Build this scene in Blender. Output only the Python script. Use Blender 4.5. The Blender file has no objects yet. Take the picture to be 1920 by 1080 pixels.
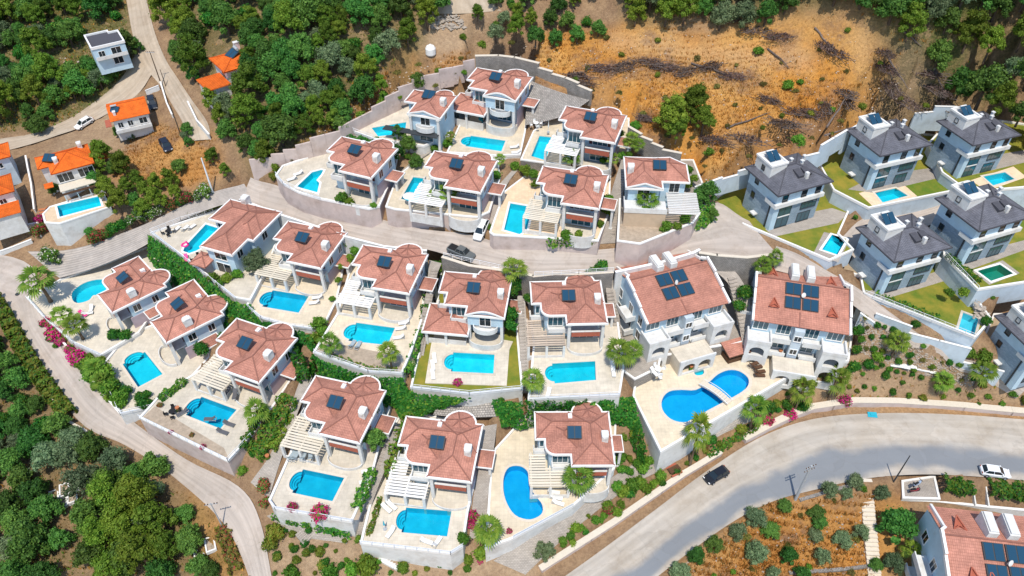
import bpy, bmesh, math, random
import numpy as np
from mathutils import Vector, Matrix
from mathutils.geometry import tessellate_polygon
random.seed(7); rng = np.random.default_rng(7)
C = bpy.context.scene.collection
sc = bpy.context.scene
R = math.radians

# ---------------------------------------------------------------- camera, sky, sun, exposure
PITCH, FPX, CAMZ = R(43.0), 1400.0, 110.0
cam = bpy.data.cameras.new('camera'); cam.lens = FPX / 1920 * 36; cam.sensor_width = 36
cam.clip_start = 1; cam.clip_end = 5000
camo = bpy.data.objects.new('camera', cam); C.objects.link(camo)
camo.location = (0, 0, CAMZ); camo.rotation_euler = (R(90) - PITCH, 0, 0)
sc.camera = camo
SUN_ELEV, SUN_AZ = R(65.0), R(-176.0)      # azimuth of the sun measured from +Y towards +X
w = bpy.data.worlds.new('World'); sc.world = w; w.use_nodes = True
wn = w.node_tree; bg = wn.nodes['Background']
sky = wn.nodes.new('ShaderNodeTexSky'); sky.sky_type = 'NISHITA'; sky.sun_disc = False
sky.sun_elevation = SUN_ELEV; sky.sun_rotation = SUN_AZ; sky.air_density = 1.2; sky.dust_density = 0.4; sky.ozone_density = 2.2
wn.links.new(sky.outputs[0], bg.inputs[0]); bg.inputs[1].default_value = 0.15
sl = bpy.data.lights.new('sun', 'SUN'); sl.energy = 3.45; sl.angle = R(0.5); sl.color = (1.0, 0.93, 0.815)
so = bpy.data.objects.new('sun', sl); C.objects.link(so)
sd = Vector((math.sin(SUN_AZ) * math.cos(SUN_ELEV), math.cos(SUN_AZ) * math.cos(SUN_ELEV), math.sin(SUN_ELEV)))
so.rotation_euler = (-sd).to_track_quat('-Z', 'Y').to_euler(); so.location = sd * 300
vs = sc.view_settings; vs.view_transform = 'Standard'; vs.look = 'None'; vs.exposure = 0.27; vs.gamma = 1.0; vs.use_curve_mapping = False
sc.cycles.max_bounces = 6; sc.cycles.transparent_max_bounces = 12; sc.cycles.caustics_reflective = False; sc.cycles.caustics_refractive = False

# ---------------------------------------------------------------- pixel -> place
_cp, _sp = math.cos(PITCH), math.sin(PITCH)
def ray(px, py):
    a = (px - 960) / FPX; v = (py - 540) / FPX
    return Vector((a, _cp - v * _sp, -_sp - v * _cp))
def P(px, py, z):
    d = ray(px, py); t = (z - CAMZ) / d.z
    return Vector((d.x * t, d.y * t, z))
def pix(p):
    x, y, z = p[0], p[1], p[2] - CAMZ
    d = y * _cp - z * _sp; u = y * _sp + z * _cp
    return 960 + FPX * x / d, 540 - FPX * u / d

# ---------------------------------------------------------------- terrain height field
CTRL = [(0,520,15),(60,620,13),(180,800,10),(330,920,7.5),(480,1080,5),(0,700,10),(100,900,6),(0,1080,2),(250,1050,4),(0,850,6),
(100,490,15.5),(250,440,18.5),(400,385,22),(480,350,24),(600,400,24.5),(750,430,24.8),(960,480,25),(1150,470,25.5),(1350,430,26),(1400,380,27),
(0,440,17),(100,420,19),(200,400,21),(300,370,22.5),(60,300,24),(160,235,24),(313,275,27),(400,250,30),(340,200,30),(280,80,34),(240,0,37),(100,100,32),(0,150,29),(0,0,37),
(450,150,36),(600,50,43),(500,300,28),(600,200,34),(700,150,36),(760,90,39.5),(800,0,46),(880,110,37.5),(1000,120,37.5),(1110,180,35.5),(1200,250,34),(1260,290,32.5),(1320,340,30.5),
(1100,50,42),(1300,100,40.5),(1500,100,42),(1400,250,34.5),(1550,250,36),(1650,180,37),(1780,200,35.5),(960,0,46),(1200,0,48),(1500,0,50),(1700,50,49),(1900,0,54),(1900,150,43),
(1450,420,25.8),(1630,350,27.8),(1790,300,29.8),(1900,330,30),(1650,545,20.6),(1810,490,24.2),(1900,470,24.8),(1480,490,24.8),(1600,562,21),(1690,622,18.4),(1750,650,17.4),(1830,680,15.4),(1915,735,11.5),(1970,775,9),(1620,655,15),(1700,690,12.6),(1790,712,12),
(820,950,11.5),(1020,930,11.2),(600,920,13.5),(400,780,14.3),(270,680,13.4),(150,560,14),(370,450,19),(540,560,18.8),(690,620,18.5),(880,690,17.6),(1080,700,17.2),(1350,740,13),(1250,640,15.5),
(600,340,27.5),(800,370,28),(1000,420,27.5),(1220,390,28.5),(740,240,30.5),(900,270,30),(1040,280,30),(870,765,14.8),(570,1040,8),(800,1065,7.5),(1100,980,8.3),(1200,900,8.8),(1300,830,9.2),(1500,740,10.2),(1700,718,11.5),(1850,725,12),(1560,784,7.9),(1650,777,8.0),(1720,778,8.05),(1780,780,8.1),(1840,784,8.15),(1930,791,8.2),(1700,757,8.7),(1800,764,8.9),(1900,775,9.1),(1960,840,7.8),
(1050,1075,6.5),(1200,990,6.8),(1340,895,7),(1500,850,7.2),(1700,820,7.3),(1900,820,7.5),(1800,830,7.4),(1850,855,7.4),(1780,885,7.2),(1400,1000,4.3),(1600,1000,3),(1600,935,5.8),(1300,1080,4.5),(1800,1060,0.5),(1900,940,4.5),(1700,955,4.4)]
_c = np.array([P(*c) for c in CTRL])
def _phi(d2): return 0.5 * d2 * np.log(d2 + 1e-9)
def _tps():
    n = len(_c); S = 100.0; X = _c[:, :2] / S
    d2 = ((X[:, None] - X[None]) ** 2).sum(-1)
    K = _phi(d2) + np.eye(n) * 2e-4
    Q = np.hstack([np.ones((n, 1)), X])
    A = np.zeros((n + 3, n + 3)); A[:n, :n] = K; A[:n, n:] = Q; A[n:, :n] = Q.T
    s = np.linalg.solve(A, np.concatenate([_c[:, 2], np.zeros(3)]))
    return X, s, S
_X, _s, _S = _tps()
def tps(x, y):
    q = np.stack([np.ravel(x), np.ravel(y)], 1) / _S
    out = np.empty(len(q))
    for i in range(0, len(q), 8000):
        b = q[i:i + 8000]
        d2 = ((b[:, None] - _X[None]) ** 2).sum(-1)
        out[i:i + 8000] = _phi(d2) @ _s[:len(_X)] + _s[-3] + b @ _s[-2:]
    return out.reshape(np.shape(x))
GS = 1.0
GX = np.arange(-175, 176, GS); GY = np.arange(22, 291, GS)
_mx, _my = np.meshgrid(GX, GY)
BASE = np.clip(tps(_mx, _my), -15, 75)
def Z(x, y):
    fx = min(max((x - GX[0]) / GS, 0), len(GX) - 1.001); fy = min(max((y - GY[0]) / GS, 0), len(GY) - 1.001)
    i, j = int(fx), int(fy); a, b = fx - i, fy - j
    return float((BASE[j, i] * (1 - a) + BASE[j, i + 1] * a) * (1 - b) + (BASE[j + 1, i] * (1 - a) + BASE[j + 1, i + 1] * a) * b)
def G(px, py, lift=0.0):
    d = ray(px, py); t = 40.0; o = Vector((0, 0, CAMZ)); st = 1.0
    while t < 420:
        p = o + d * t
        if p.z < Z(p.x, p.y):
            if st < 0.02: break
            t -= st; st /= 4
        t += st
    p = o + d * t
    return Vector((p.x, p.y, Z(p.x, p.y) + lift))
CUT = None                        # the ground as built: base with cuts under pads, pools and roads
def inside(poly, x, y):
    c = np.zeros(np.shape(x), bool); n = len(poly)
    for i in range(n):
        x0, y0 = poly[i][0], poly[i][1]; x1, y1 = poly[(i + 1) % n][0], poly[(i + 1) % n][1]
        if y0 == y1: continue
        c ^= ((y0 > y) != (y1 > y)) & (x < (x1 - x0) * (y - y0) / (y1 - y0) + x0)
    return c
def pin(poly, x, y):
    c = False; n = len(poly)
    for i in range(n):
        x0, y0 = poly[i][0], poly[i][1]; x1, y1 = poly[(i + 1) % n][0], poly[(i + 1) % n][1]
        if (y0 > y) != (y1 > y) and x < (x1 - x0) * (y - y0) / (y1 - y0) + x0: c = not c
    return c
def grow(poly, d):
    """polygon (ccw) moved outward by d with mitred corners; negative d insets"""
    n = len(poly); out = []
    for i in range(n):
        a, b, c = Vector(poly[i - 1][:2]), Vector(poly[i][:2]), Vector(poly[(i + 1) % n][:2])
        e0 = (b - a).normalized(); e1 = (c - b).normalized()
        n0 = Vector((e0.y, -e0.x)); n1 = Vector((e1.y, -e1.x)); m = n0 + n1
        k = m.dot(n0)
        m = m / k if k > 0.35 else m.normalized() * 1.5
        out.append((b.x + m.x * d, b.y + m.y * d))
    return out
def ccw(poly):
    a = sum(poly[i][0] * poly[(i + 1) % len(poly)][1] - poly[(i + 1) % len(poly)][0] * poly[i][1] for i in range(len(poly)))
    return list(poly) if a > 0 else list(poly)[::-1]
# the main road lies on an even bench cut into the slope
_rp = ccw([tuple(P(x, y, 7.5).xy) for x, y in ((1040,1095),(1130,1030),(1230,955),(1330,880),(1430,818),(1530,783),(1650,773),(1780,775),(1980,788),(1980,905),(1820,893),(1720,890),(1620,898),(1530,918),(1450,940),(1380,975),(1300,1030),(1215,1095))])
_w = inside(grow(_rp, 1.6), _mx, _my).astype(float)
for _ in range(6):
    _q = np.pad(_w, 1, mode='edge'); _w = (_q[:-2, 1:-1] + _q[2:, 1:-1] + _q[1:-1, :-2] + _q[1:-1, 2:] + _q[1:-1, 1:-1]) / 5
_w = np.clip(_w * 1.6, 0, 1); BASE = BASE * (1 - _w) + np.interp(_mx, [8, 40, 80], [6.6, 7.2, 8.1]) * _w
CUT = BASE.copy()
def cut(poly, z, margin=0.0):
    q = grow(ccw([(p[0], p[1]) for p in poly]), margin) if margin else poly
    m = inside(q, _mx, _my); CUT[m] = np.minimum(CUT[m], z)

# ---------------------------------------------------------------- mesh helpers
class MB:
    """collects faces and links them as one mesh object"""
    def __init__(s): s.v = []; s.f = []; s.m = []
    def face(s, pts, m=0):
        i = len(s.v); s.v += [tuple(p) for p in pts]; s.f.append(tuple(range(i, i + len(pts)))); s.m.append(m); return s
    def box(s, x0, x1, y0, y1, z0, z1, m=0, top=None):
        t = m if top is None else top
        a = [(x0, y0, z0), (x1, y0, z0), (x1, y1, z0), (x0, y1, z0), (x0, y0, z1), (x1, y0, z1), (x1, y1, z1), (x0, y1, z1)]
        for q, k in (((3, 2, 1, 0), m), ((4, 5, 6, 7), t), ((0, 1, 5, 4), m), ((1, 2, 6, 5), m), ((2, 3, 7, 6), m), ((3, 0, 4, 7), m)):
            s.face([a[i] for i in q], k)
        return s
    def bar(s, a, b, wd, ht, m=0, up=Vector((0, 0, 1))):
        a, b = Vector(a), Vector(b); d = (b - a).normalized(); r = d.cross(up)
        if r.length < 1e-4: r = d.cross(Vector((0, 1, 0)))
        r.normalize(); u = r.cross(d); r = r * wd / 2; u = u * ht / 2
        c = [a - r - u, a + r - u, a + r + u, a - r + u, b - r - u, b + r - u, b + r + u, b - r + u]
        for q in ((0, 1, 2, 3), (7, 6, 5, 4), (4, 5, 1, 0), (5, 6, 2, 1), (6, 7, 3, 2), (7, 4, 0, 3)):
            s.face([c[i] for i in q], m)
        return s
    def tube(s, pts, rad, n=8, m=0, cap=True):
        pts = [Vector(p) for p in pts]; rad = rad if isinstance(rad, (list, tuple)) else [rad] * len(pts); rings = []
        for i, p in enumerate(pts):
            d = (pts[min(i + 1, len(pts) - 1)] - pts[max(i - 1, 0)]).normalized()
            r = d.cross(Vector((0.13, 0.9, 0.31)))
            if r.length < .05: r = d.cross(Vector((1, 0, 0)))
            r.normalize(); u = d.cross(r)
            rings.append([p + (r * math.cos(2 * math.pi * k / n) + u * math.sin(2 * math.pi * k / n)) * rad[i] for k in range(n)])
        for i in range(len(rings) - 1):
            for k in range(n):
                s.face([rings[i][k], rings[i][(k + 1) % n], rings[i + 1][(k + 1) % n], rings[i + 1][k]], m)
        if cap: s.face(rings[-1], m); s.face(rings[0][::-1], m)
        return s
    def flat(s, poly, z, m=0, holes=()):
        loops = [[Vector((p[0], p[1], 0)) for p in poly]] + [[Vector((p[0], p[1], 0)) for p in h] for h in holes]
        al = [p for l in loops for p in l]
        for t in tessellate_polygon(loops):
            a, b, c = (al[i] for i in t)
            if abs((b - a).cross(c - a).z) < 1e-7: continue
            if (b - a).cross(c - a).z < 0: b, c = c, b
            s.face([(q.x, q.y, z) for q in (a, b, c)], m)
        return s
    def sides(s, poly, z0, z1, m=0):
        n = len(poly)
        for i in range(n):
            a, b = poly[i], poly[(i + 1) % n]
            s.face([(a[0], a[1], z0), (b[0], b[1], z0), (b[0], b[1], z1), (a[0], a[1], z1)], m)
        return s
    def prism(s, poly, z0, z1, m=0, top=None):
        s.sides(poly, z0, z1, m); s.flat(poly, z1, m if top is None else top); return s
    def ring(s, outer, inner, z0, z1, m=0):
        n = len(outer)
        for i in range(n):
            j = (i + 1) % n; o0, o1, i0, i1 = outer[i], outer[j], inner[i], inner[j]
            s.face([(o0[0], o0[1], z1), (o1[0], o1[1], z1), (i1[0], i1[1], z1), (i0[0], i0[1], z1)], m)
            s.face([(o0[0], o0[1], z0), (o1[0], o1[1], z0), (o1[0], o1[1], z1), (o0[0], o0[1], z1)], m)
            s.face([(i1[0], i1[1], z0), (i0[0], i0[1], z0), (i0[0], i0[1], z1), (i1[0], i1[1], z1)], m)
        return s
    def hip(s, poly, ze, r0, r1, zr, m=0):
        """hipped roof on a ccw eave polygon; ridge from r0 to r1 (equal = pyramid or cone)"""
        r0 = Vector((r0[0], r0[1], zr)); r1 = Vector((r1[0], r1[1], zr)); n = len(poly)
        near = [r0 if (Vector(p[:2]) - r0.xy).length <= (Vector(p[:2]) - r1.xy).length else r1 for p in poly]
        for i in range(n):
            a, b = poly[i], poly[(i + 1) % n]; ra, rb = near[i], near[(i + 1) % n]
            pts = [(a[0], a[1], ze), (b[0], b[1], ze), tuple(rb)]
            if ra is not rb and (ra - rb).length > 1e-4: pts.append(tuple(ra))
            s.face(pts, m)
        return s
    def mesh(s, name, mats, uv=True, smooth=False):
        me = bpy.data.meshes.new(name); me.from_pydata(s.v, [], s.f)
        for k in mats: me.materials.append(k)
        me.polygons.foreach_set('material_index', s.m)
        if smooth: me.polygons.foreach_set('use_smooth', [True] * len(s.f))
        if uv:
            ul = me.uv_layers.new(name='uv'); co = np.zeros(len(s.f) and sum(len(f) for f in s.f) * 2 or 0); k = 0
            for f in s.f:
                p = [Vector(s.v[i]) for i in f[:4]]
                nn = (p[1] - p[0]).cross(p[2] - p[0])
                if nn.length < 1e-9: nn = Vector((0, 0, 1))
                nn.normalize()
                if abs(nn.z) > 0.999: e, u = Vector((1, 0, 0)), Vector((0, 1, 0))
                else: e = Vector((0, 0, 1)).cross(nn).normalized(); u = nn.cross(e)
                for i in f:
                    q = Vector(s.v[i]); co[k] = q.dot(e); co[k + 1] = q.dot(u); k += 2
            ul.data.foreach_set('uv', co)
        me.validate(); me.update(); return me
    def build(s, name, mats, parent=None, uv=True, smooth=False, **kw):
        return link(name, s.mesh(name, mats if isinstance(mats, (list, tuple)) else [mats], uv, smooth), parent, **kw)
def link(name, me, parent=None, **kw):
    o = bpy.data.objects.new(name, me); C.objects.link(o)
    if parent is not None: o.parent = parent
    for k, v in kw.items(): o[k] = v
    return o
def thing(name, label, cat, loc=(0, 0, 0), rz=0.0, group=None, scale=1.0):
    o = bpy.data.objects.new(name, None); C.objects.link(o); o.empty_display_size = .3
    o.location = loc; o.rotation_euler = (0, 0, rz); o.scale = (scale,) * 3
    o['label'] = label; o['category'] = cat
    if group: o['group'] = group
    return o
def tag(o, label, cat, group=None):
    o['label'] = label; o['category'] = cat
    if group: o['group'] = group
    return o
def dup(root, label=None, group=None, loc=None, rz=None, scale=None, swap=None):
    r = root.copy(); C.objects.link(r)
    if label: r['label'] = label
    if group: r['group'] = group
    if loc is not None: r.location = loc
    if rz is not None: r.rotation_euler = (0, 0, rz)
    if scale is not None: r.scale = (scale,) * 3 if not isinstance(scale, tuple) else scale
    for ch in KIDS.get(root.name, None) or list(root.children):
        c = ch.copy(); C.objects.link(c); c.parent = r
        if swap and ch.name.split('.')[0] in swap and c.type == 'MESH':
            c.material_slots[0].link = 'OBJECT'; c.material_slots[0].material = swap[ch.name.split('.')[0]]
        for g in list(ch.children):
            d = g.copy(); C.objects.link(d); d.parent = c
    return r
KIDS = {}
def arc(cx, cy, r, a0, a1, n, ry=None):
    ry = r if ry is None else ry
    return [(cx + r * math.cos(R(a0 + (a1 - a0) * i / n)), cy + ry * math.sin(R(a0 + (a1 - a0) * i / n))) for i in range(n + 1)]
def smooth_loop(pts, k=5):
    n = len(pts); out = []
    for i in range(n):
        p0, p1, p2, p3 = (Vector(pts[(i + j) % n][:2]) for j in (-1, 0, 1, 2))
        for s_ in range(k):
            t = s_ / k
            q = 0.5 * (2 * p1 + (p2 - p0) * t + (2 * p0 - 5 * p1 + 4 * p2 - p3) * t * t + (3 * p1 - p0 - 3 * p2 + p3) * t ** 3)
            out.append((q.x, q.y))
    return out
def smooth_line(pts, k=6):
    pts = [Vector(p) for p in pts]; q = [pts[0] * 2 - pts[1]] + pts + [pts[-1] * 2 - pts[-2]]; out = []
    for i in range(1, len(q) - 2):
        p0, p1, p2, p3 = q[i - 1:i + 3]
        for s_ in range(k):
            t = s_ / k
            out.append(0.5 * (2 * p1 + (p2 - p0) * t + (2 * p0 - 5 * p1 + 4 * p2 - p3) * t * t + (3 * p1 - p0 - 3 * p2 + p3) * t ** 3))
    return out + [pts[-1]]

# ---------------------------------------------------------------- materials
def mat(name, col, rough=.75, var=.12, scale=1.5, bump=0.0, bscale=8.0, col2=None, metal=0.0, obj_rand=0.0, stain=0.0):
    """principled paint with two noise octaves of colour change, optional fine relief and dirt"""
    m = bpy.data.materials.new(name); m.use_nodes = True; nt = m.node_tree; n, l = nt.nodes, nt.links
    b = n['Principled BSDF']; b.inputs['Roughness'].default_value = rough; b.inputs['Metallic'].default_value = metal
    b.inputs['Specular IOR Level'].default_value = 0.25
    tc = n.new('ShaderNodeTexCoord'); no = n.new('ShaderNodeTexNoise'); no.inputs['Scale'].default_value = scale; no.inputs['Detail'].default_value = 6; no.inputs['Roughness'].default_value = .65
    l.new(tc.outputs['Object'], no.inputs['Vector'])
    c2 = col2 or tuple(max(0, c * (1 - 2.2 * var)) for c in col)
    mr = n.new('ShaderNodeMapRange'); mr.inputs[1].default_value = .3; mr.inputs[2].default_value = .7; l.new(no.outputs['Fac'], mr.inputs[0])
    mx = n.new('ShaderNodeMix'); mx.data_type = 'RGBA'; mx.inputs[6].default_value = (*col, 1); mx.inputs[7].default_value = (*c2, 1); l.new(mr.outputs[0], mx.inputs[0])
    out = mx.outputs[2]
    if obj_rand:
        oi = n.new('ShaderNodeObjectInfo'); hs = n.new('ShaderNodeHueSaturation')
        m2 = n.new('ShaderNodeMapRange'); m2.inputs[3].default_value = 1 - obj_rand; m2.inputs[4].default_value = 1 + obj_rand
        l.new(oi.outputs['Random'], m2.inputs[0]); l.new(m2.outputs[0], hs.inputs['Value']); l.new(out, hs.inputs['Color']); out = hs.outputs[0]
    if stain:
        n3 = n.new('ShaderNodeTexNoise'); n3.inputs['Scale'].default_value = .35; n3.inputs['Detail'].default_value = 8; n3.inputs['Roughness'].default_value = .7
        l.new(tc.outputs['Object'], n3.inputs['Vector'])
        m3 = n.new('ShaderNodeMapRange'); m3.inputs[1].default_value = .48; m3.inputs[2].default_value = .75; m3.inputs[4].default_value = stain; l.new(n3.outputs['Fac'], m3.inputs[0])
        mz = n.new('ShaderNodeMix'); mz.data_type = 'RGBA'; mz.blend_type = 'MULTIPLY'; mz.inputs[7].default_value = (.55, .47, .38, 1)
        l.new(m3.outputs[0], mz.inputs[0]); l.new(out, mz.inputs[6]); out = mz.outputs[2]
    l.new(out, b.inputs['Base Color'])
    if bump:
        n2 = n.new('ShaderNodeTexNoise'); n2.inputs['Scale'].default_value = bscale; n2.inputs['Detail'].default_value = 5; l.new(tc.outputs['Object'], n2.inputs['Vector'])
        bp = n.new('ShaderNodeBump'); bp.inputs['Strength'].default_value = bump; bp.inputs['Distance'].default_value = .1; l.new(n2.outputs['Fac'], bp.inputs['Height']); l.new(bp.outputs[0], b.inputs['Normal'])
    return m
def brick_mat(name, c1, c2, mortar, w_, h_, msize=.02, rough=.8, off=.5, bump=.4, var=.5):
    """courses of tiles or stones laid out in metres on the face's own plane"""
    m = bpy.data.materials.new(name); m.use_nodes = True; nt = m.node_tree; n, l = nt.nodes, nt.links
    b = n['Principled BSDF']; b.inputs['Roughness'].default_value = rough; b.inputs['Specular IOR Level'].default_value = .2
    uv = n.new('ShaderNodeUVMap'); br = n.new('ShaderNodeTexBrick')
    br.offset = off; br.inputs['Scale'].default_value = 1; br.inputs['Brick Width'].default_value = w_; br.inputs['Row Height'].default_value = h_
    br.inputs['Mortar Size'].default_value = msize; br.inputs['Mortar Smooth'].default_value = .3; br.inputs['Bias'].default_value = -.1
    br.inputs['Color1'].default_value = (*c1, 1); br.inputs['Color2'].default_value = (*c2, 1); br.inputs['Mortar'].default_value = (*mortar, 1)
    l.new(uv.outputs[0], br.inputs['Vector'])
    tc = n.new('ShaderNodeTexCoord'); no = n.new('ShaderNodeTexNoise'); no.inputs['Scale'].default_value = .55; no.inputs['Detail'].default_value = 7; no.inputs['Roughness'].default_value = .7
    l.new(tc.outputs['Object'], no.inputs['Vector'])
    mr = n.new('ShaderNodeMapRange'); mr.inputs[1].default_value = .3; mr.inputs[2].default_value = .72; mr.inputs[3].default_value = 1 + .3 * var; mr.inputs[4].default_value = 1 - .45 * var; l.new(no.outputs['Fac'], mr.inputs[0])
    oi = n.new('ShaderNodeObjectInfo'); mo = n.new('ShaderNodeMapRange'); mo.inputs[3].default_value = .92; mo.inputs[4].default_value = 1.09; l.new(oi.outputs['Random'], mo.inputs[0])
    mm = n.new('ShaderNodeMath'); mm.operation = 'MULTIPLY'; l.new(mr.outputs[0], mm.inputs[0]); l.new(mo.outputs[0], mm.inputs[1])
    hs = n.new('ShaderNodeHueSaturation'); l.new(br.outputs['Color'], hs.inputs['Color']); l.new(mm.outputs[0], hs.inputs['Value'])
    l.new(hs.outputs[0], b.inputs['Base Color'])
    bp = n.new('ShaderNodeBump'); bp.inputs['Strength'].default_value = bump; bp.inputs['Distance'].default_value = .06
    inv = n.new('ShaderNodeMath'); inv.operation = 'SUBTRACT'; inv.inputs[0].default_value = 1; l.new(br.outputs['Fac'], inv.inputs[1]); l.new(inv.outputs[0], bp.inputs['Height']); l.new(bp.outputs[0], b.inputs['Normal'])
    return m
def tile_mat(name, base, dark, row=.36, col=.24):
    """rounded clay tiles: courses up the slope, barrel profile across it"""
    m = brick_mat(name, base, tuple(c * .84 for c in base), dark, col, row, .022, .85, 0.0, .3, .75)
    nt = m.node_tree; n, l = nt.nodes, nt.links; b = n['Principled BSDF']
    uv = n.new('ShaderNodeUVMap'); sx = n.new('ShaderNodeSeparateXYZ'); l.new(uv.outputs[0], sx.inputs[0])
    def saw(sock, per):
        a = n.new('ShaderNodeMath'); a.operation = 'DIVIDE'; a.inputs[1].default_value = per; l.new(sock, a.inputs[0])
        f = n.new('ShaderNodeMath'); f.operation = 'FRACT'; l.new(a.outputs[0], f.inputs[0]); return f.outputs[0]
    v = saw(sx.outputs['Y'], row); iv = n.new('ShaderNodeMath'); iv.operation = 'SUBTRACT'; iv.inputs[0].default_value = 1; l.new(v, iv.inputs[1])
    u = n.new('ShaderNodeMath'); u.operation = 'MULTIPLY'; u.inputs[1].default_value = 2 * math.pi / col; l.new(sx.outputs['X'], u.inputs[0])
    s_ = n.new('ShaderNodeMath'); s_.operation = 'SINE'; l.new(u.outputs[0], s_.inputs[0])
    ad = n.new('ShaderNodeMath'); ad.operation = 'MULTIPLY_ADD'; ad.inputs[1].default_value = .35; l.new(s_.outputs[0], ad.inputs[0]); l.new(iv.outputs[0], ad.inputs[2])
    bp = n.new('ShaderNodeBump'); bp.inputs['Strength'].default_value = .8; bp.inputs['Distance'].default_value = .06
    l.new(ad.outputs[0], bp.inputs['Height']); l.new(bp.outputs[0], b.inputs['Normal'])
    return m
def leaf_mat(name, c1, c2, hue=.02, val=.35):
    m = bpy.data.materials.new(name); m.use_nodes = True; nt = m.node_tree; n, l = nt.nodes, nt.links
    b = n['Principled BSDF']; b.inputs['Roughness'].default_value = .6; b.inputs['Specular IOR Level'].default_value = .2
    g = n.new('ShaderNodeNewGeometry'); mx = n.new('ShaderNodeMix'); mx.data_type = 'RGBA'
    mx.inputs[6].default_value = (*c1, 1); mx.inputs[7].default_value = (*c2, 1); l.new(g.outputs['Random Per Island'], mx.inputs[0])
    oi = n.new('ShaderNodeObjectInfo'); hs = n.new('ShaderNodeHueSaturation')
    m1 = n.new('ShaderNodeMapRange'); m1.inputs[3].default_value = .5 - hue; m1.inputs[4].default_value = .5 + hue; l.new(oi.outputs['Random'], m1.inputs[0]); l.new(m1.outputs[0], hs.inputs['Hue'])
    mu = n.new('ShaderNodeMath'); mu.operation = 'MULTIPLY'; mu.inputs[1].default_value = 7.31; l.new(oi.outputs['Random'], mu.inputs[0])
    fr = n.new('ShaderNodeMath'); fr.operation = 'FRACT'; l.new(mu.outputs[0], fr.inputs[0])
    m2 = n.new('ShaderNodeMapRange'); m2.inputs[3].default_value = 1 - val; m2.inputs[4].default_value = 1 + val; l.new(fr.outputs[0], m2.inputs[0]); l.new(m2.outputs[0], hs.inputs['Value'])
    l.new(mx.outputs[2], hs.inputs['Color']); l.new(hs.outputs[0], b.inputs['Base Color'])
    tr = n.new('ShaderNodeBsdfTranslucent'); l.new(hs.outputs[0], tr.inputs['Color']); ms = n.new('ShaderNodeMixShader'); ms.inputs[0].default_value = .28
    l.new(b.outputs[0], ms.inputs[1]); l.new(tr.outputs[0], ms.inputs[2]); l.new(ms.outputs[0], n['Material Output'].inputs['Surface'])
    return m
def water_mat(name, tint, dens=.55):
    m = bpy.data.materials.new(name); m.use_nodes = True; nt = m.node_tree; n, l = nt.nodes, nt.links; n.remove(n['Principled BSDF'])
    t = n.new('ShaderNodeBsdfTransparent'); t.inputs[0].default_value = (*tint, 1)
    g = n.new('ShaderNodeBsdfGlossy'); g.inputs['Roughness'].default_value = .06
    fz = n.new('ShaderNodeFresnel'); fz.inputs['IOR'].default_value = 1.33
    tc = n.new('ShaderNodeTexCoord'); no = n.new('ShaderNodeTexNoise'); no.inputs['Scale'].default_value = 3.2; no.inputs['Detail'].default_value = 3; l.new(tc.outputs['Object'], no.inputs['Vector'])
    bp = n.new('ShaderNodeBump'); bp.inputs['Strength'].default_value = .12; bp.inputs['Distance'].default_value = .1; l.new(no.outputs['Fac'], bp.inputs['Height'])
    l.new(bp.outputs[0], g.inputs['Normal']); l.new(bp.outputs[0], fz.inputs['Normal'])
    vo = n.new('ShaderNodeTexVoronoi'); vo.feature = 'SMOOTH_F1'; vo.inputs['Scale'].default_value = 1.6; l.new(no.outputs['Color'], vo.inputs['Vector']) if False else l.new(tc.outputs['Object'], vo.inputs['Vector'])
    n2 = n.new('ShaderNodeTexNoise'); n2.inputs['Scale'].default_value = .5; n2.inputs['Detail'].default_value = 5; l.new(tc.outputs['Object'], n2.inputs['Vector'])
    ad = n.new('ShaderNodeMath'); ad.operation = 'MULTIPLY_ADD'; ad.inputs[1].default_value = .35; l.new(vo.outputs['Distance'], ad.inputs[0]); l.new(n2.outputs['Fac'], ad.inputs[2])
    mr = n.new('ShaderNodeMapRange'); mr.inputs[1].default_value = .45; mr.inputs[2].default_value = .9; l.new(ad.outputs[0], mr.inputs[0])
    mx = n.new('ShaderNodeMix'); mx.data_type = 'RGBA'; mx.inputs[6].default_value = (tint[0] * .78, tint[1] * .93, tint[2] * .96, 1); mx.inputs[7].default_value = (min(1, tint[0] * 1.2), min(1, tint[1] * 1.04), 1, 1); l.new(mr.outputs[0], mx.inputs[0]); l.new(mx.outputs[2], t.inputs[0])
    ms = n.new('ShaderNodeMixShader'); l.new(fz.outputs[0], ms.inputs[0]); l.new(t.outputs[0], ms.inputs[1]); l.new(g.outputs[0], ms.inputs[2]); l.new(ms.outputs[0], n['Material Output'].inputs['Surface'])
    return m
def glass_mat(name, col, rough=.08):
    m = bpy.data.materials.new(name); m.use_nodes = True; b = m.node_tree.nodes['Principled BSDF']
    b.inputs['Base Color'].default_value = (*col, 1); b.inputs['Roughness'].default_value = rough; b.inputs['Specular IOR Level'].default_value = .8; return m
M = {}
M['white'] = mat('white_plaster', (.72, .72, .705), .8, .07, 1.2, .08, 20, stain=.6)
M['trim'] = mat('white_trim', (.83, .82, .80), .6, .03, 2.0)
M['pinkwall'] = mat('pale_pink_plaster', (.62, .515, .475), .85, .1, .5, .1, 12, stain=.6)
M['greywall'] = mat('blue_grey_plaster', (.56, .65, .73), .85, .07, .6, .08, 12, stain=.5)
M['stoneclad'] = brick_mat('grey_stone_cladding', (.27, .36, .44), (.36, .45, .53), (.2, .25, .30), .45, .16, .015, .85, .5, .5, .35)  # grey stone, with the sky light's blue tint painted in
M['skytintwall'] = mat('sky_tinted_plaster', (.50, .66, .77), .85, .05, .8, .06, 15, stain=.4)  # blue cast of the sky light put into the wall colour
M['lilac'] = mat('lilac_plaster', (.47, .38, .42), .85, .08, .8)
M['brickred'] = mat('brick_red_panel', (.45, .13, .08), .8, .12, 2)
M['roof'] = tile_mat('clay_red_roof_tiles', (.51, .235, .172), (.34, .145, .108))
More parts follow.
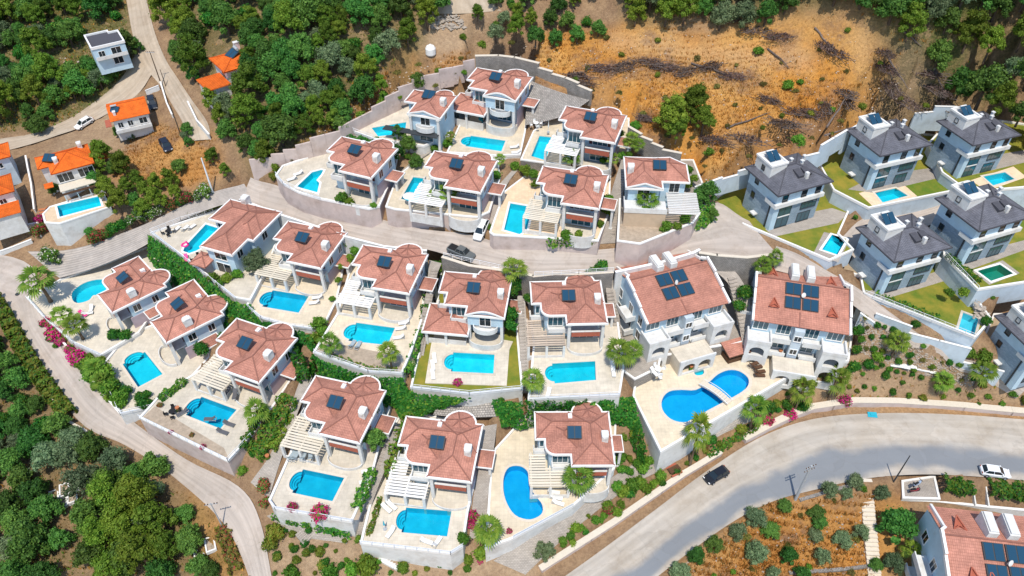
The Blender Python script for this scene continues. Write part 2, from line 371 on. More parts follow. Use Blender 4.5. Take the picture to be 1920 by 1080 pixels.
M['roofcap'] = mat('ridge_cap_clay', (.30, .135, .102), .85, .12, 3)
M['orange'] = tile_mat('bright_orange_roof_tiles', (.80, .16, .02), (.5, .08, .012), .40, .30)
M['orangecap'] = mat('orange_ridge_clay', (.55, .10, .015), .85, .12, 3)
M['darkroof'] = tile_mat('dark_grey_roof_tiles', (.15, .152, .178), (.09, .093, .11), .38, .30)
M['darkcap'] = mat('dark_ridge_cap', (.085, .085, .10), .8, .1, 3)
M['panel'] = glass_mat('solar_collector_glass', (.012, .055, .10), .12)
M['panelframe'] = mat('dark_metal_frame', (.05, .055, .06), .5, .1, 3)
M['glass'] = glass_mat('window_glass', (.03, .09, .12), .06)
M['glassdark'] = glass_mat('dark_window_glass', (.012, .02, .025), .06)
M['shutter'] = mat('dark_red_shutters', (.12, .035, .035), .7, .1, 4)
M['deck'] = brick_mat('cream_pool_deck_tiles', (.66, .565, .425), (.61, .525, .39), (.50, .42, .32), .6, .6, .012, .8, 0, .15, .42)
M['deckpale'] = brick_mat('white_pool_deck_tiles', (.62, .555, .455), (.57, .51, .415), (.46, .41, .335), .6, .6, .012, .8, 0, .15, .45)
M['decktan'] = brick_mat('tan_pool_deck_tiles', (.74, .56, .38), (.69, .52, .35), (.58, .43, .3), .6, .6, .012, .8, 0, .15, .42)
M['paver'] = brick_mat('grey_beige_pavers', (.43, .38, .33), (.36, .32, .28), (.24, .215, .19), .4, .2, .02, .85, .5, .35, .45)
M['coping'] = mat('pale_stone_coping', (.70, .62, .51), .7, .06, 3)
M['pooltile'] = brick_mat('blue_pool_mosaic', (.045, .66, .76), (.05, .70, .78), (.065, .72, .78), .3, .3, .012, .4, 0, .05, .25)
M['pooltiledark'] = brick_mat('deep_blue_pool_mosaic', (.018, .42, .74), (.024, .45, .76), (.035, .48, .76), .3, .3, .01, .4, 0, .05, .12)
M['pooltilemid'] = brick_mat('mid_blue_pool_mosaic', (.025, .50, .67), (.03, .53, .69), (.045, .55, .69), .3, .3, .01, .4, 0, .05, .25)
M['pooltilegreen'] = brick_mat('green_pool_mosaic', (.04, .30, .18), (.045, .33, .2), (.05, .34, .2), .3, .3, .01, .4, 0, .05, .2)
M['water'] = water_mat('pool_water', (.40, .90, .97))
M['road'] = mat('pale_concrete_road', (.42, .365, .32), .9, .07, .25, .15, 6, stain=.3)
M['stonewall'] = brick_mat('rubble_stone_wall', (.36, .33, .30), (.27, .25, .23), (.17, .16, .15), .38, .22, .03, .9, .5, .8, .6)
M['metalwhite'] = mat('white_painted_metal', (.78, .80, .82), .45, .03, 3)
M['metalgrey'] = mat('galvanised_grey_metal', (.42, .44, .46), .45, .08, 3)
M['wood'] = mat('weathered_pale_wood', (.62, .50, .39), .8, .2, 3, .1, 12, obj_rand=.16)
M['woodcream'] = mat('cream_painted_wood', (.74, .66, .53), .75, .08, 3, obj_rand=.08)
M['woodwhite'] = mat('white_painted_wood', (.80, .78, .75), .7, .04, 3, obj_rand=.05)
M['woodbrown'] = mat('brown_stained_wood', (.13, .065, .035), .7, .2, 4, .1, 14)
M['bark'] = mat('tree_bark', (.14, .10, .07), .95, .2, 4, .3, 12)
M['palmbark'] = mat('palm_trunk_fibre', (.20, .14, .09), .95, .25, 6, .5, 14)
M['deadwood'] = mat('bleached_dead_wood', (.21, .165, .145), .9, .25, 3, .2, 10, obj_rand=.3)
M['rock'] = mat('pale_limestone_rock', (.50, .43, .36), .9, .15, 2, .4, 6, obj_rand=.15)
M['black'] = mat('black_rubber', (.02, .02, .022), .8, .1, 5)
M['fabric_white'] = mat('white_cushion_fabric', (.80, .79, .77), .9, .03, 6)
M['fabric_grey'] = mat('grey_blue_cushion_fabric', (.35, .42, .46), .9, .06, 6)
M['fabric_dark'] = mat('dark_grey_cushion_fabric', (.12, .12, .13), .9, .08, 6)
M['pink'] = mat('hot_pink_plastic', (.85, .05, .28), .5, .05, 6)
M['teal'] = mat('turquoise_plastic', (.03, .42, .55), .5, .05, 6)
M['terracotta'] = mat('terracotta_clay', (.55, .2, .09), .85, .1, 5)
M['stuccoTan'] = mat('tan_stucco', (.55, .42, .30), .85, .08, .8, .05, 12)
# ================================================================ builders
SHARE = {}
def shared(key, fn):
    if key not in SHARE: SHARE[key] = fn()
    return SHARE[key]
def two_point(a, d, pa, pd, z_at, z_local):
    """location, rotation and size that bring local points a, d (at height z_local) to two seen points at height z_at"""
    wa, wd = P(*pa, z_at), P(*pd, z_at)
    la, ld = Vector(a), Vector(d); lv = ld - la; wv = (wd - wa).xy
    s = wv.length / lv.length; rz = math.atan2(wv.y, wv.x) - math.atan2(lv.y, lv.x)
    c, sn = math.cos(rz), math.sin(rz)
    return Vector((wa.x - s * (c * la.x - sn * la.y), wa.y - s * (sn * la.x + c * la.y), z_at - s * z_local)), rz, s
WFR, WPA = {}, {}
ROT = {'-y': 0, '+x': R(90), '+y': R(180), '-x': R(-90)}
def window(parent, x, y, z, face, w, h, glass='glass', shutters=False, frame='trim', cols=2):
    """frame with its glazing bars, the pane behind as a sub-part; x, y, z is the middle of the sill line on the wall"""
    def fr():
        b = MB(); t = .09
        b.box(-w / 2 - t, -w / 2, -.07, .02, -t, h + t).box(w / 2, w / 2 + t, -.07, .02, -t, h + t)
        b.box(-w / 2, w / 2, -.07, .02, h, h + t).box(-w / 2 - .06, w / 2 + .06, -.14, .02, -t - .03, 0)
        for k in range(1, cols):
            xx = -w / 2 + w * k / cols; b.box(xx - .035, xx + .035, -.055, .02, 0, h)
        return b.mesh('window', [M[frame]])
    def pa(): return MB().box(-w / 2, w / 2, -.035, .01, 0, h).mesh('pane', [M[glass]])
    o = link('window', shared(('wf', w, h, frame, cols), fr), parent); o.location = (x, y, z); o.rotation_euler = (0, 0, ROT[face] if isinstance(face, str) else face)
    link('pane', shared(('wp', w, h, glass), pa), o)
    if shutters:
        for sx in (-1, 1):
            def sh(): return MB().box(-.28, .28, -.06, .02, 0, h).mesh('shutter', [M['shutter']])
            s_ = link('shutter', shared(('sh', h), sh), o); s_.location = (sx * (w / 2 + .39), -.02, 0)
    return o
def column(parent, x, y, z0, z1, s=.46, m='white'):
    def f(): return MB().box(-s / 2, s / 2, -s / 2, s / 2, 0, z1 - z0).box(-s / 2 - .1, s / 2 + .1, -s / 2 - .1, s / 2 + .1, -.004, .3).box(-s / 2 - .08, s / 2 + .08, -s / 2 - .08, s / 2 + .08, z1 - z0 - .28, z1 - z0 + .003).mesh('column', [M[m]])
    o = link('column', shared(('col', round(z1 - z0, 2), s, m), f), parent); o.location = (x, y, z0); return o
def roof_parts(root, outline, hips, ze, roof='roof', cap='roofcap', trim='trim', tw=.12, name='roof'):
    b, cp = MB(), MB(); b.flat(outline, ze - .2)
    for i, (poly, r0, r1, h) in enumerate(hips):
        e = -.012 * i; poly = ccw(poly); b.hip(poly, ze + e, r0, r1, ze + h + e)
        n = len(poly); k = 0
        for j in range(n):
            a, q, c = Vector(poly[j - 1]), Vector(poly[j]), Vector(poly[(j + 1) % n])
            ang = abs((q - a).angle_signed(c - q, 0)); k += 1
            if ang > .5 or (n > 14 and k % 4 == 0):
                rr = r0 if (q - Vector(r0)).length <= (q - Vector(r1)).length else r1
                cp.bar((q.x, q.y, ze + e + .03), (rr[0], rr[1], ze + h + e + .03), .17, .09)
        if (Vector(r0) - Vector(r1)).length > .3: cp.bar((*r0, ze + h + e + .03), (*r1, ze + h + e + .03), .19, .1)
    ro = b.build(name, M[roof], root); cp.build('ridge_cap', M[cap], ro)
    if trim:
        MB().ring(grow(outline, tw), grow(outline, -tw), ze - .26, ze + .075).build('eave_trim', M[trim], root)
    return ro
def solar(parent, x, y, z, rz, tilt, n=2, name='solar_panel', tank=True):
    """pair of flat collectors on a tilted dark frame"""
    def fr(): return MB().box(-n * .58 - .06, n * .58 + .06, -1.06, 1.06, -.03, .05).box(-n * .54, -n * .54 + .08, -.95, -.9, -.45, -.03).box(n * .54 - .08, n * .54, -.95, -.9, -.45, -.03).box(-.04, .04, .9, .95, -.5, -.03).mesh('solar_panel', [M['panelframe']])
    o = link(name, shared(('sf', n), fr), parent); o.location = (x, y, z); o.rotation_euler = (tilt, 0, rz)
    def co(): return MB().box(-.49, .49, -.98, .98, .05, .085).mesh('collector', [M['panel']])
    for k in range(n):
        c = link('collector', shared('collector', co), o); c.location = ((k - (n - 1) / 2) * 1.14, 0, 0)
    return o
def tank(parent, x, y, z, rz=0.0, s=1.0):
    """white water tank box with a rounded lid on the roof"""
    def f(): return MB().box(-.55, .55, -.75, .75, -.7, .9).box(-.62, .62, -.5, .5, .9, 1.05).box(-.3, .3, -.85, .85, .2, .7).mesh('water_tank', [M['white']])
    o = link('water_tank', shared('tank', f), parent); o.location = (x, y, z); o.rotation_euler = (0, 0, rz); o.scale = (s, s, s); return o
# ---------------------------------------------------------------- the red roofed villas
VW, VD, ZE = 11.3, 9.6, 6.0
def villa_outline(yf=0.0):
    return ([(0, 9.6), (0, 4.65), (1.4, 4.65)] + arc(2.9, 3.4, 1.5, 180, 270, 8) + [(5.1, 1.9), (5.1, yf), (11.3, yf), (11.3, 9.6)] + arc(8.0, 9.3, 2.35, 7.4, 172.6, 14))
def villa(label, kind='plain', base=1.2, panel=True):
    root = thing('villa', label, 'villa', group='red roofed villas of the estate'); O = villa_outline()
    k = .42
    hips = [([(5.1, 0), (11.3, 0), (11.3, 9.6), (5.1, 9.6)], (8.2, 3.1), (8.2, 6.5), k * 3.1),
            ([(0, 4.65), (11.3, 4.65), (11.3, 9.6), (0, 9.6)], (2.475, 7.12), (8.8, 7.12), k * 2.475),
            ([(7, 1.9), (7, 8), (1.4, 8)] + arc(2.9, 3.4, 1.5, 180, 270, 8), (4.2, 4.7), (4.2, 5.3), k * 2.7),
            (arc(8.0, 9.3, 2.35, 0, 345, 23), (8.0, 9.3), (8.0, 9.3), k * 2.55)]
    if kind == 'annex':
        O = [(0, 9.6), (0, 4.65), (1.4, 4.65), (1.4, 1.9), (5.1, 1.9), (5.1, 0), (11.3, 0), (11.3, 9.6)] + arc(8.0, 9.3, 2.35, 7.4, 172.6, 14)
        hips[2] = ([(7, 1.9), (7, 8), (1.4, 8), (1.4, 1.9)], (4.2, 4.7), (4.2, 5.3), k * 2.8)
    ro = roof_parts(root, O, hips, ZE)
    W = [(p[0], max(p[1], 2.2) if p[0] > 5 else p[1]) for p in O]
    wl = grow(W, -.55)
    MB().prism(wl, -base, ZE - .21).build('wall', M['skytintwall'], root)
    # back chimney hatch and collectors
    MB().box(-.3, .3, -.4, .4, -.3, .25).build('roof_hatch', M['trim'], root).location = (5.3, 8.25, ZE + .72)
    solar(root, 5.7, 4.7, ZE + 1.6, 0, R(20)).scale = (.88, .9, .9)
    tank(root, 10.15, 4.3, ZE + 1.0, 0, .85)
    # front wing: two tall columns, balcony panel, windows, porch
    column(root, 5.6, .5, -base, ZE - .26); column(root, 10.8, .5, -base, ZE - .26)
    if kind == 'annex':
        # curved pediment over the front of the wing
        pb = MB(); n = 12; pts = []
        for i in range(n + 1):
            t = i / n; pts.append((5.1 + 6.2 * t, ZE + 1.0 * math.sin(math.pi * t) ** 1.3))
        for i in range(n):
            (x0, z0), (x1, z1) = pts[i], pts[i + 1]
            pb.face([(x0, -.04, z0 + .05), (x1, -.04, z1 + .05), (8.2 + (x1 - 8.2) * .12, 2.7, max(z1, ZE + 1.02) + .1), (8.2 + (x0 - 8.2) * .12, 2.7, max(z0, ZE + 1.02) + .1)])
        pb.build('pediment_roof', M['roof'], root)
        tb, gb = MB(), MB()
        for i in range(n):
            (x0, z0), (x1, z1) = pts[i], pts[i + 1]
            tb.bar((x0, -.06, z0 + .02), (x1, -.06, z1 + .02), .16, .24)
            gb.face([(x0, .25, ZE - .3), (x1, .25, ZE - .3), (x1, .25, z1), (x0, .25, z0)])
        tb.build('pediment_trim', M['trim'], root); gb.build('gable_wall', M['skytintwall'], root)
        MB().box(5.4, 11, .26, .5, 3.6, ZE - .27).build('upper_front_wall', M['skytintwall'], root)
        window(root, 8.2, .26, 3.7, '-y', 1.7, 1.9, 'glassdark')
        bal = [(6.3, .6)] + arc(8.2, .3, 2.0, 180, 360, 10, 1.3) + [(10.1, .6)]
        bo = MB().prism(ccw(bal), 2.75, 2.95).build('balcony', M['white'], root)
        MB().ring(ccw(bal), grow(ccw(bal), -.14), 2.95, 3.7).build('balustrade', M['white'], bo)
        window(root, 8.2, 2.72, .15, '-y', 2.6, 2.2, 'glass', cols=3)
        window(root, 7.9, 2.72, 3.0, '-y', 2.0, 1.9, 'glass')
    else:
        window(root, 8.2, 2.72, 3.35, '-y', 2.6, 1.75, 'glass', True, cols=3)
        window(root, 8.2, 2.72, .15, '-y', 3.2, 2.15, 'glass', cols=3)
        bo = MB().box(6.0, 10.4, .55, 2.75, 2.72, 2.9).build('balcony', M['white'], root)
        MB().box(6.0, 10.4, .45, .62, 2.72, 3.75).build('balcony_panel', M['brickred'], bo)
        MB().box(5.95, 10.45, .4, .67, 3.75, 3.87).build('balcony_rail', M['white'], bo)
    # porch with a bowed front
    po = [(5.4, 2.0)] + arc(8.2, .1, 2.75, 180, 360, 14, 1.5) + [(11.0, 2.0)]
    pq = ccw(po); pr = MB().prism(pq, -base, .12, 0, 1).build('porch', [M['white'], M['deckpale']], root)
    front = arc(8.2, .1, 2.75, 180, 360, 14, 1.5); inner = arc(8.2, .1, 2.6, 180, 360, 14, 1.35); lw = MB()
    for i in range(14):
        a, b2, c, d = front[i], front[i + 1], inner[i + 1], inner[i]
        lw.face([(*a, .12), (*b2, .12), (*b2, .72), (*a, .72)]); lw.face([(*a, .72), (*b2, .72), (*c, .72), (*d, .72)]); lw.face([(*c, .12), (*d, .12), (*d, .72), (*c, .72)])
    lw.build('porch_parapet', M['white'], pr)
    # bay: band of glass at the upper floor and a small balcony below it
    window(root, 3.6, 2.46, 3.3, '-y', 2.2, 1.9, 'glass', cols=3)
    MB().box(2.4, 5.5, 1.2, 2.5, 2.75, 2.95).box(2.4, 5.5, 1.14, 1.3, 2.95, 3.75).box(2.34, 2.5, 1.14, 2.4, 2.95, 3.75).build('bay_balcony', M['white'], root)
    window(root, .98, 5.21, 3.4, '-y', .5, 1.5, 'glass', cols=1)
    MB().box(-.25, 1.9, 4.1, 5.2, 2.75, 2.95).box(-.25, 1.9, 4.04, 4.2, 2.95, 3.7).box(-.3, -.15, 4.04, 5.2, 2.95, 3.7).build('side_balcony', M['white'], root)
    for (y, z, ww, hh) in ((4.0, 3.5, 1.2, 1.4), (7.3, 3.5, 1.0, 1.4), (8.3, .7, .8, 1.3)):
        window(root, 10.76, y, z, '+x', ww, hh, 'glassdark')
    for (y, z, ww, hh) in ((7.8, 3.5, 1.2, 1.4), (7.2, .6, 1.2, 1.4)):
        window(root, .54, y, z, '-x', ww, hh, 'glassdark')
    # lilac ground floor panel and the tiled entrance canopy on the right side
    MB().box(10.7, 10.86, 2.3, 6.4, -base, 2.7).build('plinth_panel', M['lilac'], root)
    cn = MB(); cn.hip([(10.9, 4.6), (13.4, 4.6), (13.4, 7.6), (10.9, 7.6)], 2.75, (12.1, 6.0), (12.1, 6.2), 3.35)
    cn.flat([(10.9, 4.6), (13.4, 4.6), (13.4, 7.6), (10.9, 7.6)], 2.7)
    cr = cn.build('entrance_canopy', M['roof'], root)
    cq = [(10.9, 4.6), (13.4, 4.6), (13.4, 7.6), (10.9, 7.6)]
    MB().ring(grow(cq, .08), grow(cq, -.06), 2.6, 2.82).build('canopy_trim', M['trim'], cr)
    column(root, 13.0, 5.0, -base, 2.62, .38); column(root, 13.0, 7.2, -base, 2.62, .38)
    if kind == 'annex':
        A = [(-1.8, -1.2), (5.55, -1.2), (5.55, 5.3), (-1.8, 5.3)]
        roof_parts(root, A, [(A, (1.2, 1.9), (2.6, 2.1), .95)], 2.55, trim='trim', name='annex_roof')
        MB().box(-1.3, 5.1, -.6, 5.0, -base, .5).build('annex_plinth', M['white'], root)
        MB().box(-1.2, 5.0, -.45, 4.9, .5, 2.3).build('annex_glazing', M['glassdark'], root)
        for x in (-1.25, 1.9): column(root, x, -.75, -base, 2.3, .4)
    else:
        column(root, 5.0, 2.0, -base, 2.7, .4)
    KIDS[root.name] = list(root.children)
    return root
def pergola(label, m='woodcream', gap=.47, group='slatted pergolas beside the villas'):
    root = thing('pergola', label, 'pergola', group=group)
    z = 2.72
    for x in (-.7, 2.1, 4.9):
        def bm(): return MB().box(-.09, .09, 0, 1, 0, .2).mesh('beam', [M[m]])
        o = link('beam', shared(('beam', m), bm), root); o.location = (x, -1.5, z); o.scale = (1, 6.0 if x < 0 else 3.6, 1)
    n = int(5.9 / gap); hl = MB().box(-.5, .5, -.165, .165, 0, .05).mesh('slat', [M[m]])
    for i in range(n):
        y = -1.35 + i * gap + random.uniform(-.02, .02); x1 = 4.95 if y < 1.0 else (2.2 if y < 1.9 else 1.5)
        if 1.0 <= y < 1.9: x1 = 2.3
        o = link('slat', hl, root); L = x1 + .95 + random.uniform(-.1, .06); o.location = (x1 - L / 2, y, z + .204 + random.uniform(0, .012)); o.scale = (L, 1, 1); o.rotation_euler = (0, 0, random.uniform(-.006, .006))
    def ps(): return MB().box(-.19, .19, -.19, .19, -1.2, 2.72).mesh('post', [M['white']])
    for x, y in ((-.7, -1.35), (-.7, 4.2), (2.1, -1.35), (4.75, -1.35)):
        o = link('post', shared('pergpost', ps), root); o.location = (x, y, 0)
    MB().box(-.5, 4.6, -1.5, -1.3, -1.2, .55).build('low_wall', M['white'], root)
    KIDS[root.name] = list(root.children)
    return root
# ---------------------------------------------------------------- apartment block
def arch_wall(w, h, openings, th, z0=0.0):
    """upright panel in the xz plane with arched openings (x centre, width, spring height, sill) through its thickness"""
    b = MB(); loops = []
    for (cx, ow, sp, sill) in openings:
        loops.append([(cx - ow / 2, sill), (cx + ow / 2, sill)] + [(cx + ow / 2 * math.cos(R(a)), sp + ow / 2 * .8 * math.sin(R(a))) for a in range(0, 181, 18)])
    outer = [(0, 0), (w, 0), (w, h), (0, h)]
    pl = [[Vector((x, z, 0)) for x, z in outer]] + [[Vector((x, z, 0)) for x, z in l] for l in loops]; al = [p for l in pl for p in l]
    for t in tessellate_polygon(pl):
        a = [al[i] for i in t]
        if (a[1] - a[0]).cross(a[2] - a[0]).z < 0: a = a[::-1]
        b.face([(p.x, 0, p.y + z0) for p in a]); b.face([(p.x, th, p.y + z0) for p in a[::-1]])
    for l in loops:
        for i in range(len(l)):
            p, q = l[i], l[(i + 1) % len(l)]; b.face([(p[0], 0, p[1] + z0), (p[0], th, p[1] + z0), (q[0], th, q[1] + z0), (q[0], 0, q[1] + z0)])
    for i in range(4):
        p, q = outer[i], outer[(i + 1) % 4]; b.face([(p[0], 0, p[1] + z0), (q[0], 0, q[1] + z0), (q[0], th, q[1] + z0), (p[0], th, p[1] + z0)])
    return b
AE = 9.3
def apartment(label, arcade=True, aframes=0):
    root = thing('apartment_block', label, 'apartment block', group='red roofed apartment blocks'); W, Dp = 14.2, 12.5; rz = 2.5; ry = 7.6; xo = .8
    rb = MB()                                                   # roof: front slope wide, back slope narrower
    F = [(0, 0), (W, 0), (W, ry), (0, ry)]
    rb.face([(0, 0, AE), (W, 0, AE), (W, ry, AE + rz), (0, ry, AE + rz)])
    rb.face([(W - xo, ry - .01, AE + rz), (W - xo, Dp, AE + .85), (xo * .2, Dp, AE + .85), (xo * .2, ry - .01, AE + rz)])
    rb.face([(0, 0, AE - .12), (0, ry, AE + rz - .12), (W, ry, AE + rz - .12), (W, 0, AE - .12)])
    ro = rb.build('roof', M['roof'], root)
    cp = MB().bar((0, ry, AE + rz + .03), (W, ry, AE + rz + .03), .22, .1).bar((6.9, 0, AE + .04), (6.9, 2.4, AE + .04 + 2.4 * rz / ry), .2, .08); cp.build('ridge_cap', M['roofcap'], ro)
    for x in (-.1, W + .1):                                     # stepped white verges
        tb = MB()
        tb.bar((x, -.1, AE + .05), (x, ry * .33, AE + rz * .33 + .12), .34, .5).bar((x, ry * .33 + .02, AE + rz * .33 + .42), (x, ry * .66, AE + rz * .66 + .42), .34, .5).bar((x, ry * .66 + .02, AE + rz * .66 + .7), (x, ry + .3, AE + rz + .55), .34, .5)
        xi = x + (.75 if x < 0 else -.75)
        tb.bar((x, ry + .32, AE + rz + .3), (xi, ry + .9, AE + rz + .2), .3, .4).bar((xi * 1.0, ry + .92, AE + rz - .02), (xi, Dp + .1, AE + .95), .3, .4)
        tb.build('verge_trim', M['trim'], root)
    wb = MB(); wb.box(.25, W - .25, .9, Dp - .4, -1.5, AE - .3)
    for x in (.25, W - .25):
        pts = [(x, .9, AE - .31), (x, Dp - .4, AE - .31), (x, Dp - .4, AE + .6), (x, ry, AE + rz - .13), (x, .9, AE + .2)]
        wb.face(pts if x > 1 else pts[::-1])
    wb.build('wall', M['skytintwall'], root)
    # end towers with arched loggias, the middle bays and balconies
    for x0 in (-.3, W - 3.3):
        t = thing_part('loggia', root, (x0, -2.0, 0))
        arch_wall(3.6, 6.3, [(1.8, 2.2, 4.6, 3.6), (1.8, 2.2, 1.6, .02)], .3).build('arch_front', M['white'], t)
        MB().box(.0, .3, .31, 3.1, -1.5, 6.3).box(3.3, 3.6, .31, 3.1, -1.5, 6.3).box(.3, 3.3, .31, 3.0, 6.1, 6.3).box(.3, 3.3, .31, 3.0, 3.0, 3.2).box(0, 3.6, 0, .3, -1.5, -.002).build('loggia_side', M['white'], t)
        MB().box(-.06, 3.66, -.06, .24, 6.305, 6.9).box(-.06, .2, .245, 3.1, 6.305, 6.9).box(3.4, 3.66, .245, 3.1, 6.305, 6.9).build('loggia_parapet', M['white'], t)
        MB().box(.4, 3.2, 2.82, 2.88, .3, 2.7).build('loggia_glass', M['glassdark'], t)
    for (x, z, w_, h_, c) in ((5.0, 6.6, 2.0, 1.9, 3), (9.2, 6.6, 2.0, 1.9, 3), (1.5, 6.9, 2.2, 1.8, 3), (12.6, 6.9, 2.2, 1.8, 3), (7.1, 6.6, 1.4, 1.9, 2), (4.9, 3.4, 1.8, 1.9, 2), (9.3, 3.4, 1.8, 1.9, 2), (7.1, 3.6, 1.1, 1.4, 2)):
        window(root, x, .88, z, '-y', w_, h_, 'glass', cols=c)
    for x0, x1, z in ((3.5, 6.2, 6.0), (8.0, 10.7, 6.0), (3.5, 6.0, 2.95), (8.2, 10.7, 2.95)):
        bo = MB().box(x0, x1, -.9, .88, z, z + .18).build('balcony', M['white'], root)
        MB().box(x0, x1, -.9, -.75, z + .18, z + 1.0).build('balustrade', M['white'], bo)
    MB().box(6.35, 7.85, -.6, .88, -1.5, AE - .4).build('stair_bay', M['stuccoTan'] if False else M['greywall'], root)
    for i, z in enumerate((3.9, 6.8)): window(root, 7.1, -.62, z, '-y', 1.0, 1.0, 'glassdark')
    if arcade:
        t = thing_part('arcade', root, (4.2, -4.6, 0))
        arch_wall(6.2, 3.3, [(1.7, 2.2, 1.9, .75), (4.5, 2.2, 1.9, .75)], .3).build('arcade_front', M['white'], t)
        MB().box(0, .3, .31, 3.6, 0, 3.3).box(5.9, 6.2, .31, 3.6, 0, 3.3).box(.3, 5.9, .31, 3.6, 3.08, 3.26).build('arcade_roof', M['deckpale'], t)
        MB().box(-.04, 6.24, -.04, .22, 3.305, 3.75).build('arcade_parapet', M['white'], t)
        MB().box(.31, 5.89, 3.2, 3.5, 0, 3.0).build('arcade_back', M['brickred'], t)
    # left side: balconies and windows on the flank
    for z in (.2, 3.2, 6.2):
        bo = MB().box(-1.5, .24, 4.0, 7.6, z, z + .18).build('side_balcony', M['white'], root); MB().box(-1.5, -1.36, 4.0, 7.6, z + .18, z + 1.0).box(-1.36, .2, 4.0, 4.14, z + .18, z + 1.0).build('balustrade', M['white'], bo)
    for y, z in ((2.6, 6.6), (2.6, 3.4), (2.6, .6), (9.6, 6.6), (9.6, 3.4), (5.8, 6.5), (5.8, 3.5)):
        window(root, .24, y, z, '-x', 1.2, 1.7, 'glassdark'); window(root, W - .24, y, z, '+x', 1.2, 1.7, 'glassdark')
    sl_ = math.atan2(rz, ry)
    for x in (5.72, 8.36):
        for y in (3.75, 6.15): solar(root, x, y, AE + y * rz / ry + .2, 0, sl_)
    for x in (5.9, 8.3):
        def tk(): return MB().box(-.6, .6, -1.5, 1.5, -.6, 1.5).box(-.5, .5, -1.35, 1.35, 1.5, 1.75).mesh('water_tank', [M['white']])
        o = link('water_tank', shared('bigtank', tk), root); o.location = (x, 9.4, AE + 1.9)
    d = MB().tube([(0, 0, -.25), (0, 0, .3), (.12, -.2, .42)], [.05, .05, .42], 10); o = d.build('satellite_dish', M['white'], root); o.location = (7.05, 5.0, AE + 5.0 * rz / ry + .3)
    for i in range(aframes):
        x, y = ((2.9, 3.2), (11.6, 3.0), (2.7, 9.6), (11.6, 9.2), (5.0, 3.0))[i]; z = AE + (y * rz / ry if y < ry else rz - (y - ry) * (rz - .85) / (Dp - ry))
        q = MB()
        for s_ in (-1, 1):
            q.bar((0, 1.0, .5), (s_ * .75, -.9, .3), .13, .16).bar((s_ * .75, -.9, .3), (0, -.35, .45), .11, .13)
        q.face([(0, .95, .35), (-.68, -.82, .12), (.68, -.82, .12)])
        o = q.build('roof_vent', M['brickred'], root); o.location = (x, y, z)
    KIDS[root.name] = list(root.children)
    return root
def thing_part(name, parent, loc):
    o = bpy.data.objects.new(name, None); C.objects.link(o); o.parent = parent; o.location = loc; return o
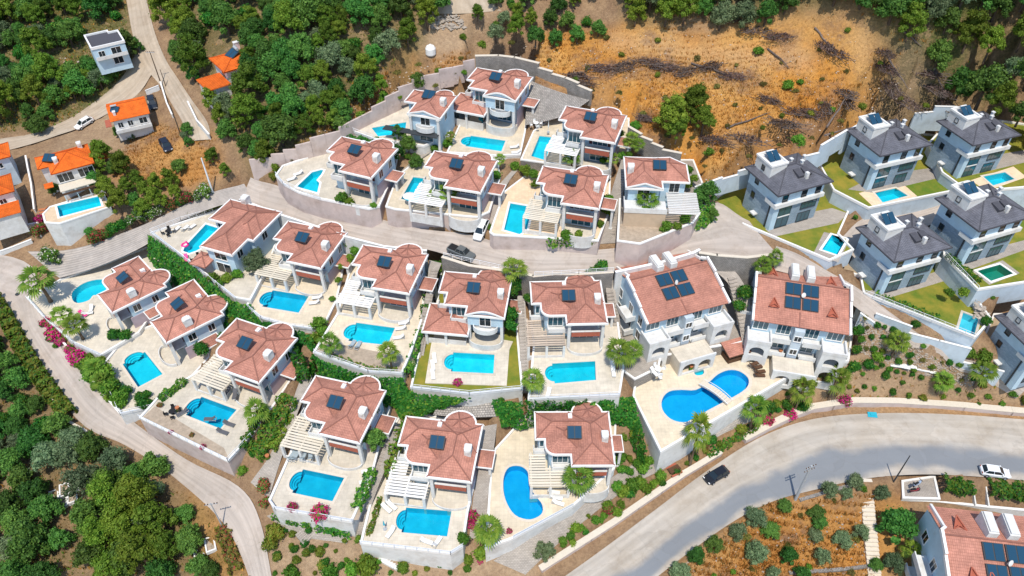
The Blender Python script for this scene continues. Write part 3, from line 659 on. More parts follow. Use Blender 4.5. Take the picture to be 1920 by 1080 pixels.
# ---------------------------------------------------------------- grey roofed houses on the right
GW, GD, GE = 11.6, 9.6, 8.2
def grey_house(label):
    root = thing('detached_house', label, 'house', group='grey roofed houses')
    O = [(0, 0), (GW, 0), (GW, GD), (0, GD)]; k = .40
    roof_parts(root, O, [(O, (GD / 2, GD / 2), (GW - GD / 2, GD / 2), k * GD / 2)], GE, 'darkroof', 'darkcap', None)
    MB().ring(grow(O, .06), grow(O, -.1), GE - .2, GE + .04).build('gutter', M['darkcap'], root)
    i0 = .85
    MB().box(i0, GW - i0, i0, GD - i0, 5.3, GE - .21).build('upper_wall', M['skytintwall'], root)
    MB().box(i0 + .02, GW - i0 - .02, i0 + .02, GD - i0 - .02, -1.5, 5.3).build('lower_wall', M['stoneclad'], root)
    MB().box(i0 - .45, GW - i0 + .1, i0 - .55, i0 + .015, 5.0, 5.75).box(i0 - .45, i0 - .3, i0 + .02, 3.2, 5.0, 5.75).build('balcony_band', M['white'], root)
    MB().box(i0 - .08, i0 + 1.0, i0 - .1, i0 + .016, -1.5, 4.99).box(i0 - .08, i0 + .015, i0 + .018, i0 + .9, -1.5, 4.99).build('corner_pier', M['skytintwall'], root)
    def w2(x, z, w_, h_, c): window(root, x, i0 + .01, z, '-y', w_, h_, 'glass', False, 'panelframe', cols=c)
    w2(3.35, .15, 2.5, 4.6, 2); w2(8.4, 3.0, 3.2, 1.3, 4); w2(8.0, .15, 2.6, 1.9, 3)
    MB().box(2.0, 4.7, i0 - .06, i0 + .0, 2.35, 2.6).build('transom', M['trim'], root)
    for x in (2.6, 6.6, 9.6): window(root, x, i0 - .01, 5.9, '-y', 1.0, 1.75, 'glassdark', False, 'panelframe', cols=1)
    window(root, i0, 6.6, 6.4, '-x', .9, .9, 'glassdark', False, 'panelframe', cols=1); window(root, i0, 6.8, 3.3, '-x', .8, 1.1, 'glassdark', False, 'panelframe', cols=1)
    for y in (3, 6.5): window(root, GW - i0, y, 6.0, '+x', 1.2, 1.4, 'glassdark', False, 'panelframe')
    MB().box(i0 - .16, i0 - .04, 1.9, 2.1, -1.5, 5.0).build('downpipe', M['panelframe'], root)
    MB().box(i0 - .9, i0 - .02, 4.4, 5.6, 1.0, 1.25).build('side_canopy', M['white'], root)
    # stair tower with flat roof and collectors
    t = thing_part('stair_tower', root, (1.3, 4.5, GE))
    MB().box(0, 3.3, 0, 4.2, -.1, 2.7).build('tower_wall', M['white'], t)
    sq = [(0, 0), (3.3, 0), (3.3, 4.2), (0, 4.2)]; MB().ring(grow(sq, .12), grow(sq, -.18), 2.65, 3.0).build('parapet', M['trim'], t)
    window(t, 0, 2.0, 1.1, '-x', .7, .8, 'glassdark', False, 'panelframe', cols=1)
    for x in (1.15, 2.35):
        def cl(): return MB().box(-.52, .52, -1.0, 1.0, 0, .09).mesh('collector', [M['panel']])
        c = link('collector', shared('towercoll', cl), t); c.location = (x, 2.2, 3.25); c.rotation_euler = (R(32), 0, 0)
    MB().tube([(-.7, 0, 0), (.7, 0, 0)], .28, 10).build('hot_water_drum', M['white'], t).location = (1.7, 3.3, 3.55)
    # raised roof lights, flue boxes and vents
    for x in (6.0, 7.6):
        o = MB().box(-.6, .6, -.9, .9, -.35, .32).build('roof_light', M['darkcap'], root); o.location = (x, 2.9, GE + 1.25); o.rotation_euler = (R(12), 0, 0)
    MB().box(-.28, .28, -.3, .3, -.4, .95).build('chimney', M['white'], root).location = (7.0, 1.9, GE + .9)
    for x, y in ((8.4, 5.1), (7.0, 6.3), (9.8, 6.2)):
        MB().box(-.22, .22, -.22, .22, -.5, .55).box(-.3, .3, -.3, .3, .55, .68).build('roof_vent', M['white'], root).location = (x, y, GE + 1.35)
    KIDS[root.name] = list(root.children)
    return root
# ---------------------------------------------------------------- plain houses with orange tiles
def plain_house(label, W, Dp, h, roofm='orange', capm='orangecap', wallm='white', ridge=None, gable=False, over=.6, rise=1.5, chim=(), sol=None, wins=(), group=None):
    root = thing('house', label, 'house', group=group)
    O = [(0, 0), (W, 0), (W, Dp), (0, Dp)]
    if gable:
        b = MB(); y = Dp * .62
        b.face([(0, 0, h), (W, 0, h), (W, y, h + rise), (0, y, h + rise)]); b.face([(W, y, h + rise), (W, Dp, h + .4), (0, Dp, h + .4), (0, y, h + rise)])
        b.flat(O, h - .1); b.face([(0.02, 0, h), (.02, y, h + rise), (.02, Dp, h + .4)]); b.face([(W - .02, 0, h), (W - .02, Dp, h + .4), (W - .02, y, h + rise)])
        ro = b.build('roof', M[roofm], root); MB().bar((0, y, h + rise + .03), (W, y, h + rise + .03), .2, .1).build('ridge_cap', M[capm], ro)
    else:
        r = min(W, Dp) / 2 if ridge is None else ridge
        r0, r1 = ((r, Dp / 2), (W - r, Dp / 2)) if W >= Dp else ((W / 2, r), (W / 2, Dp - r))
        roof_parts(root, O, [(O, r0, r1, rise)], h, roofm, capm, None)
    MB().prism(grow(O, -over), -2, h - .11).build('wall', M[wallm], root)
    for (x, y, z, f, w_, hh) in wins: window(root, x, y, z, f, w_, hh, 'glassdark')
    for (x, y, z) in chim: MB().box(-.35, .35, -.5, .5, -.8, .9).box(-.42, .42, -.57, .57, .9, 1.05).build('chimney', M['white'], root).location = (x, y, z)
    if sol:
        solar(root, *sol); MB().tube([(-.8, 0, 0), (.8, 0, 0)], .3, 10).build('hot_water_drum', M['metalgrey'], root).location = (sol[0], sol[1] + .9, sol[2] + .75)
    KIDS[root.name] = list(root.children)
    return root
# ================================================================ roads, plots, pools
def road_strip(name, secs, m, lift=.03, sub=5, k=5, cutz=.35, thick=0):
    """surface draped over the ground between pairs of seen edge points"""
    L = smooth_line([G(*a) for a, b in secs], k); Rr = smooth_line([G(*b) for a, b in secs], k); n = len(L)
    b = MB(); rows = []
    for i in range(n):
        row = []
        for j in range(sub + 1):
            q = L[i].lerp(Rr[i], j / sub); row.append(Vector((q.x, q.y, Z(q.x, q.y) + lift)))
        rows.append(row)
    for i in range(n - 1):
        for j in range(sub): b.face([rows[i][j], rows[i][j + 1], rows[i + 1][j + 1], rows[i + 1][j]][::1])
    me = b.mesh(name, [m], uv=False)
    ul = me.uv_layers.new(name='uv'); co = []
    ln = [0.0]
    for i in range(1, n): ln.append(ln[-1] + (L[i].lerp(Rr[i], .5) - L[i - 1].lerp(Rr[i - 1], .5)).length)
    for i in range(n - 1):
        for j in range(sub): co += [j / sub, ln[i], (j + 1) / sub, ln[i], (j + 1) / sub, ln[i + 1], j / sub, ln[i + 1]]
    if len(co) == len(ul.data) * 2: ul.data.foreach_set('uv', co)
    bm = bmesh.new(); bm.from_mesh(me); bmesh.ops.remove_doubles(bm, verts=bm.verts, dist=.001)
    if bm.faces and sum(f.normal.z for f in bm.faces) < 0: bmesh.ops.reverse_faces(bm, faces=bm.faces)
    bm.to_mesh(me); bm.free()
    poly = [(p.x, p.y) for p in L] + [(p.x, p.y) for p in Rr[::-1]]
    q = inside(poly, _mx, _my); CUT[q] = np.minimum(CUT[q], BASE[q] - cutz)
    o = link(name, me); o['kind'] = 'structure'; return L, Rr
def road_mat(name, c1, c2, band=None):
    m = mat(name, c1, .9, .1, .18, .25, 5, col2=c2, stain=.45); nt = m.node_tree; n, l = nt.nodes, nt.links; b = n['Principled BSDF']
    src = b.inputs['Base Color'].links[0].from_socket
    uv = n.new('ShaderNodeUVMap'); sx = n.new('ShaderNodeSeparateXYZ'); l.new(uv.outputs[0], sx.inputs[0])
    # streaks of traffic wear along the road
    mp = n.new('ShaderNodeMapping'); mp.inputs['Scale'].default_value = (9, .06, 1); l.new(uv.outputs[0], mp.inputs[0])
    ns = n.new('ShaderNodeTexNoise'); ns.inputs['Scale'].default_value = 1; ns.inputs['Detail'].default_value = 6; l.new(mp.outputs[0], ns.inputs['Vector'])
    mr = n.new('ShaderNodeMapRange'); mr.inputs[1].default_value = .35; mr.inputs[2].default_value = .7; mr.inputs[3].default_value = 1.06; mr.inputs[4].default_value = .8; l.new(ns.outputs['Fac'], mr.inputs[0])
    hs = n.new('ShaderNodeHueSaturation'); l.new(src, hs.inputs['Color']); l.new(mr.outputs[0], hs.inputs['Value']); out = hs.outputs[0]
    if band:
        u0, u1, col, amt = band
        tc = n.new('ShaderNodeTexCoord'); nz = n.new('ShaderNodeTexNoise'); nz.inputs['Scale'].default_value = .12; nz.inputs['Detail'].default_value = 7; l.new(tc.outputs['Object'], nz.inputs['Vector'])
        ad = n.new('ShaderNodeMath'); ad.operation = 'MULTIPLY_ADD'; ad.inputs[1].default_value = .5; l.new(nz.outputs['Fac'], ad.inputs[0]); l.new(sx.outputs['X'], ad.inputs[2])
        a = n.new('ShaderNodeMapRange'); a.interpolation_type = 'SMOOTHSTEP'; a.inputs[1].default_value = u0 + .22; a.inputs[2].default_value = u0 + .36; l.new(ad.outputs[0], a.inputs[0])
        c = n.new('ShaderNodeMapRange'); c.interpolation_type = 'SMOOTHSTEP'; c.inputs[1].default_value = u1 + .18; c.inputs[2].default_value = u1 + .36; c.inputs[3].default_value = amt; c.inputs[4].default_value = 0; l.new(ad.outputs[0], c.inputs[0])
        mu = n.new('ShaderNodeMath'); mu.operation = 'MULTIPLY'; l.new(a.outputs[0], mu.inputs[0]); l.new(c.outputs[0], mu.inputs[1])
        mx = n.new('ShaderNodeMix'); mx.data_type = 'RGBA'; l.new(mu.outputs[0], mx.inputs[0]); l.new(out, mx.inputs[6]); mx.inputs[7].default_value = (*col, 1); out = mx.outputs[2]
    tc2 = n.new('ShaderNodeTexCoord'); wn_ = n.new('ShaderNodeTexNoise'); wn_.inputs['Scale'].default_value = .5; wn_.inputs['Detail'].default_value = 6; l.new(tc2.outputs['Object'], wn_.inputs['Vector'])
    vm = n.new('ShaderNodeMix'); vm.data_type = 'RGBA'; vm.blend_type = 'LINEAR_LIGHT'; vm.inputs[0].default_value = .9; l.new(tc2.outputs['Object'], vm.inputs[6]); l.new(wn_.outputs['Color'], vm.inputs[7])
    vo = n.new('ShaderNodeTexVoronoi'); vo.feature = 'DISTANCE_TO_EDGE'; vo.inputs['Scale'].default_value = .22; l.new(vm.outputs[2], vo.inputs['Vector'])
    ck = n.new('ShaderNodeMapRange'); ck.inputs[1].default_value = .0; ck.inputs[2].default_value = .018; ck.inputs[3].default_value = .15; ck.inputs[4].default_value = 0; l.new(vo.outputs['Distance'], ck.inputs[0])
    vc = n.new('ShaderNodeTexVoronoi'); vc.inputs['Scale'].default_value = .22; l.new(vm.outputs[2], vc.inputs['Vector'])
    pv = n.new('ShaderNodeSeparateColor'); l.new(vc.outputs['Color'], pv.inputs[0]); pm = n.new('ShaderNodeMapRange'); pm.inputs[3].default_value = .95; pm.inputs[4].default_value = 1.03; l.new(pv.outputs[0], pm.inputs[0])
    h2 = n.new('ShaderNodeHueSaturation'); l.new(out, h2.inputs['Color']); l.new(pm.outputs[0], h2.inputs['Value'])
    cm = n.new('ShaderNodeMix'); cm.data_type = 'RGBA'; l.new(ck.outputs[0], cm.inputs[0]); l.new(h2.outputs[0], cm.inputs[6]); cm.inputs[7].default_value = (.16, .145, .13, 1)
    l.new(cm.outputs[2], b.inputs['Base Color']); return m
M['mainroad'] = road_mat('worn_asphalt_and_gravel', (.52, .475, .42), (.44, .38, .31), (.04, .42, (.20, .22, .245), .9))
M['estate_road'] = road_mat('pale_concrete', (.49, .42, .365), (.44, .385, .34))
M['dirt'] = road_mat('pale_dirt_track', (.50, .42, .33), (.43, .34, .25))
M['ramp'] = brick_mat('grey_ramp_pavers', (.42, .37, .33), (.36, .325, .295), (.3, .27, .25), .09, 2.2, .02, .9, 0, .2, .5)
def uvscale(m, sx, sy):
    nt = m.node_tree
    for nd in nt.nodes:
        if nd.type == 'TEX_BRICK':
            lk = nd.inputs['Vector'].links[0]; tc = nt.nodes.new('ShaderNodeTexCoord'); mp = nt.nodes.new('ShaderNodeMapping'); nt.links.new(tc.outputs['Object'], mp.inputs[0]); nt.links.new(mp.outputs[0], nd.inputs['Vector'])
    return m
M['paver_road'] = uvscale(brick_mat('garden_path_pavers', (.43, .38, .33), (.36, .32, .28), (.24, .215, .19), .4, .2, .02, .85, .5, .35, .45), 1, 1)
M['stone_drape'] = uvscale(brick_mat('pitched_grey_stone', (.45, .41, .37), (.32, .295, .27), (.20, .185, .17), .42, .36, .05, .9, .37, .9, .7), 1, 1)
ROAD_L = road_strip('estate_road', [((-40,590),(-40,470)),((15,592),(60,500)),((45,650),(75,575)),((95,725),(120,645)),((160,800),(195,745)),((235,835),(262,800)),((320,890),(350,862)),((400,960),(447,912)),((440,1015),(487,975)),((472,1095),(512,1095))], M['estate_road'])
road_strip('estate_road', [((450,374),(470,333)),((530,405),(525,350)),((640,440),(600,390)),((720,460),(700,408)),((800,468),(790,430)),((900,498),(880,440)),((1000,515),(960,462)),((1080,512),(1060,470)),((1160,508),(1150,466)),((1240,490),(1220,450)),((1320,474),(1300,420)),((1400,482),(1345,380)),((1455,475),(1405,415))], M['estate_road'], .05)
road_strip('paved_ramp', [((112,522),(52,472)),((185,500),(160,462)),((270,462),(255,428)),((330,420),(320,398)),((400,390),(395,362)),((470,367),(458,345))], M['ramp'], .07)
road_strip('lane', [((1440,505),(1455,462)),((1530,535),(1545,505)),((1605,577),(1625,553)),((1690,637),(1705,615)),((1800,697),(1815,675)),((1905,748),(1930,725))], M['estate_road'], .07)
MAINR = road_strip('main_road', [((1215,1095),(1040,1095)),((1300,1030),(1130,1030)),((1380,975),(1230,955)),((1450,940),(1330,880)),((1530,918),(1430,818)),((1620,898),(1530,785)),((1720,890),(1650,775)),((1820,893),(1780,777)),((1960,905),(1960,790))], M['mainroad'], .04, sub=8, k=8)
road_strip('dirt_track', [((235,-10),(272,-10)),((250,70),(290,60)),((268,120),(310,110)),((300,160),(335,150)),((325,200),(365,195)),((340,225),(390,232)),((355,265),(395,262))], M['dirt'], .05)
road_strip('dirt_track', [((-10,290),(-10,262)),((60,270),(55,252)),((120,250),(110,232)),((180,225),(165,200)),((255,180),(225,150)),((290,130),(255,100))], M['dirt'], .03)
road_strip('dirt_track', [((800,25),(940,20)),((810,8),(920,0)),((830,-8),(920,-12))], M['dirt'], .03)

for secs in ([((655,1003),(676,1012)),((688,930),(706,922)),((712,880),(728,866)),((735,810),(752,800))], [((880,1010),(912,1010)),((888,930),(915,930)),((900,860),(925,850)),((905,800),(932,795))], [((765,692),(790,692)),((790,610),(806,600)),((800,540),(815,530)),((805,488),(828,494))], [((976,735),(992,735)),((974,650),(990,650)),((970,555),(984,555))], [((1148,650),(1172,660)),((1138,560),(1155,555)),((1135,530),(1150,525))], [((1393,650),(1414,645)),((1372,545),(1402,550)),((1338,505),(1372,500))], [((703,392),(724,388)),((745,328),(760,322)),((795,288),(810,284))], [((904,405),(922,428)),((932,352),(950,348)),((960,320),(972,318))], [((1124,458),(1156,456)),((1142,375),(1165,372)),((1165,300),(1182,292))],
             [((985,1078),(925,1052)),((1062,1006),(1040,978)),((1122,956),(1092,934)),((1192,906),(1165,884)),((1248,878),(1225,850)),((1300,845),(1280,825)),((1420,785),(1405,768))], [((470,905),(505,935)),((508,850),(535,838)),((540,775),(560,770)),((562,715),(585,708))], [((500,968),(520,960)),((560,1005),(575,985)),((650,1020),(660,1000))]):
    road_strip('garden_path', secs, M['paver_road'], .05, 3, 4, .3)
road_strip('yard_paving', [((1572,452),(1602,484)),((1622,408),(1655,445)),((1705,394),(1745,422)),((1792,368),(1805,396))], M['estate_road'], .05, 4, 4, .3)
road_strip('stone_slope', [((984,235),(1045,222)),((988,195),(1078,207)),((996,152),(1106,188))], M['stone_drape'], .06, 8, 5, .4)
road_strip('stone_slope', [((812,778),(932,782)),((822,757),(936,766)),((838,742),(912,746))], M['stone_drape'], .06, 8, 4, .4)
road_strip('stone_slope', [((945,555),(1000,520)),((985,540),(1040,518)),((1000,530),(1000,515))], M['stone_drape'], .06, 4, 4, .4) if False else None
PADS = {}
HOLES = {}
def px_poly(z, pts): return ccw([tuple(P(x, y, z).xy) for x, y in pts])
def pad(key, z, pts, top='deck', wall='white', label=None, parapet=True, depth=None, ph=.35, name='terrace'):
    poly = px_poly(z, pts); PADS[key] = (poly, z, top, wall, label, parapet, ph, name, depth)
    HOLES[key] = []
    cut(poly, z - .18, .9); return poly
def build_pads():
    for key, (poly, z, top, wall, label, parapet, ph, name, depth) in PADS.items():
        o = MB().flat(poly, z, holes=HOLES[key]).build(name, M[top]); o['kind'] = 'structure'
        zb = min(min(Z(*p) for p in poly), min(Z(*((Vector(poly[i]) + Vector(poly[i - 1])) / 2)) for i in range(len(poly)))) - 1.2
        if label:
            b = MB().sides(poly, max(zb, z - 14), z - .003)
            r = b.build('retaining_wall', M[wall]); tag(r, label, 'wall', 'retaining walls of the plots')
            if parapet:
                MB().ring(grow(poly, .06), grow(poly, -.28), z - .12, z + ph).build('coping', M['trim'], r)
# key, level, outline, top, wall, label
pad('V185', 14.0, [(52,560),(115,525),(205,492),(280,462),(338,515),(262,625),(190,668),(140,645),(85,598)], 'deckpale', 'white', 'white wall under the terrace nearest the road junction')
pad('V280', 13.4, [(188,692),(240,628),(345,590),(425,560),(445,615),(350,720),(285,765),(226,778)], 'deckpale', 'white', 'white wall with railing under the middle pool terrace of the left row')
pad('V405', 15.0, [(262,784),(300,742),(400,680),(560,640),(555,700),(505,775),(472,818),(428,866)], 'deckpale', 'pinkwall', 'tall pale wall turning a sharp corner above the left road', ph=.25)
pad('V567', 14.0, [(505,940),(545,850),(585,700),(740,737),(722,800),(695,905),(660,980),(515,955)], 'deckpale', 'white', 'white terrace wall topped by pink bougainvillea')
pad('C3', 12.0, [(676,1020),(700,920),(728,820),(755,770),(908,800),(892,900),(878,960),(868,1026),(845,1040)], 'deckpale', 'white', 'white wall under the pool terrace at the bottom centre')
pad('Tia', 11.6, [(910,1030),(922,850),(1002,762),(1155,790),(1152,880),(1075,950),(960,1012)], 'deck', 'white', 'long white wall below the kidney shaped pool')
pad('V820', 18.0, [(770,728),(790,640),(815,600),(828,500),(962,518),(972,640),(980,730),(880,740)], 'lawn', 'white', 'white wall below the small lawn and white pool deck')
pad('V995', 18.9, [(990,750),(1000,650),(985,522),(1145,525),(1158,600),(1170,690),(1162,742)], 'deckpale', 'white', 'white wall under the pool terrace left of the tall palm')
pad('Ela', 19.8, [(588,662),(632,590),(668,465),(802,482),(792,600),(772,660),(754,702),(690,698)], 'deck', 'white', 'white wall above the ivy under the terrace with two palms', ph=.3)
pad('V510', 19.2, [(463,575),(495,510),(528,412),(652,440),(642,520),(632,565),(612,605),(585,618),(540,612),(490,598)], 'deck', 'white', 'curved white wall below the pool in front of the round dark tree')
pad('V460', 20.0, [(283,438),(400,398),(450,372),(535,402),(505,500),(470,565),(440,560),(360,495)], 'deckpale', 'white', 'white wall above the long ivy hedge')
pad('V615', 28.6, [(517,330),(530,312),(600,288),(650,255),(750,280),(738,330),(712,388),(692,393),(600,374),(560,362),(532,347)], 'deckpale', 'pinkwall', 'curved pale pink wall rising above the road bend', ph=.3)
pad('Rana', 29.0, [(723,388),(745,330),(800,288),(935,300),(938,335),(918,398),(895,408),(850,404),(740,393)], 'deck', 'pinkwall', 'pale pink wall beside the parked white van', ph=.15)
pad('V1005', 28.5, [(918,436),(945,360),(1000,318),(1145,332),(1142,400),(1122,452),(1060,449),(925,441)], 'decktan', 'pinkwall', 'pale pink wall with trailing flowers above the middle road', ph=.15)
pad('V1173', 29.2, [(1157,452),(1165,300),(1300,300),(1330,375),(1300,418),(1200,458)], 'paver', 'pinkwall', 'pale wall with hanging creeper at the road end', ph=.15)
pad('V752', 31.0, [(640,240),(700,217),(760,165),(855,182),(842,255),(795,276),(700,262)], 'deckpale', 'white', 'white wall below the triangular pool terrace')
pad('T885', 30.0, [(838,288),(862,235),(890,150),(998,148),(985,250),(976,292),(930,294)], 'deck', 'white', 'white wall below the pool of the topmost villa')
pad('Maya', 30.5, [(976,300),(1000,246),(1045,212),(1180,222),(1178,290),(1120,312),(1030,307)], 'deck', 'stonewall', 'grey stone wall below the pool beside the stone slope', ph=.15)
pad('Rigel', 13.8, [(1186,745),(1192,708),(1235,640),(1420,590),(1600,610),(1590,680),(1518,686),(1238,850)], 'deck', 'white', 'long white wall under the big shared pool terrace', ph=.5)
pad('Apt1', 16.2, [(1160,690),(1150,560),(1300,500),(1410,560),(1400,640),(1240,668),(1235,690),(1190,712)], 'paver', 'stonewall', 'grey stone wall beside the first apartment block', ph=.15)
# grey house plots
pad('G1410', 25.6, [(1393,422),(1330,380),(1420,320),(1575,330),(1590,400),(1572,440),(1600,470),(1555,490)], 'lawn', 'greywall', 'blue grey wall below the lawn beside the road end')
pad('G1605', 28.3, [(1562,358),(1530,300),(1600,240),(1755,255),(1770,330),(1795,358),(1628,392)], 'lawn', 'greywall', 'tall blue grey wall under the bright lawn and pool')
pad('G1760', 30.2, [(1765,325),(1740,270),(1790,215),(1960,240),(1960,350),(1815,362)], 'lawn', 'greywall', 'blue grey wall under the topmost grey house plot')
pad('G1625', 20.8, [(1618,552),(1610,510),(1640,440),(1790,450),(1800,520),(1858,600),(1828,635)], 'lawn', 'greywall', 'long blue grey wall with a lawn and empty pool above the lane')
pad('G1770', 24.6, [(1768,480),(1770,400),(1830,375),(1960,390),(1960,525),(1832,545)], 'lawn', 'greywall', 'white wall under the lawn with the green pool')
pad('G1870', 14.5, [(1835,650),(1862,590),(1960,590),(1960,700),(1900,690)], 'gravelpad', 'greywall', 'pale wall beside the unfinished sandy plot at the right edge')
pad('H2', 22.5, [(80,402),(94,388),(192,358),(208,388),(112,420),(84,418)], 'decktan', 'white', 'white wall below the long blue pool of the orange roofed house', ph=.15)
pad('PARK', 6.2, [(1690,902),(1752,893),(1762,937),(1692,935)], 'paver', 'white', 'white wall of the small parking bay at the bottom right', ph=.22)
pad('GSAND', 21.0, [(1563,505),(1590,470),(1640,505),(1632,525)], 'gravelpad', 'greywall', 'low wall round the small sandy triangular yard')

M['lawn'] = mat('dry_lawn_grass', (.12, .19, .02), .95, .2, .38, .9, 22, col2=(.34, .27, .04))
M['lawngreen'] = mat('watered_lawn_grass', (.09, .19, .018), .95, .2, .6, .9, 22, col2=(.22, .23, .03))
M['gravelpad'] = mat('bare_sandy_ground', (.48, .37, .25), .95, .15, 1.0, .4, 14)
M['garden'] = mat('garden_soil', (.50, .40, .30), .95, .18, 1.2, .4, 14)
M['stoneslope'] = brick_mat('pitched_stone_slope', (.44, .40, .36), (.33, .30, .28), (.22, .2, .19), .42, .36, .04, .9, .37, .9, .6)


POOLXY = []
def pool(label, key, z, pts, tile='pooltile', sem=None, smooth=0, deep=1.35, cop=.4, ncop=None):
    """pts: seen outline. sem=(edge index, depth ratio) adds a rounded stepped end on that edge (edge i runs from pts[i] to pts[i+1])"""
    q = [tuple(P(x, y, z).xy) for x, y in pts]; steps = None
    if smooth: q = smooth_loop(q, smooth)
    if sem:
        i, rat = sem; a, b = Vector(q[i]), Vector(q[(i + 1) % len(q)]); mid = (a + b) / 2; ax = (b - a) / 2
        cen = sum((Vector(p) for p in q), Vector((0, 0))) / len(q); out = Vector((ax.y, -ax.x)).normalized()
        if out.dot(mid - cen) < 0: out = -out
        ax2 = ax * .8; r = ax2.length * rat
        half = [tuple(mid - ax2 * math.cos(R(t)) + out * r * math.sin(R(t))) for t in range(0, 181, 15)]
        steps = (mid, ax2, out, r); q = q[:i + 1] + half + q[i + 1:]
    q = ccw(q); POOLXY.append(q); root = thing('swimming_pool', label, 'pool', (0, 0, 0), group='swimming pools')
    cz = sum(p[0] for p in q) / len(q), sum(p[1] for p in q) / len(q)
    root.location = (cz[0], cz[1], z); L = [(p[0] - cz[0], p[1] - cz[1]) for p in q]
    HOLES[key].append(q) if key else None
    cut(q, z - deep - .6, 1.1)
    b = MB(); b.flat(L, -deep); b.sides(L[::-1], -deep, -.02); b.build('basin', M[tile], root)
    MB().flat(L, -.13).build('water', M['water'], root)
    MB().ring(grow(L, cop), L, -.06, .05).build('coping', M[ncop or 'coping'], root)
    if steps:
        mid, ax2, out, r = steps; st = Vector(cz)
        for k, (f, d) in enumerate(((1.0, .32), (.76, .6), (.5, .88))):
            pl = ccw([tuple(mid - ax2 * math.cos(R(t)) * (f if k == 0 else 1) * .985 + out * (r * .985 * math.sin(R(t)) * 1.0) - st) for t in range(0, 181, 15)])
            # step k is the crescent beyond a smaller half disc
            inn = [tuple(mid - ax2 * math.cos(R(t)) * (1 - .24 * (k + 1)) + out * r * math.sin(R(t)) * (1 - .24 * (k + 1)) - st) for t in range(0, 181, 15)]
            outr = [tuple(mid - ax2 * math.cos(R(t)) * (1 - .24 * k) * .985 + out * r * math.sin(R(t)) * (1 - .24 * k) * .985 - st) for t in range(0, 181, 15)]
            sb = MB(); zz = -.28 - .27 * k
            for i in range(len(inn) - 1):
                f1 = [(*outr[i], zz), (*outr[i + 1], zz), (*inn[i + 1], zz), (*inn[i], zz)]
                nn = (Vector(f1[1]) - Vector(f1[0])).cross(Vector(f1[2]) - Vector(f1[0]))
                sb.face(f1 if nn.z > 0 else f1[::-1]); sb.face([(*inn[i], zz), (*inn[i + 1], zz), (*inn[i + 1], zz - .3), (*inn[i], zz - .3)])
            sb.build('step', M[tile], root)
    return root
pool('turquoise pool with round stepped end in front of the topmost villa', 'T885', 30.0, [(883,254.6),(948,264),(940,284),(872.5,274.4)], sem=(3, .9))
pool('turquoise pool left of the small palm beside the stone slope', 'Maya', 30.5, [(1011.7,255),(1042.7,258.3),(1037,278),(1029,281),(1023,301),(996,293)], ncop='deck')
pool('turquoise pool on the triangular terrace of the small upper villa', 'V752', 31.0, [(696.7,240),(762,229),(759,250),(709,256)])
pool('angular turquoise pool above the curved pink wall', 'V615', 28.6, [(585.2,323),(602,318.5),(606.4,319.5),(602.2,327.4),(593.3,338),(599,343),(595,361),(556.3,350.4)], ncop='trim')
pool('turquoise pool beside the round white parasol', 'Rana', 29.0, [(775,332),(799.3,335),(782,381),(752,373)])
pool('deep turquoise pool with cut corner beside the middle road', 'V1005', 28.5, [(957,381),(998,388),(988,431),(974,439.5),(945,431)], ncop='trim')
pool('turquoise pool with a pink float at its rounded end', 'V460', 20.0, [(386,420.6),(416,430),(384.3,461),(369,470),(355,475),(343.4,471),(345.8,463.9)], ncop='trim')
pool('blue pool with steps in front of the round dark tree', 'V510', 19.2, [(511.7,544.3),(579.3,555),(560,586.7),(491.7,575)], 'pooltilemid', (3, .8))
pool('turquoise pool between two small palms and a pergola', 'Ela', 19.8, [(668.3,605),(740.7,615),(726.7,647.3),(653.3,639.3)], sem=(3, .85))
pool('turquoise pool set in a white deck with lawn around it', 'V820', 18.15, [(850,660.7),(927.3,665),(925,700.7),(845.7,696.7)], sem=(3, .8), ncop='deckpale')
pool('turquoise pool below the weathered slatted pergola', 'V995', 18.9, [(1035,681.7),(1116,677.3),(1117.3,712.7),(1040,719.3)], sem=(3, .8))
pool('curved turquoise pool half under the roof near the road junction', 'V185', 14.0, [(190,524),(206,532),(190,552),(175,554),(167,563),(148,568.5),(137,564),(135,550),(146,538),(165,528)], smooth=3)
pool('turquoise pool with round steps in the middle of the left row', 'V280', 13.4, [(271.7,660),(305,701.7),(259,726),(230,683)], sem=(3, .75))
pool('blue pool above the tall pale corner wall', 'V405', 15.0, [(378.3,744),(444,768.3),(413.3,804),(348.3,778.3)], 'pooltilemid', (3, .7))
pool('blue pool behind the pink bougainvillea', 'V567', 14.0, [(568.3,880),(645.7,896),(623.3,940),(547.7,924)], 'pooltilemid', (3, .7))
pool('blue pool with white sunbeds at the bottom centre', 'C3', 12.0, [(761.7,951.7),(846.7,958.3),(838.3,1006),(752.7,998.3)], 'pooltilemid', (3, .7))
pool('kidney shaped deep blue pool', 'Tia', 11.6, [(955,876),(975,874),(989,884),(991,900),(994,915),(1005,931),(1016,945),(1017,961),(1005,971),(988,974),(966,966),(951,945),(944,920),(945,893)], 'pooltiledark', smooth=3)
pool('large blue lagoon pool crossed by a footbridge', 'Rigel', 13.8, [(1330,716),(1346,702),(1366,694),(1386,696),(1402,708),(1403,722),(1392,734),(1370,747),(1330,768),(1300,785),(1282,792),(1258,786),(1242,768),(1242,748),(1255,734),(1278,731),(1305,731)], 'pooltiledark', smooth=3, cop=.55)
pool('small round turquoise pool beside the big lagoon pool', 'Rigel', 13.8, [(1320,697),(1318,702),(1311,704),(1304,703),(1301,697),(1304,691),(1311,689),(1317,691)], 'pooltile', smooth=2, deep=.6, cop=.45)
pool('blue pool on the pink tiled pad of the bright lawn', 'G1605', 28.3, [(1640,361),(1680,353),(1702,367),(1655,380)])
pool('blue pool by the topmost grey house', 'G1760', 30.2, [(1843,331),(1884,323),(1902,336),(1862,348)])
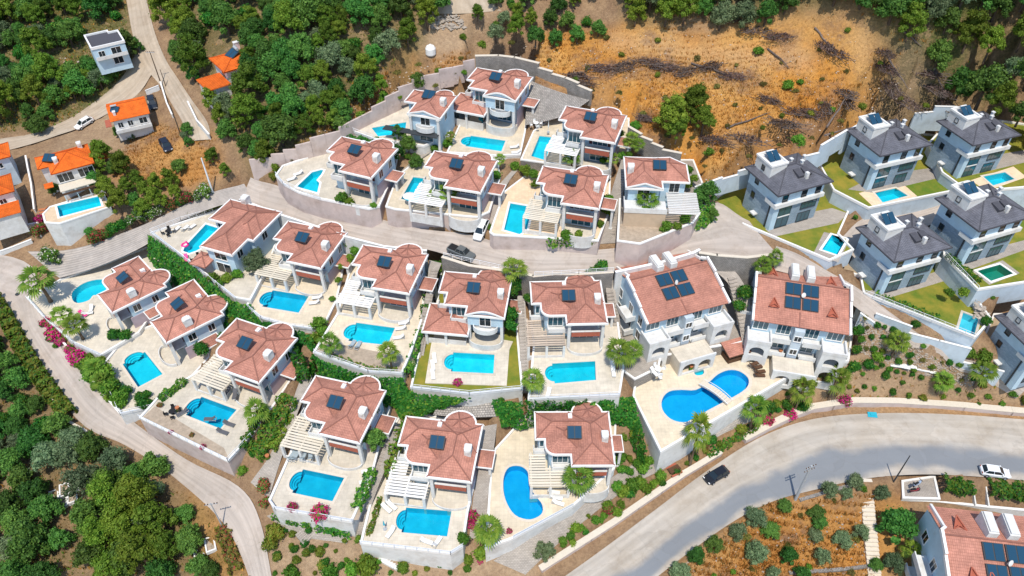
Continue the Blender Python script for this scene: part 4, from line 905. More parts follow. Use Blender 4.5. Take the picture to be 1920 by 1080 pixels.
pool('blue pool at the corner of the lawn beside the road end', 'G1410', 25.6, [(1560,440),(1587,448),(1570,478),(1541,468)], ncop='trim')
pool('green pool in the yellowed lawn', 'G1770', 24.6, [(1832,508),(1875,496),(1900,513),(1858,527)], 'pooltilegreen', ncop='trim')
pool('pale half filled pool at the end of the right lawn', 'G1625', 20.8, [(1806,586),(1835,597),(1827,628),(1797,617)], 'pooltilepale', ncop='deckpale') if False else None
M['pooltilepale'] = brick_mat('pale_pool_mosaic', (.30, .60, .66), (.32, .62, .68), (.35, .64, .7), .3, .3, .01, .4, 0, .05, .2)
pool('pale half filled pool at the end of the right lawn', 'G1625', 20.8, [(1806,586),(1835,597),(1827,628),(1797,617)], 'pooltilepale', ncop='deckpale')
pool('long narrow blue pool of the orange roofed house', 'H2', 22.5, [(107,386),(185,368),(190,386),(112,407)], ncop='trim')
# big pool deck of the villa with the lawn, paved pads by the grey houses
def sheet(name, z, pts, m, thick=.04):
    o = MB().flat(px_poly(z, pts), z).build(name, M[m]); o['kind'] = 'structure'; return o
HOLES_EXTRA = HOLES['V820'][:]
q = px_poly(18.15, [(797,718),(808,648),(815,615),(962,640),(955,655),(950,723)]); o = MB().flat(q, 18.15, holes=HOLES_EXTRA).sides(q, 17.99, 18.15).build('pool_deck', M['deckpale']); o['kind'] = 'structure'
HOLES['V820'] = [grow(HOLES['V820'][0], .05)]
for key, z, pts in (('G1605', 28.3, [(1610,362),(1690,342),(1720,368),(1640,390)]), ('G1760', 30.2, [(1820,338),(1900,312),(1925,332),(1850,358)]), ('G1410', 25.6, [(1545,435),(1595,445),(1572,492),(1525,475)]), ('G1770', 24.6, [(1822,508),(1880,488),(1912,512),(1855,534)])):
    pl = px_poly(z + .006, pts); o = MB().flat(pl, z + .006, holes=[grow(h, .02) for h in HOLES[key]]).build('pool_surround', M['decktan' if key[1:] in ('1605', '1760') else 'paver']); o['kind'] = 'structure'
for z, pts in ((25.608, [(1435,430),(1455,410),(1560,390),(1590,400),(1572,418),(1450,444)]), (28.308, [(1590,355),(1640,330),(1765,312),(1775,330),(1640,362)]), (30.208, [(1775,310),(1810,300),(1930,280),(1940,300),(1815,330)]), (20.808, [(1620,548),(1650,540),(1788,500),(1800,518),(1655,562)]), (20.81, [(1788,500),(1803,505),(1856,600),(1840,612)]), (24.608, [(1768,478),(1810,480),(1940,445),(1945,460),(1820,505)])):
    sheet('house_path', z, pts, 'paver')
sheet('greener_lawn', 28.304, [(1668,350),(1735,330),(1790,356),(1720,370)], 'lawngreen')
for z, pts in ((19.81, [(590,660),(612,640),(750,668),(756,700),(690,696)]), (15.01, [(266,784),(290,762),(420,840),(430,862)]), (14.01, [(660,975),(688,905),(697,905),(672,975)]), (11.61, [(1078,948),(1150,880),(1128,820),(1108,905)]), (29.205, [(1158,450),(1163,420),(1290,400),(1300,418),(1200,455)])):
    sheet('planting_bed', z, pts, 'garden')
sheet('lawn_garden', 14.005, [(985,690)] and [(1, 1), (2, 1), (2, 2)], 'garden') if False else None
build_pads()

# ---------------------------------------------------------------- the red roofed villas
VILLAS = [ # label, kind, seen back left and front right eave corners, eave height, plinth
 ('red roofed villa at the bottom centre with white pergola and pool', 'plain', (762.2,781.1), (883.6,904.2), 18.0, 1.2),
 ('red roofed villa beside the kidney shaped pool', 'plain', (1002.5,773), (1153,873), 17.8, 1.2),
 ('red roofed villa behind the pink bougainvillea terrace', 'plain', (592.3,704.8), (674.2,830.9), 20.0, 1.2),
 ('lowest red roofed villa of the left row, above the corner wall', 'plain', (444.2,597.3), (485.5,718.1), 21.0, 1.2),
 ('middle red roofed villa of the left row', 'plain', (363.3,524.3), (311.7,643.3), 19.6, 1.2),
 ('red roofed villa nearest the left road junction', 'plain', (260,480.7), (210,586.7), 19.8, 1.2),
 ('red roofed villa behind the weathered slatted pergola', 'plain', (994.1,529), (1139.2,606.4), 25.0, 1.2),
 ('red roofed villa just left of the parked pickup, above two palms', 'plain', (681.1,459.4), (767.2,550.7), 26.0, 1.2),
 ('red roofed villa right of the round dark tree', 'plain', (540,415), (601.7,503.3), 25.2, 1.2),
 ('red roofed villa above the curved pink wall', 'plain', (640.7,256.3), (695.6,334.1), 34.7, 1.2),
 ('red roofed villa behind the parked white van', 'plain', (815,283.3), (901,361.5), 35.0, 1.2),
 ('red roofed villa with a pool beside the middle road', 'plain', (1018.3,311.7), (1123.3,391.7), 35.0, 1.2),
 ('red roofed villa right of the grey stone slope', 'plain', (1061.7,199), (1153.3,268.3), 37.4, 1.2),
 ('red roofed villa with tiled annex and lawn, below the pickup', 'annex', (834,509.3), (945.6,596.9), 24.8, 1.2),
 ('topmost red roofed villa with a tiled annex', 'annex', (894.5,127.2), (966.6,190), 37.6, 2.0),
]
VPOS = {}
vp = {}
for label, kind, pa, pd, ze, base in VILLAS:
    if kind not in vp: r = vp[kind] = villa(label, kind, 1.6)
    else: r = dup(vp[kind], label)
    loc, rz, s = two_point((0, 9.6), (11.3, 0), pa, pd, ze, ZE)
    r.location = loc; r.rotation_euler = (0, 0, rz); r.scale = (s, s, s); VPOS[label] = (loc, rz, s)
    print('VILLA', label[:44], 'scale %.3f floor %.2f rot %.1f' % (s, loc.z, math.degrees(rz)))
PERG = [('bottom centre', 'woodwhite', 'bright white slatted pergola on the bottom centre villa'), ('kidney', 'woodcream', 'cream slatted pergola beside the kidney shaped pool'), ('behind the pink bou', 'woodcream', 'cream slatted pergola above the grey blue sunbeds'),
 ('lowest red', 'woodcream', 'cream pergola above the two dark sunbeds'), ('weathered', 'wood', 'weathered slatted pergola with uneven brown slats'), ('just left of', 'woodwhite', 'white slatted pergola of the villa beside the pickup'),
 ('right of the round dark', 'woodcream', 'cream slatted pergola right of the round dark tree'), ('parked white van', 'woodwhite', 'white slatted pergola beside the round white parasol'), ('beside the middle road', 'woodcream', 'cream slatted pergola beside the pool of the middle road'), ('grey stone slope', 'woodwhite', 'white slatted pergola behind the palm near the stone slope')]
pp = {}
for key, m, label in PERG:
    for vl, (loc, rz, s) in VPOS.items():
        if key in vl:
            if m not in pp: r = pp[m] = pergola(label, m)
            else: r = dup(pp[m], label)
            r.location = loc; r.rotation_euler = (0, 0, rz); r.scale = (s, s, s)
# small upper villa and the two villas with a plan of their own
def villa_custom(label, O, hips, ze, fronts, wallm='skytintwall', base=1.6, recess=None):
    root = thing('villa', label, 'villa', group='red roofed villas of the estate')
    roof_parts(root, O, hips, ze); MB().prism(grow(O, -.55), -base, ze - .21).build('wall', M[wallm], root)
    for f in fronts: window(root, *f)
    return root
O = [(0, 9.0), (0, 4.2), (2.4, 4.2), (2.4, 0), (9.0, 0), (9.0, 9.0)] + arc(6.4, 8.8, 1.9, 6, 174, 12)
r = villa_custom('small red roofed villa left of the topmost villa', O, [([(2.4, 0), (9, 0), (9, 9), (2.4, 9)], (5.7, 3.3), (5.7, 5.8), 1.4), ([(0, 4.2), (9, 4.2), (9, 9), (0, 9)], (2.4, 6.6), (6.6, 6.6), 1.0), (arc(6.4, 8.8, 1.9, 0, 340, 17), (6.4, 8.8), (6.4, 8.8), .85)], 5.8,
    [(5.7, .54, 3.5, '-y', 1.8, 1.8, 'glassdark'), (5.7, .54, .2, '-y', 2.6, 2.1, 'glass'), (8.46, 4, 3.5, '+x', 1.0, 1.4, 'glassdark'), (1.6, 4.74, 3.5, '-y', 1.0, 1.4, 'glassdark')])
solar(r, 4.6, 5.6, 7.3, 0, R(20)); tank(r, 8.0, 4.4, 6.8, 0, .85); column(r, 2.9, .1, -1.6, 5.5, .45); column(r, 8.5, .1, -1.6, 5.5, .45)
bb = ccw([(4.0, .6)] + arc(5.7, .3, 1.9, 180, 360, 10, 1.3) + [(7.4, .6)]); bo = MB().prism(bb, 2.7, 2.9).build('balcony', M['white'], r); MB().ring(bb, grow(bb, -.14), 2.9, 3.7).build('balustrade', M['white'], bo)
MB().box(-2.6, 8.6, -1.4, .2, 2.3, 2.42).build('dark_awning', M['panelframe'], r)
g = MB()
for (x0, z0, x1, z1) in ((2.4, 5.85, 5.7, 6.9), (5.7, 6.9, 9.0, 5.85)):
    g.face([(x0, -.02, z0), (x1, -.02, z1), (5.7, 3.4, 7.28), (5.7, 3.35, 7.28)] if False else [(x0, -.02, z0), (x1, -.02, z1), (5.7, 3.0, 7.24)])
g.build('pediment_roof', M['roof'], r); MB().bar((2.3, -.04, 5.85), (5.7, -.04, 6.9), .16, .24).bar((5.7, -.04, 6.9), (9.1, -.04, 5.85), .16, .24).build('pediment_trim', M['trim'], r)
MB().face([(2.6, .2, 5.6), (8.8, .2, 5.6), (8.8, .2, 5.9), (5.7, .2, 6.85), (2.6, .2, 5.9)]).build('gable_wall', M['skytintwall'], r)
loc, rz, s = two_point((0, 9.0), (9.0, 0), (776.7,168.3), (825,223.3), 37.0, 5.8); r.location = loc; r.rotation_euler = (0, 0, rz); r.scale = (s,) * 3; print('V752', s, loc.z)
O = [(0, 9.8), (0, 0), (6.4, 0), (6.4, 2.4), (11.2, 2.4), (11.2, 8.0), (8.4, 10.2), (5.6, 9.8)]
r = villa_custom('red roofed villa with a white beamed balcony at the road end', O, [([(0, 0), (6.4, 0), (6.4, 9.8), (0, 9.8)], (3.2, 3.2), (3.2, 6.4), 1.5), ([(0, 2.4), (11.2, 2.4), (11.2, 8.0), (8.4, 10.1), (5.6, 9.8), (0, 9.8)], (3.3, 6.2), (7.8, 6.0), 1.6)], 5.8,
    [(3.2, .54, 3.3, '-y', 2.0, 2.0, 'glassdark'), (8.8, 2.94, 3.3, '-y', 1.7, 2.0, 'glassdark'), (.54, 4, 3.4, '-x', 1.2, 1.4, 'glassdark')])
solar(r, 6.0, 5.2, 7.4, 0, R(18)); tank(r, .9, 4.6, 6.7, 0, .95)
bo = MB().box(-.2, 7.2, -3.0, .5, 2.7, 2.9).build('balcony', M['white'], r); MB().box(-.2, 7.2, -3.0, -2.85, 2.9, 3.7).box(-.2, -.05, -2.84, .5, 2.9, 3.7).build('balustrade', M['white'], bo)
MB().box(-.1, 7.1, -2.9, .5, -1.6, 2.69).build('ground_floor', M['stuccoTan'], r)
bm_ = MB().box(-.5, .5, -.08, .08, 0, .2).mesh('beam', [M['woodwhite']])
for i in range(13):
    o = link('beam', bm_, r); o.location = (10.2, -3.0 + i * .5, 2.95); o.scale = (5.4, 1, 1)
g = MB()
for a in ((-.0, 5.85, 3.2, 6.9), (3.2, 6.9, 6.4, 5.85)): g.face([(a[0], -.02, a[1]), (a[2], -.02, a[3]), (3.2, 3.1, 7.35)])
g.build('pediment_roof', M['roof'], r); MB().bar((-.1, -.04, 5.85), (3.2, -.04, 6.9), .16, .24).bar((3.2, -.04, 6.9), (6.5, -.04, 5.85), .16, .24).build('pediment_trim', M['trim'], r)
MB().face([(.2, .2, 5.6), (6.2, .2, 5.6), (6.2, .2, 5.9), (3.2, .2, 6.85), (.2, .2, 5.9)]).build('gable_wall', M['skytintwall'], r)
loc, rz, s = two_point((0, 0), (11.2, 8.0), (1174,352.5), (1287,309), 35.2, 5.8); r.location = loc; r.rotation_euler = (0, 0, rz); r.scale = (s,) * 3; print('V1173', s, loc.z)
O = [(0, 6.4), (0, 0.9), (2.6, .9), (2.6, 0), (9.3, 0), (9.3, 11.6), (3.4, 11.6), (3.4, 6.4)]
O = [(0, 12.2), (0, 6.4), (3.2, 6.4), (3.2, 0), (9.2, 0), (9.2, 4.2), (10.2, 4.2), (10.2, 12.2)]
r = villa_custom('red roofed villa above the long ivy hedge, without solar panel', O, [([(3.2, 0), (9.2, 0), (9.2, 12.2), (3.2, 12.2)], (6.2, 3.0), (6.2, 9.2), 1.3), ([(0, 6.4), (10.2, 6.4), (10.2, 12.2), (0, 12.2)], (2.9, 9.3), (7.3, 9.3), 1.24), ([(5, 4.2), (10.2, 4.2), (10.2, 12.2), (5, 12.2)], (7.6, 6.8), (7.6, 9.4), 1.12)], 5.4,
    [(6.2, .54, 3.2, '-y', 2.2, 1.5, 'glassdark'), (6.2, .54, .2, '-y', 2.6, 2.1, 'glassdark'), (8.66, 2.2, 3.2, '+x', 1.2, 1.5, 'glassdark'), (9.66, 7.5, 3.2, '+x', 1.2, 1.5, 'glassdark'), (1.6, 6.94, 3.2, '-y', 1.2, 1.5, 'glassdark')])
tank(r, 3.2, 12.3, 5.9, 0, .9); A = [(1.2, -1.6), (4.4, -1.6), (4.4, 1.6), (1.2, 1.6)]; roof_parts(r, A, [(A, (2.8, 0), (2.8, 0.2), .6)], 2.6, trim=None, name='porch_roof')
loc, rz, s = two_point((0, 12.2), (9.2, 0), (432,374), (435,478.5), 25.6, 5.4); r.location = loc; r.rotation_euler = (0, 0, rz); r.scale = (s,) * 3; print('V460', s, loc.z, math.degrees(rz))

# ---------------------------------------------------------------- apartment blocks
for label, pa, pd, ze, arc_, af in (('red roofed apartment block with white arches left of the tiled hut', (1214.9,608), (1366.5,567.6), 23.2, True, 0), ('red roofed apartment block right of the brown sunbeds', (1412.6,600), (1592.9,628), 22.0, True, 4)):
    r = apartment(label, arc_, af); loc, rz, s = two_point((0, 0), (14.2, 0), pa, pd, ze, AE); r.location = loc; r.rotation_euler = (0, 0, rz); r.scale = (s,) * 3; print('APT', s, loc.z, math.degrees(rz))
r = apartment('red roofed apartment block below the main road at the bottom right', False, 5); loc, rz, s = two_point((0.8, 12.5), (14.2, 12.5), (1747,949), (1955,972), 10.2, AE + .85); r.location = loc; r.rotation_euler = (0, 0, rz); r.scale = (s,) * 3; print('APT3', s, loc.z, math.degrees(rz))
# ---------------------------------------------------------------- grey roofed houses
GH = [('grey roofed house beside the road end with terrace furniture', (1459.7,368.2), (1563,339.7), 33.95), ('grey roofed house above the bright lawn, upper middle', (1650.6,293), (1749,271), 36.4), ('grey roofed house at the upper right corner of the group', (1825,273), (1915,253), 37.9), ('grey roofed house behind the long lawn and empty pool', (1677,492), (1785.7,463.7), 29.2), ('grey roofed house beside the green pool', (1836.4,434), (1940,405), 33.0), ('grey roofed house cut off by the right edge', (1945,668), (2055,642), 22.5)]
g0 = None
for label, pa, pd, ze in GH:
    if g0 is None: r = g0 = grey_house(label)
    else: r = dup(g0, label)
    loc, rz, s = two_point((0, 0), (GW, 0), pa, pd, ze, GE); r.location = loc; r.rotation_euler = (0, 0, rz); r.scale = (s,) * 3; print('GREY', label[:40], 'scale %.3f floor %.2f rot %.1f' % (s, loc.z, math.degrees(rz)), [tuple(round(v) for v in pix(loc + Matrix.Rotation(rz, 3, 'Z') @ Vector(q) * s)) for q in ((0, 9.6, GE), (.85, .85, 0))])
# ---------------------------------------------------------------- orange roofed houses at the left
r = plain_house('white house with bright orange gable roof above the dark car', 10.5, 10.5, 4.6, gable=True, rise=1.6, chim=((1.6, 2.6, 5.2),), sol=(1.9, 4.4, 5.8, R(-25), R(20)), wins=((2.2, .6, 2.0, '-y', 1.3, 1.5), (4.8, .6, 2.0, '-y', 1.3, 1.5), (8.2, .6, 1.9, '-y', 2.0, 1.7), (9.9, 4, 2, '+x', 1.4, 1.6)), group='orange roofed houses')
MB().box(-1.6, -.1, .3, 4.6, 3.0, 3.15).build('side_roof', M['brickred'], r); MB().box(.5, 10, -1.2, .6, 1.2, 1.4).box(.5, 10, -1.2, -1.08, 1.4, 2.2).build('balcony', M['white'], r)
loc, rz, s = two_point((0, 0), (10.5, 0), (207,229), (281,212.5), 31.5, 4.6); r.location = loc; r.rotation_euler = (0, 0, rz); r.scale = (s,) * 3; print('H1', s, loc.z)
O = [(0, 9.0), (0, 3.6), (2.2, 3.6), (2.2, 0), (11, 0), (11, 9)]
r = thing('house', 'white house with bright orange hip roof beside the long blue pool', 'house', group='orange roofed houses')
roof_parts(r, O, [([(2.2, 0), (11, 0), (11, 9), (2.2, 9)], (6.6, 4.4), (6.6, 4.6), 1.8), ([(0, 3.6), (11, 3.6), (11, 9), (0, 9)], (2.7, 6.3), (8.3, 6.3), 1.2)], 5.8, 'orange', 'orangecap', None)
MB().prism(grow(O, -.6), -2, 5.69).build('wall', M['white'], r)
for wd in ((4.6, .6, 3.0, '-y', 3.0, 2.0, 'glassdark', False, 'trim', 3), (8.8, .6, 3.0, '-y', 3.0, 2.0, 'glassdark', False, 'trim', 3), (10.4, 4, 3, '+x', 1.6, 1.6, 'glassdark')): window(r, *wd)
solar(r, 2.9, 5.0, 7.1, R(-35), R(22)); tank(r, 4.0, 3.2, 6.9, 0, .8); tank(r, 9.4, 7.2, 6.9, 0, .8)
MB().box(2.6, 10.8, -2.6, .4, 2.55, 2.7).build('cream_awning', M['woodcream'], r); MB().box(11, 14.2, 5.4, 8.4, 3.0, 3.15).build('carport_roof', M['orange'], r); MB().box(-.2, 1.6, 1.0, 3.0, 2.2, 2.4).build('lean_to_roof', M['orange'], r)
for i in range(4):
    column(r, 3 + i * 2.5, -2.5, -.6, 2.5, .2); 
for i in range(5): MB().box(2.9, 10.7, -3.6 + i * .17, -3.53 + i * .17, 2.2, 2.3).build('beam', M['woodbrown'], r)
for x in (11.2, 14.0): column(r, x, 5.6, -2, 3.0, .25)
loc, rz, s = two_point((2.2, 0), (11, 0), (95,327.5), (177,305), 28.0, 5.8); r.location = loc; r.rotation_euler = (0, 0, rz); r.scale = (s,) * 3; print('H2', s, loc.z)
H2 = (loc, rz, s)
r = plain_house('white house with orange roofs cut off by the left edge', 9, 8, 6.0, rise=1.5, wins=((6, .6, 3.3, '-y', 1.3, 1.2), (8.4, 3, 3.3, '+x', 1.3, 1.2)), group='orange roofed houses')
MB().box(1, 8.4, -4.5, .6, -2, 3.4).build('lower_wing', M['white'], r); MB().box(.6, 8.8, -4.9, .2, 3.4, 3.55).build('lower_roof', M['orange'], r)
loc, rz, s = two_point((0, 0), (9, 0), (-60,382), (27,358), 26.0, 6.0); r.location = loc; r.rotation_euler = (0, 0, rz); r.scale = (s,) * 3; print('H3', s, loc.z)
r = plain_house('blue walled house with a small orange roof at the left edge', 8, 7, 5.5, wallm='greywall', rise=1.3, wins=((5, .6, 3, '-y', 1.3, 1.2),), group='orange roofed houses')
loc, rz, s = two_point((0, 0), (8, 0), (-55,312), (20,293), 28.5, 5.5); r.location = loc; r.rotation_euler = (0, 0, rz); r.scale = (s,) * 3
r = plain_house('orange roofed house among pines with a lower orange terrace roof', 7.5, 8, 5.0, rise=1.2, chim=((.9, 5.6, 6),), sol=(3.6, 3.6, 6.3, R(15), R(22)), wins=((5, .6, 2.4, '-y', 1.6, 1.6),), group='orange roofed houses')
MB().box(3.0, 8.6, -4.2, .4, 2.9, 3.1).build('terrace_roof', M['orange'], r); MB().box(3.3, 8.2, -3.9, .2, -2, 2.9).build('terrace_wall', M['white'], r)
loc, rz, s = two_point((0, 0), (7.5, 0), (391,109), (420,136), 39.0, 5.0); r.location = loc; r.rotation_euler = (0, 0, rz); r.scale = (s,) * 3; print('H4', s, loc.z)
r = thing('house', 'white flat roofed house among dark trees at the top left', 'house')
MB().box(0, 8.5, 0, 9.5, -2, 5.6).build('wall', M['skytintwall'], r); sq = [(0, 0), (8.5, 0), (8.5, 8), (6, 8), (6, 9.5), (0, 9.5)]; MB().ring(grow(sq, .2), grow(sq, -.2), 5.4, 6.1).build('parapet', M['trim'], r); MB().flat(sq, 5.62).build('flat_roof', M['darkcap'], r)
for wd in ((2, 0, 3, '-y', 1.5, 1.5, 'glassdark'), (5.8, 0, 3, '-y', 2.4, 1.8, 'glassdark'), (5.5, 0, .2, '-y', 2.4, 1.9, 'glassdark'), (8.5, 3, 3, '+x', 1.4, 1.5, 'glassdark')): window(r, *wd)
MB().box(.2, 8.3, -1.2, -.01, 2.5, 2.7).box(.2, 8.3, -1.2, -1.1, 2.7, 3.5).build('balcony', M['white'], r)
loc, rz, s = two_point((0, 0), (8.5, 0), (171,90), (232,76), 38.2, 6.0); r.location = loc; r.rotation_euler = (0, 0, rz); r.scale = (s,) * 3; print('H5', s, loc.z)
# ================================================================ the ground sheet
def in_px(pts, X, Y): return inside(pts, X, Y)
def terrain():
    ex = lambda a, lo, hi: np.concatenate([lo, a, hi])
    xs = ex(GX, [-900, -500, -320, -240, -200], [200, 240, 320, 500, 900]); ys = ex(GY, [-300, -120, -50, -10, 10], [300, 330, 400, 600, 1000])
    ny, nx = len(ys), len(xs); zz = np.empty((ny, nx)); ii = np.clip(np.searchsorted(GX, xs), 0, len(GX) - 1); jj = np.clip(np.searchsorted(GY, ys), 0, len(GY) - 1)
    zz = CUT[np.ix_(jj, ii)].copy()
    mx, my = np.meshgrid(xs, ys)
    rgh = np.random.default_rng(3).normal(0, .05, zz.shape); zz += np.where(np.abs(CUT - BASE)[np.ix_(jj, ii)] < .01, rgh, 0)
    d = my * _cp - (zz - CAMZ) * _sp; u = my * _sp + (zz - CAMZ) * _cp; d = np.where(d < 1, 1, d)
    PX, PY = 960 + FPX * mx / d, 540 - FPX * u / d
    dry = np.zeros(zz.shape); grn = np.zeros(zz.shape); pale = np.zeros(zz.shape)
    for pts, v in (([(830,110),(960,60),(1130,60),(1180,40),(1330,70),(1480,30),(1620,40),(1780,240),(1640,240),(1420,310),(1330,350),(1240,300),(1100,180),(960,130)], 1.0), ([(1440,940),(1700,930),(1700,1090),(1240,1090)], .8), ([(560,280),(720,150),(830,110),(870,140),(700,215),(500,320)], .75), ([(270,230),(400,250),(420,330),(330,360),(210,330)], .7), ([(1270,900),(1500,760),(1930,790),(1930,770),(1480,740),(1100,1000)], .5), ([(340,900),(470,1000),(480,1090),(380,1090)], .55)):
        dry[in_px(pts, PX, PY)] = v
    for pts, v in (([(-50,-50),(235,-50),(260,130),(160,230),(-50,250)], .8), ([(280,-60),(830,-60),(800,90),(700,200),(480,330),(400,190)], .55), ([(1600,-60),(2000,-60),(2000,260),(1800,200),(1620,30)], .9), ([(1150,-60),(1600,-60),(1600,10),(1180,40)], .7), ([(-50,580),(160,810),(430,980),(480,1090),(-50,1090)], .35)):
        grn[in_px(pts, PX, PY)] = v
    for pts, v in (([(100,225),(240,190),(270,280),(100,290)], .4), ([(505,990),(700,1000),(1000,1040),(1000,1090),(505,1090)], .6), ([(800,0),(940,0),(900,100),(800,100)], .6), ([(1600,590),(1930,700),(1930,770),(1480,760)], .35), ([(0,800),(60,830),(40,1000),(0,1000)], .4)):
        pale[in_px(pts, PX, PY)] = v
    def blur(a, n=3):
        for _ in range(n):
            p = np.pad(a, 1, mode='edge'); a = (p[:-2, 1:-1] + p[2:, 1:-1] + p[1:-1, :-2] + p[1:-1, 2:] + p[1:-1, 1:-1]) / 5
        return a
    bru = np.zeros(zz.shape)
    for pts, v in (([(1050,150),(1090,125),(1160,112),(1260,105),(1300,125),(1290,150),(1200,140),(1120,150),(1080,165)], 1), ([(1290,115),(1380,120),(1440,140),(1440,175),(1380,170),(1310,150)], .8), ([(1440,60),(1500,60),(1510,90),(1445,92)], .9), ([(1525,50),(1560,60),(1595,130),(1570,120),(1540,90)], .9), ([(1560,160),(1605,165),(1610,205),(1570,225),(1500,240),(1480,265),(1440,260),(1450,230),(1520,205)], .9), ([(1300,255),(1410,240),(1420,285),(1330,290)], .8), ([(1640,70),(1670,80),(1680,130),(1725,200),(1700,215),(1660,190),(1650,130)], .9), ([(1700,60),(1740,90),(1760,140),(1800,205),(1770,210),(1730,150)], .8)):
        bru[in_px(pts, PX, PY)] = v
    for pts in ([(1590,50),(1625,60),(1660,240),(1615,240),(1620,140)], [(1690,90),(1715,100),(1790,235),(1750,235)], [(1140,60),(1300,85),(1430,95),(1520,90),(1530,130),(1420,120),(1290,105),(1130,85)]): pale[in_px(pts, PX, PY)] = .55
    dry, grn, pale, bru = blur(dry), blur(grn), blur(pale), blur(bru, 2)
    v = np.stack([mx.ravel(), my.ravel(), zz.ravel()], 1)
    idx = np.arange(ny * nx).reshape(ny, nx); f = np.stack([idx[:-1, :-1], idx[:-1, 1:], idx[1:, 1:], idx[1:, :-1]], -1).reshape(-1, 4)
    me = bpy.data.meshes.new('ground'); me.vertices.add(len(v)); me.vertices.foreach_set('co', v.ravel()); me.loops.add(f.size); me.loops.foreach_set('vertex_index', f.ravel()); me.polygons.add(len(f)); me.polygons.foreach_set('loop_start', np.arange(0, f.size, 4)); me.polygons.foreach_set('use_smooth', np.ones(len(f), bool)); me.update(calc_edges=True)
    ca = me.color_attributes.new('cover', 'FLOAT_COLOR', 'POINT'); ca.data.foreach_set('color', np.stack([dry.ravel(), grn.ravel(), pale.ravel(), bru.ravel()], 1).ravel())
    m = bpy.data.materials.new('hillside_soil_and_dry_grass'); m.use_nodes = True; nt = m.node_tree; n, l = nt.nodes, nt.links; b = n['Principled BSDF']; b.inputs['Roughness'].default_value = .95; b.inputs['Specular IOR Level'].default_value = .1
    at = n.new('ShaderNodeAttribute'); at.attribute_name = 'cover'; sp = n.new('ShaderNodeSeparateColor'); l.new(at.outputs['Color'], sp.inputs[0]); tc = n.new('ShaderNodeTexCoord')
    def noise(s, d=8, r=.65):
        q = n.new('ShaderNodeTexNoise'); q.inputs['Scale'].default_value = s; q.inputs['Detail'].default_value = d; q.inputs['Roughness'].default_value = r; l.new(tc.outputs['Object'], q.inputs['Vector']); return q.outputs['Fac']
    def rng_(s, a, b_, c=0, d=1):
        q = n.new('ShaderNodeMapRange'); q.inputs[1].default_value = a; q.inputs[2].default_value = b_; q.inputs[3].default_value = c; q.inputs[4].default_value = d; l.new(s, q.inputs[0]); return q.outputs[0]
    def mixc(f, a, b_):
        q = n.new('ShaderNodeMix'); q.data_type = 'RGBA'
        l.new(f, q.inputs[0])
        for i, c in ((6, a), (7, b_)):
            if isinstance(c, tuple): q.inputs[i].default_value = (*c, 1)
            else: l.new(c, q.inputs[i])
        return q.outputs[2]
    def mul(a, b_):
        q = n.new('ShaderNodeMath'); q.operation = 'MULTIPLY'; l.new(a, q.inputs[0])
        if isinstance(b_, float): q.inputs[1].default_value = b_
        else: l.new(b_, q.inputs[1])
        return q.outputs[0]
    big, mid, fine = noise(.06, 6), noise(.35, 8, .7), noise(2.2, 8, .75)
    soil = mixc(rng_(mid, .35, .65), (.36, .235, .135), (.24, .15, .09))
    drymix = mixc(rng_(mid, .35, .62), (.54, .225, .035), (.43, .20, .05)); drymix = mixc(rng_(big, .42, .62), drymix, (.56, .30, .09)); drymix = mixc(mul(rng_(noise(.16, 7, .7), .52, .66), .8), drymix, (.17, .10, .07))
    und = mixc(rng_(fine, .4, .65), (.05, .085, .02), (.15, .13, .04))
    pal = mixc(rng_(mid, .35, .65), (.50, .37, .24), (.40, .28, .18))
    c = mixc(sp.outputs[0], soil, drymix); c = mixc(mul(sp.outputs[1], rng_(mid, .3, .5)), c, und); c = mixc(sp.outputs[2], c, pal); c = mixc(mul(mul(at.outputs['Alpha'], rng_(mid, .36, .56)), .75), c, mixc(rng_(fine, .4, .6), (.13, .085, .07), (.24, .16, .12)))
    hs = n.new('ShaderNodeHueSaturation'); l.new(c, hs.inputs['Color']); l.new(rng_(fine, .3, .7, .68, 1.28), hs.inputs['Value'])
    l.new(hs.outputs[0], b.inputs['Base Color'])
    bp = n.new('ShaderNodeBump'); bp.inputs['Strength'].default_value = .9; bp.inputs['Distance'].default_value = .35; l.new(fine, bp.inputs['Height']); l.new(bp.outputs[0], b.inputs['Normal'])
    me.materials.append(m); o = link('ground', me); o['kind'] = 'structure'
terrain()
# ================================================================ plants
LM = {
 'broad': leaf_mat('dark_green_leaves', (.05, .145, .03), (.13, .27, .045), .03, .42),
 'pine': leaf_mat('pine_needles', (.085, .165, .015), (.21, .29, .035), .02, .35),
 'olive': leaf_mat('olive_leaves', (.085, .145, .065), (.21, .28, .14), .02, .35),
 'bush': leaf_mat('bright_green_leaves', (.07, .19, .018), (.19, .31, .035), .03, .3),
 'ivy': leaf_mat('ivy_leaves', (.016, .11, .014), (.055, .21, .025), .012, .2),
 'palm': leaf_mat('palm_fronds', (.085, .185, .018), (.24, .33, .045), .02, .2),
 'yellow': leaf_mat('yellow_green_leaves', (.14, .17, .02), (.26, .26, .04), .02, .25),
 'pink': leaf_mat('magenta_blossom', (.55, .01, .16), (.75, .03, .28), .012, .12),
 'red': leaf_mat('rust_red_blossom', (.30, .06, .04), (.45, .10, .07), .02, .25),
 'white': leaf_mat('white_oleander_blossom', (.6, .6, .5), (.75, .72, .62), .01, .1),
 'brush': leaf_mat('dead_brush_twigs', (.085, .055, .05), (.20, .14, .12), .02, .3),
 'dry': leaf_mat('dry_grass_blades', (.45, .20, .035), (.58, .30, .07), .015, .2),
 'weed': leaf_mat('dull_weed_leaves', (.11, .12, .03), (.25, .20, .06), .03, .3)}
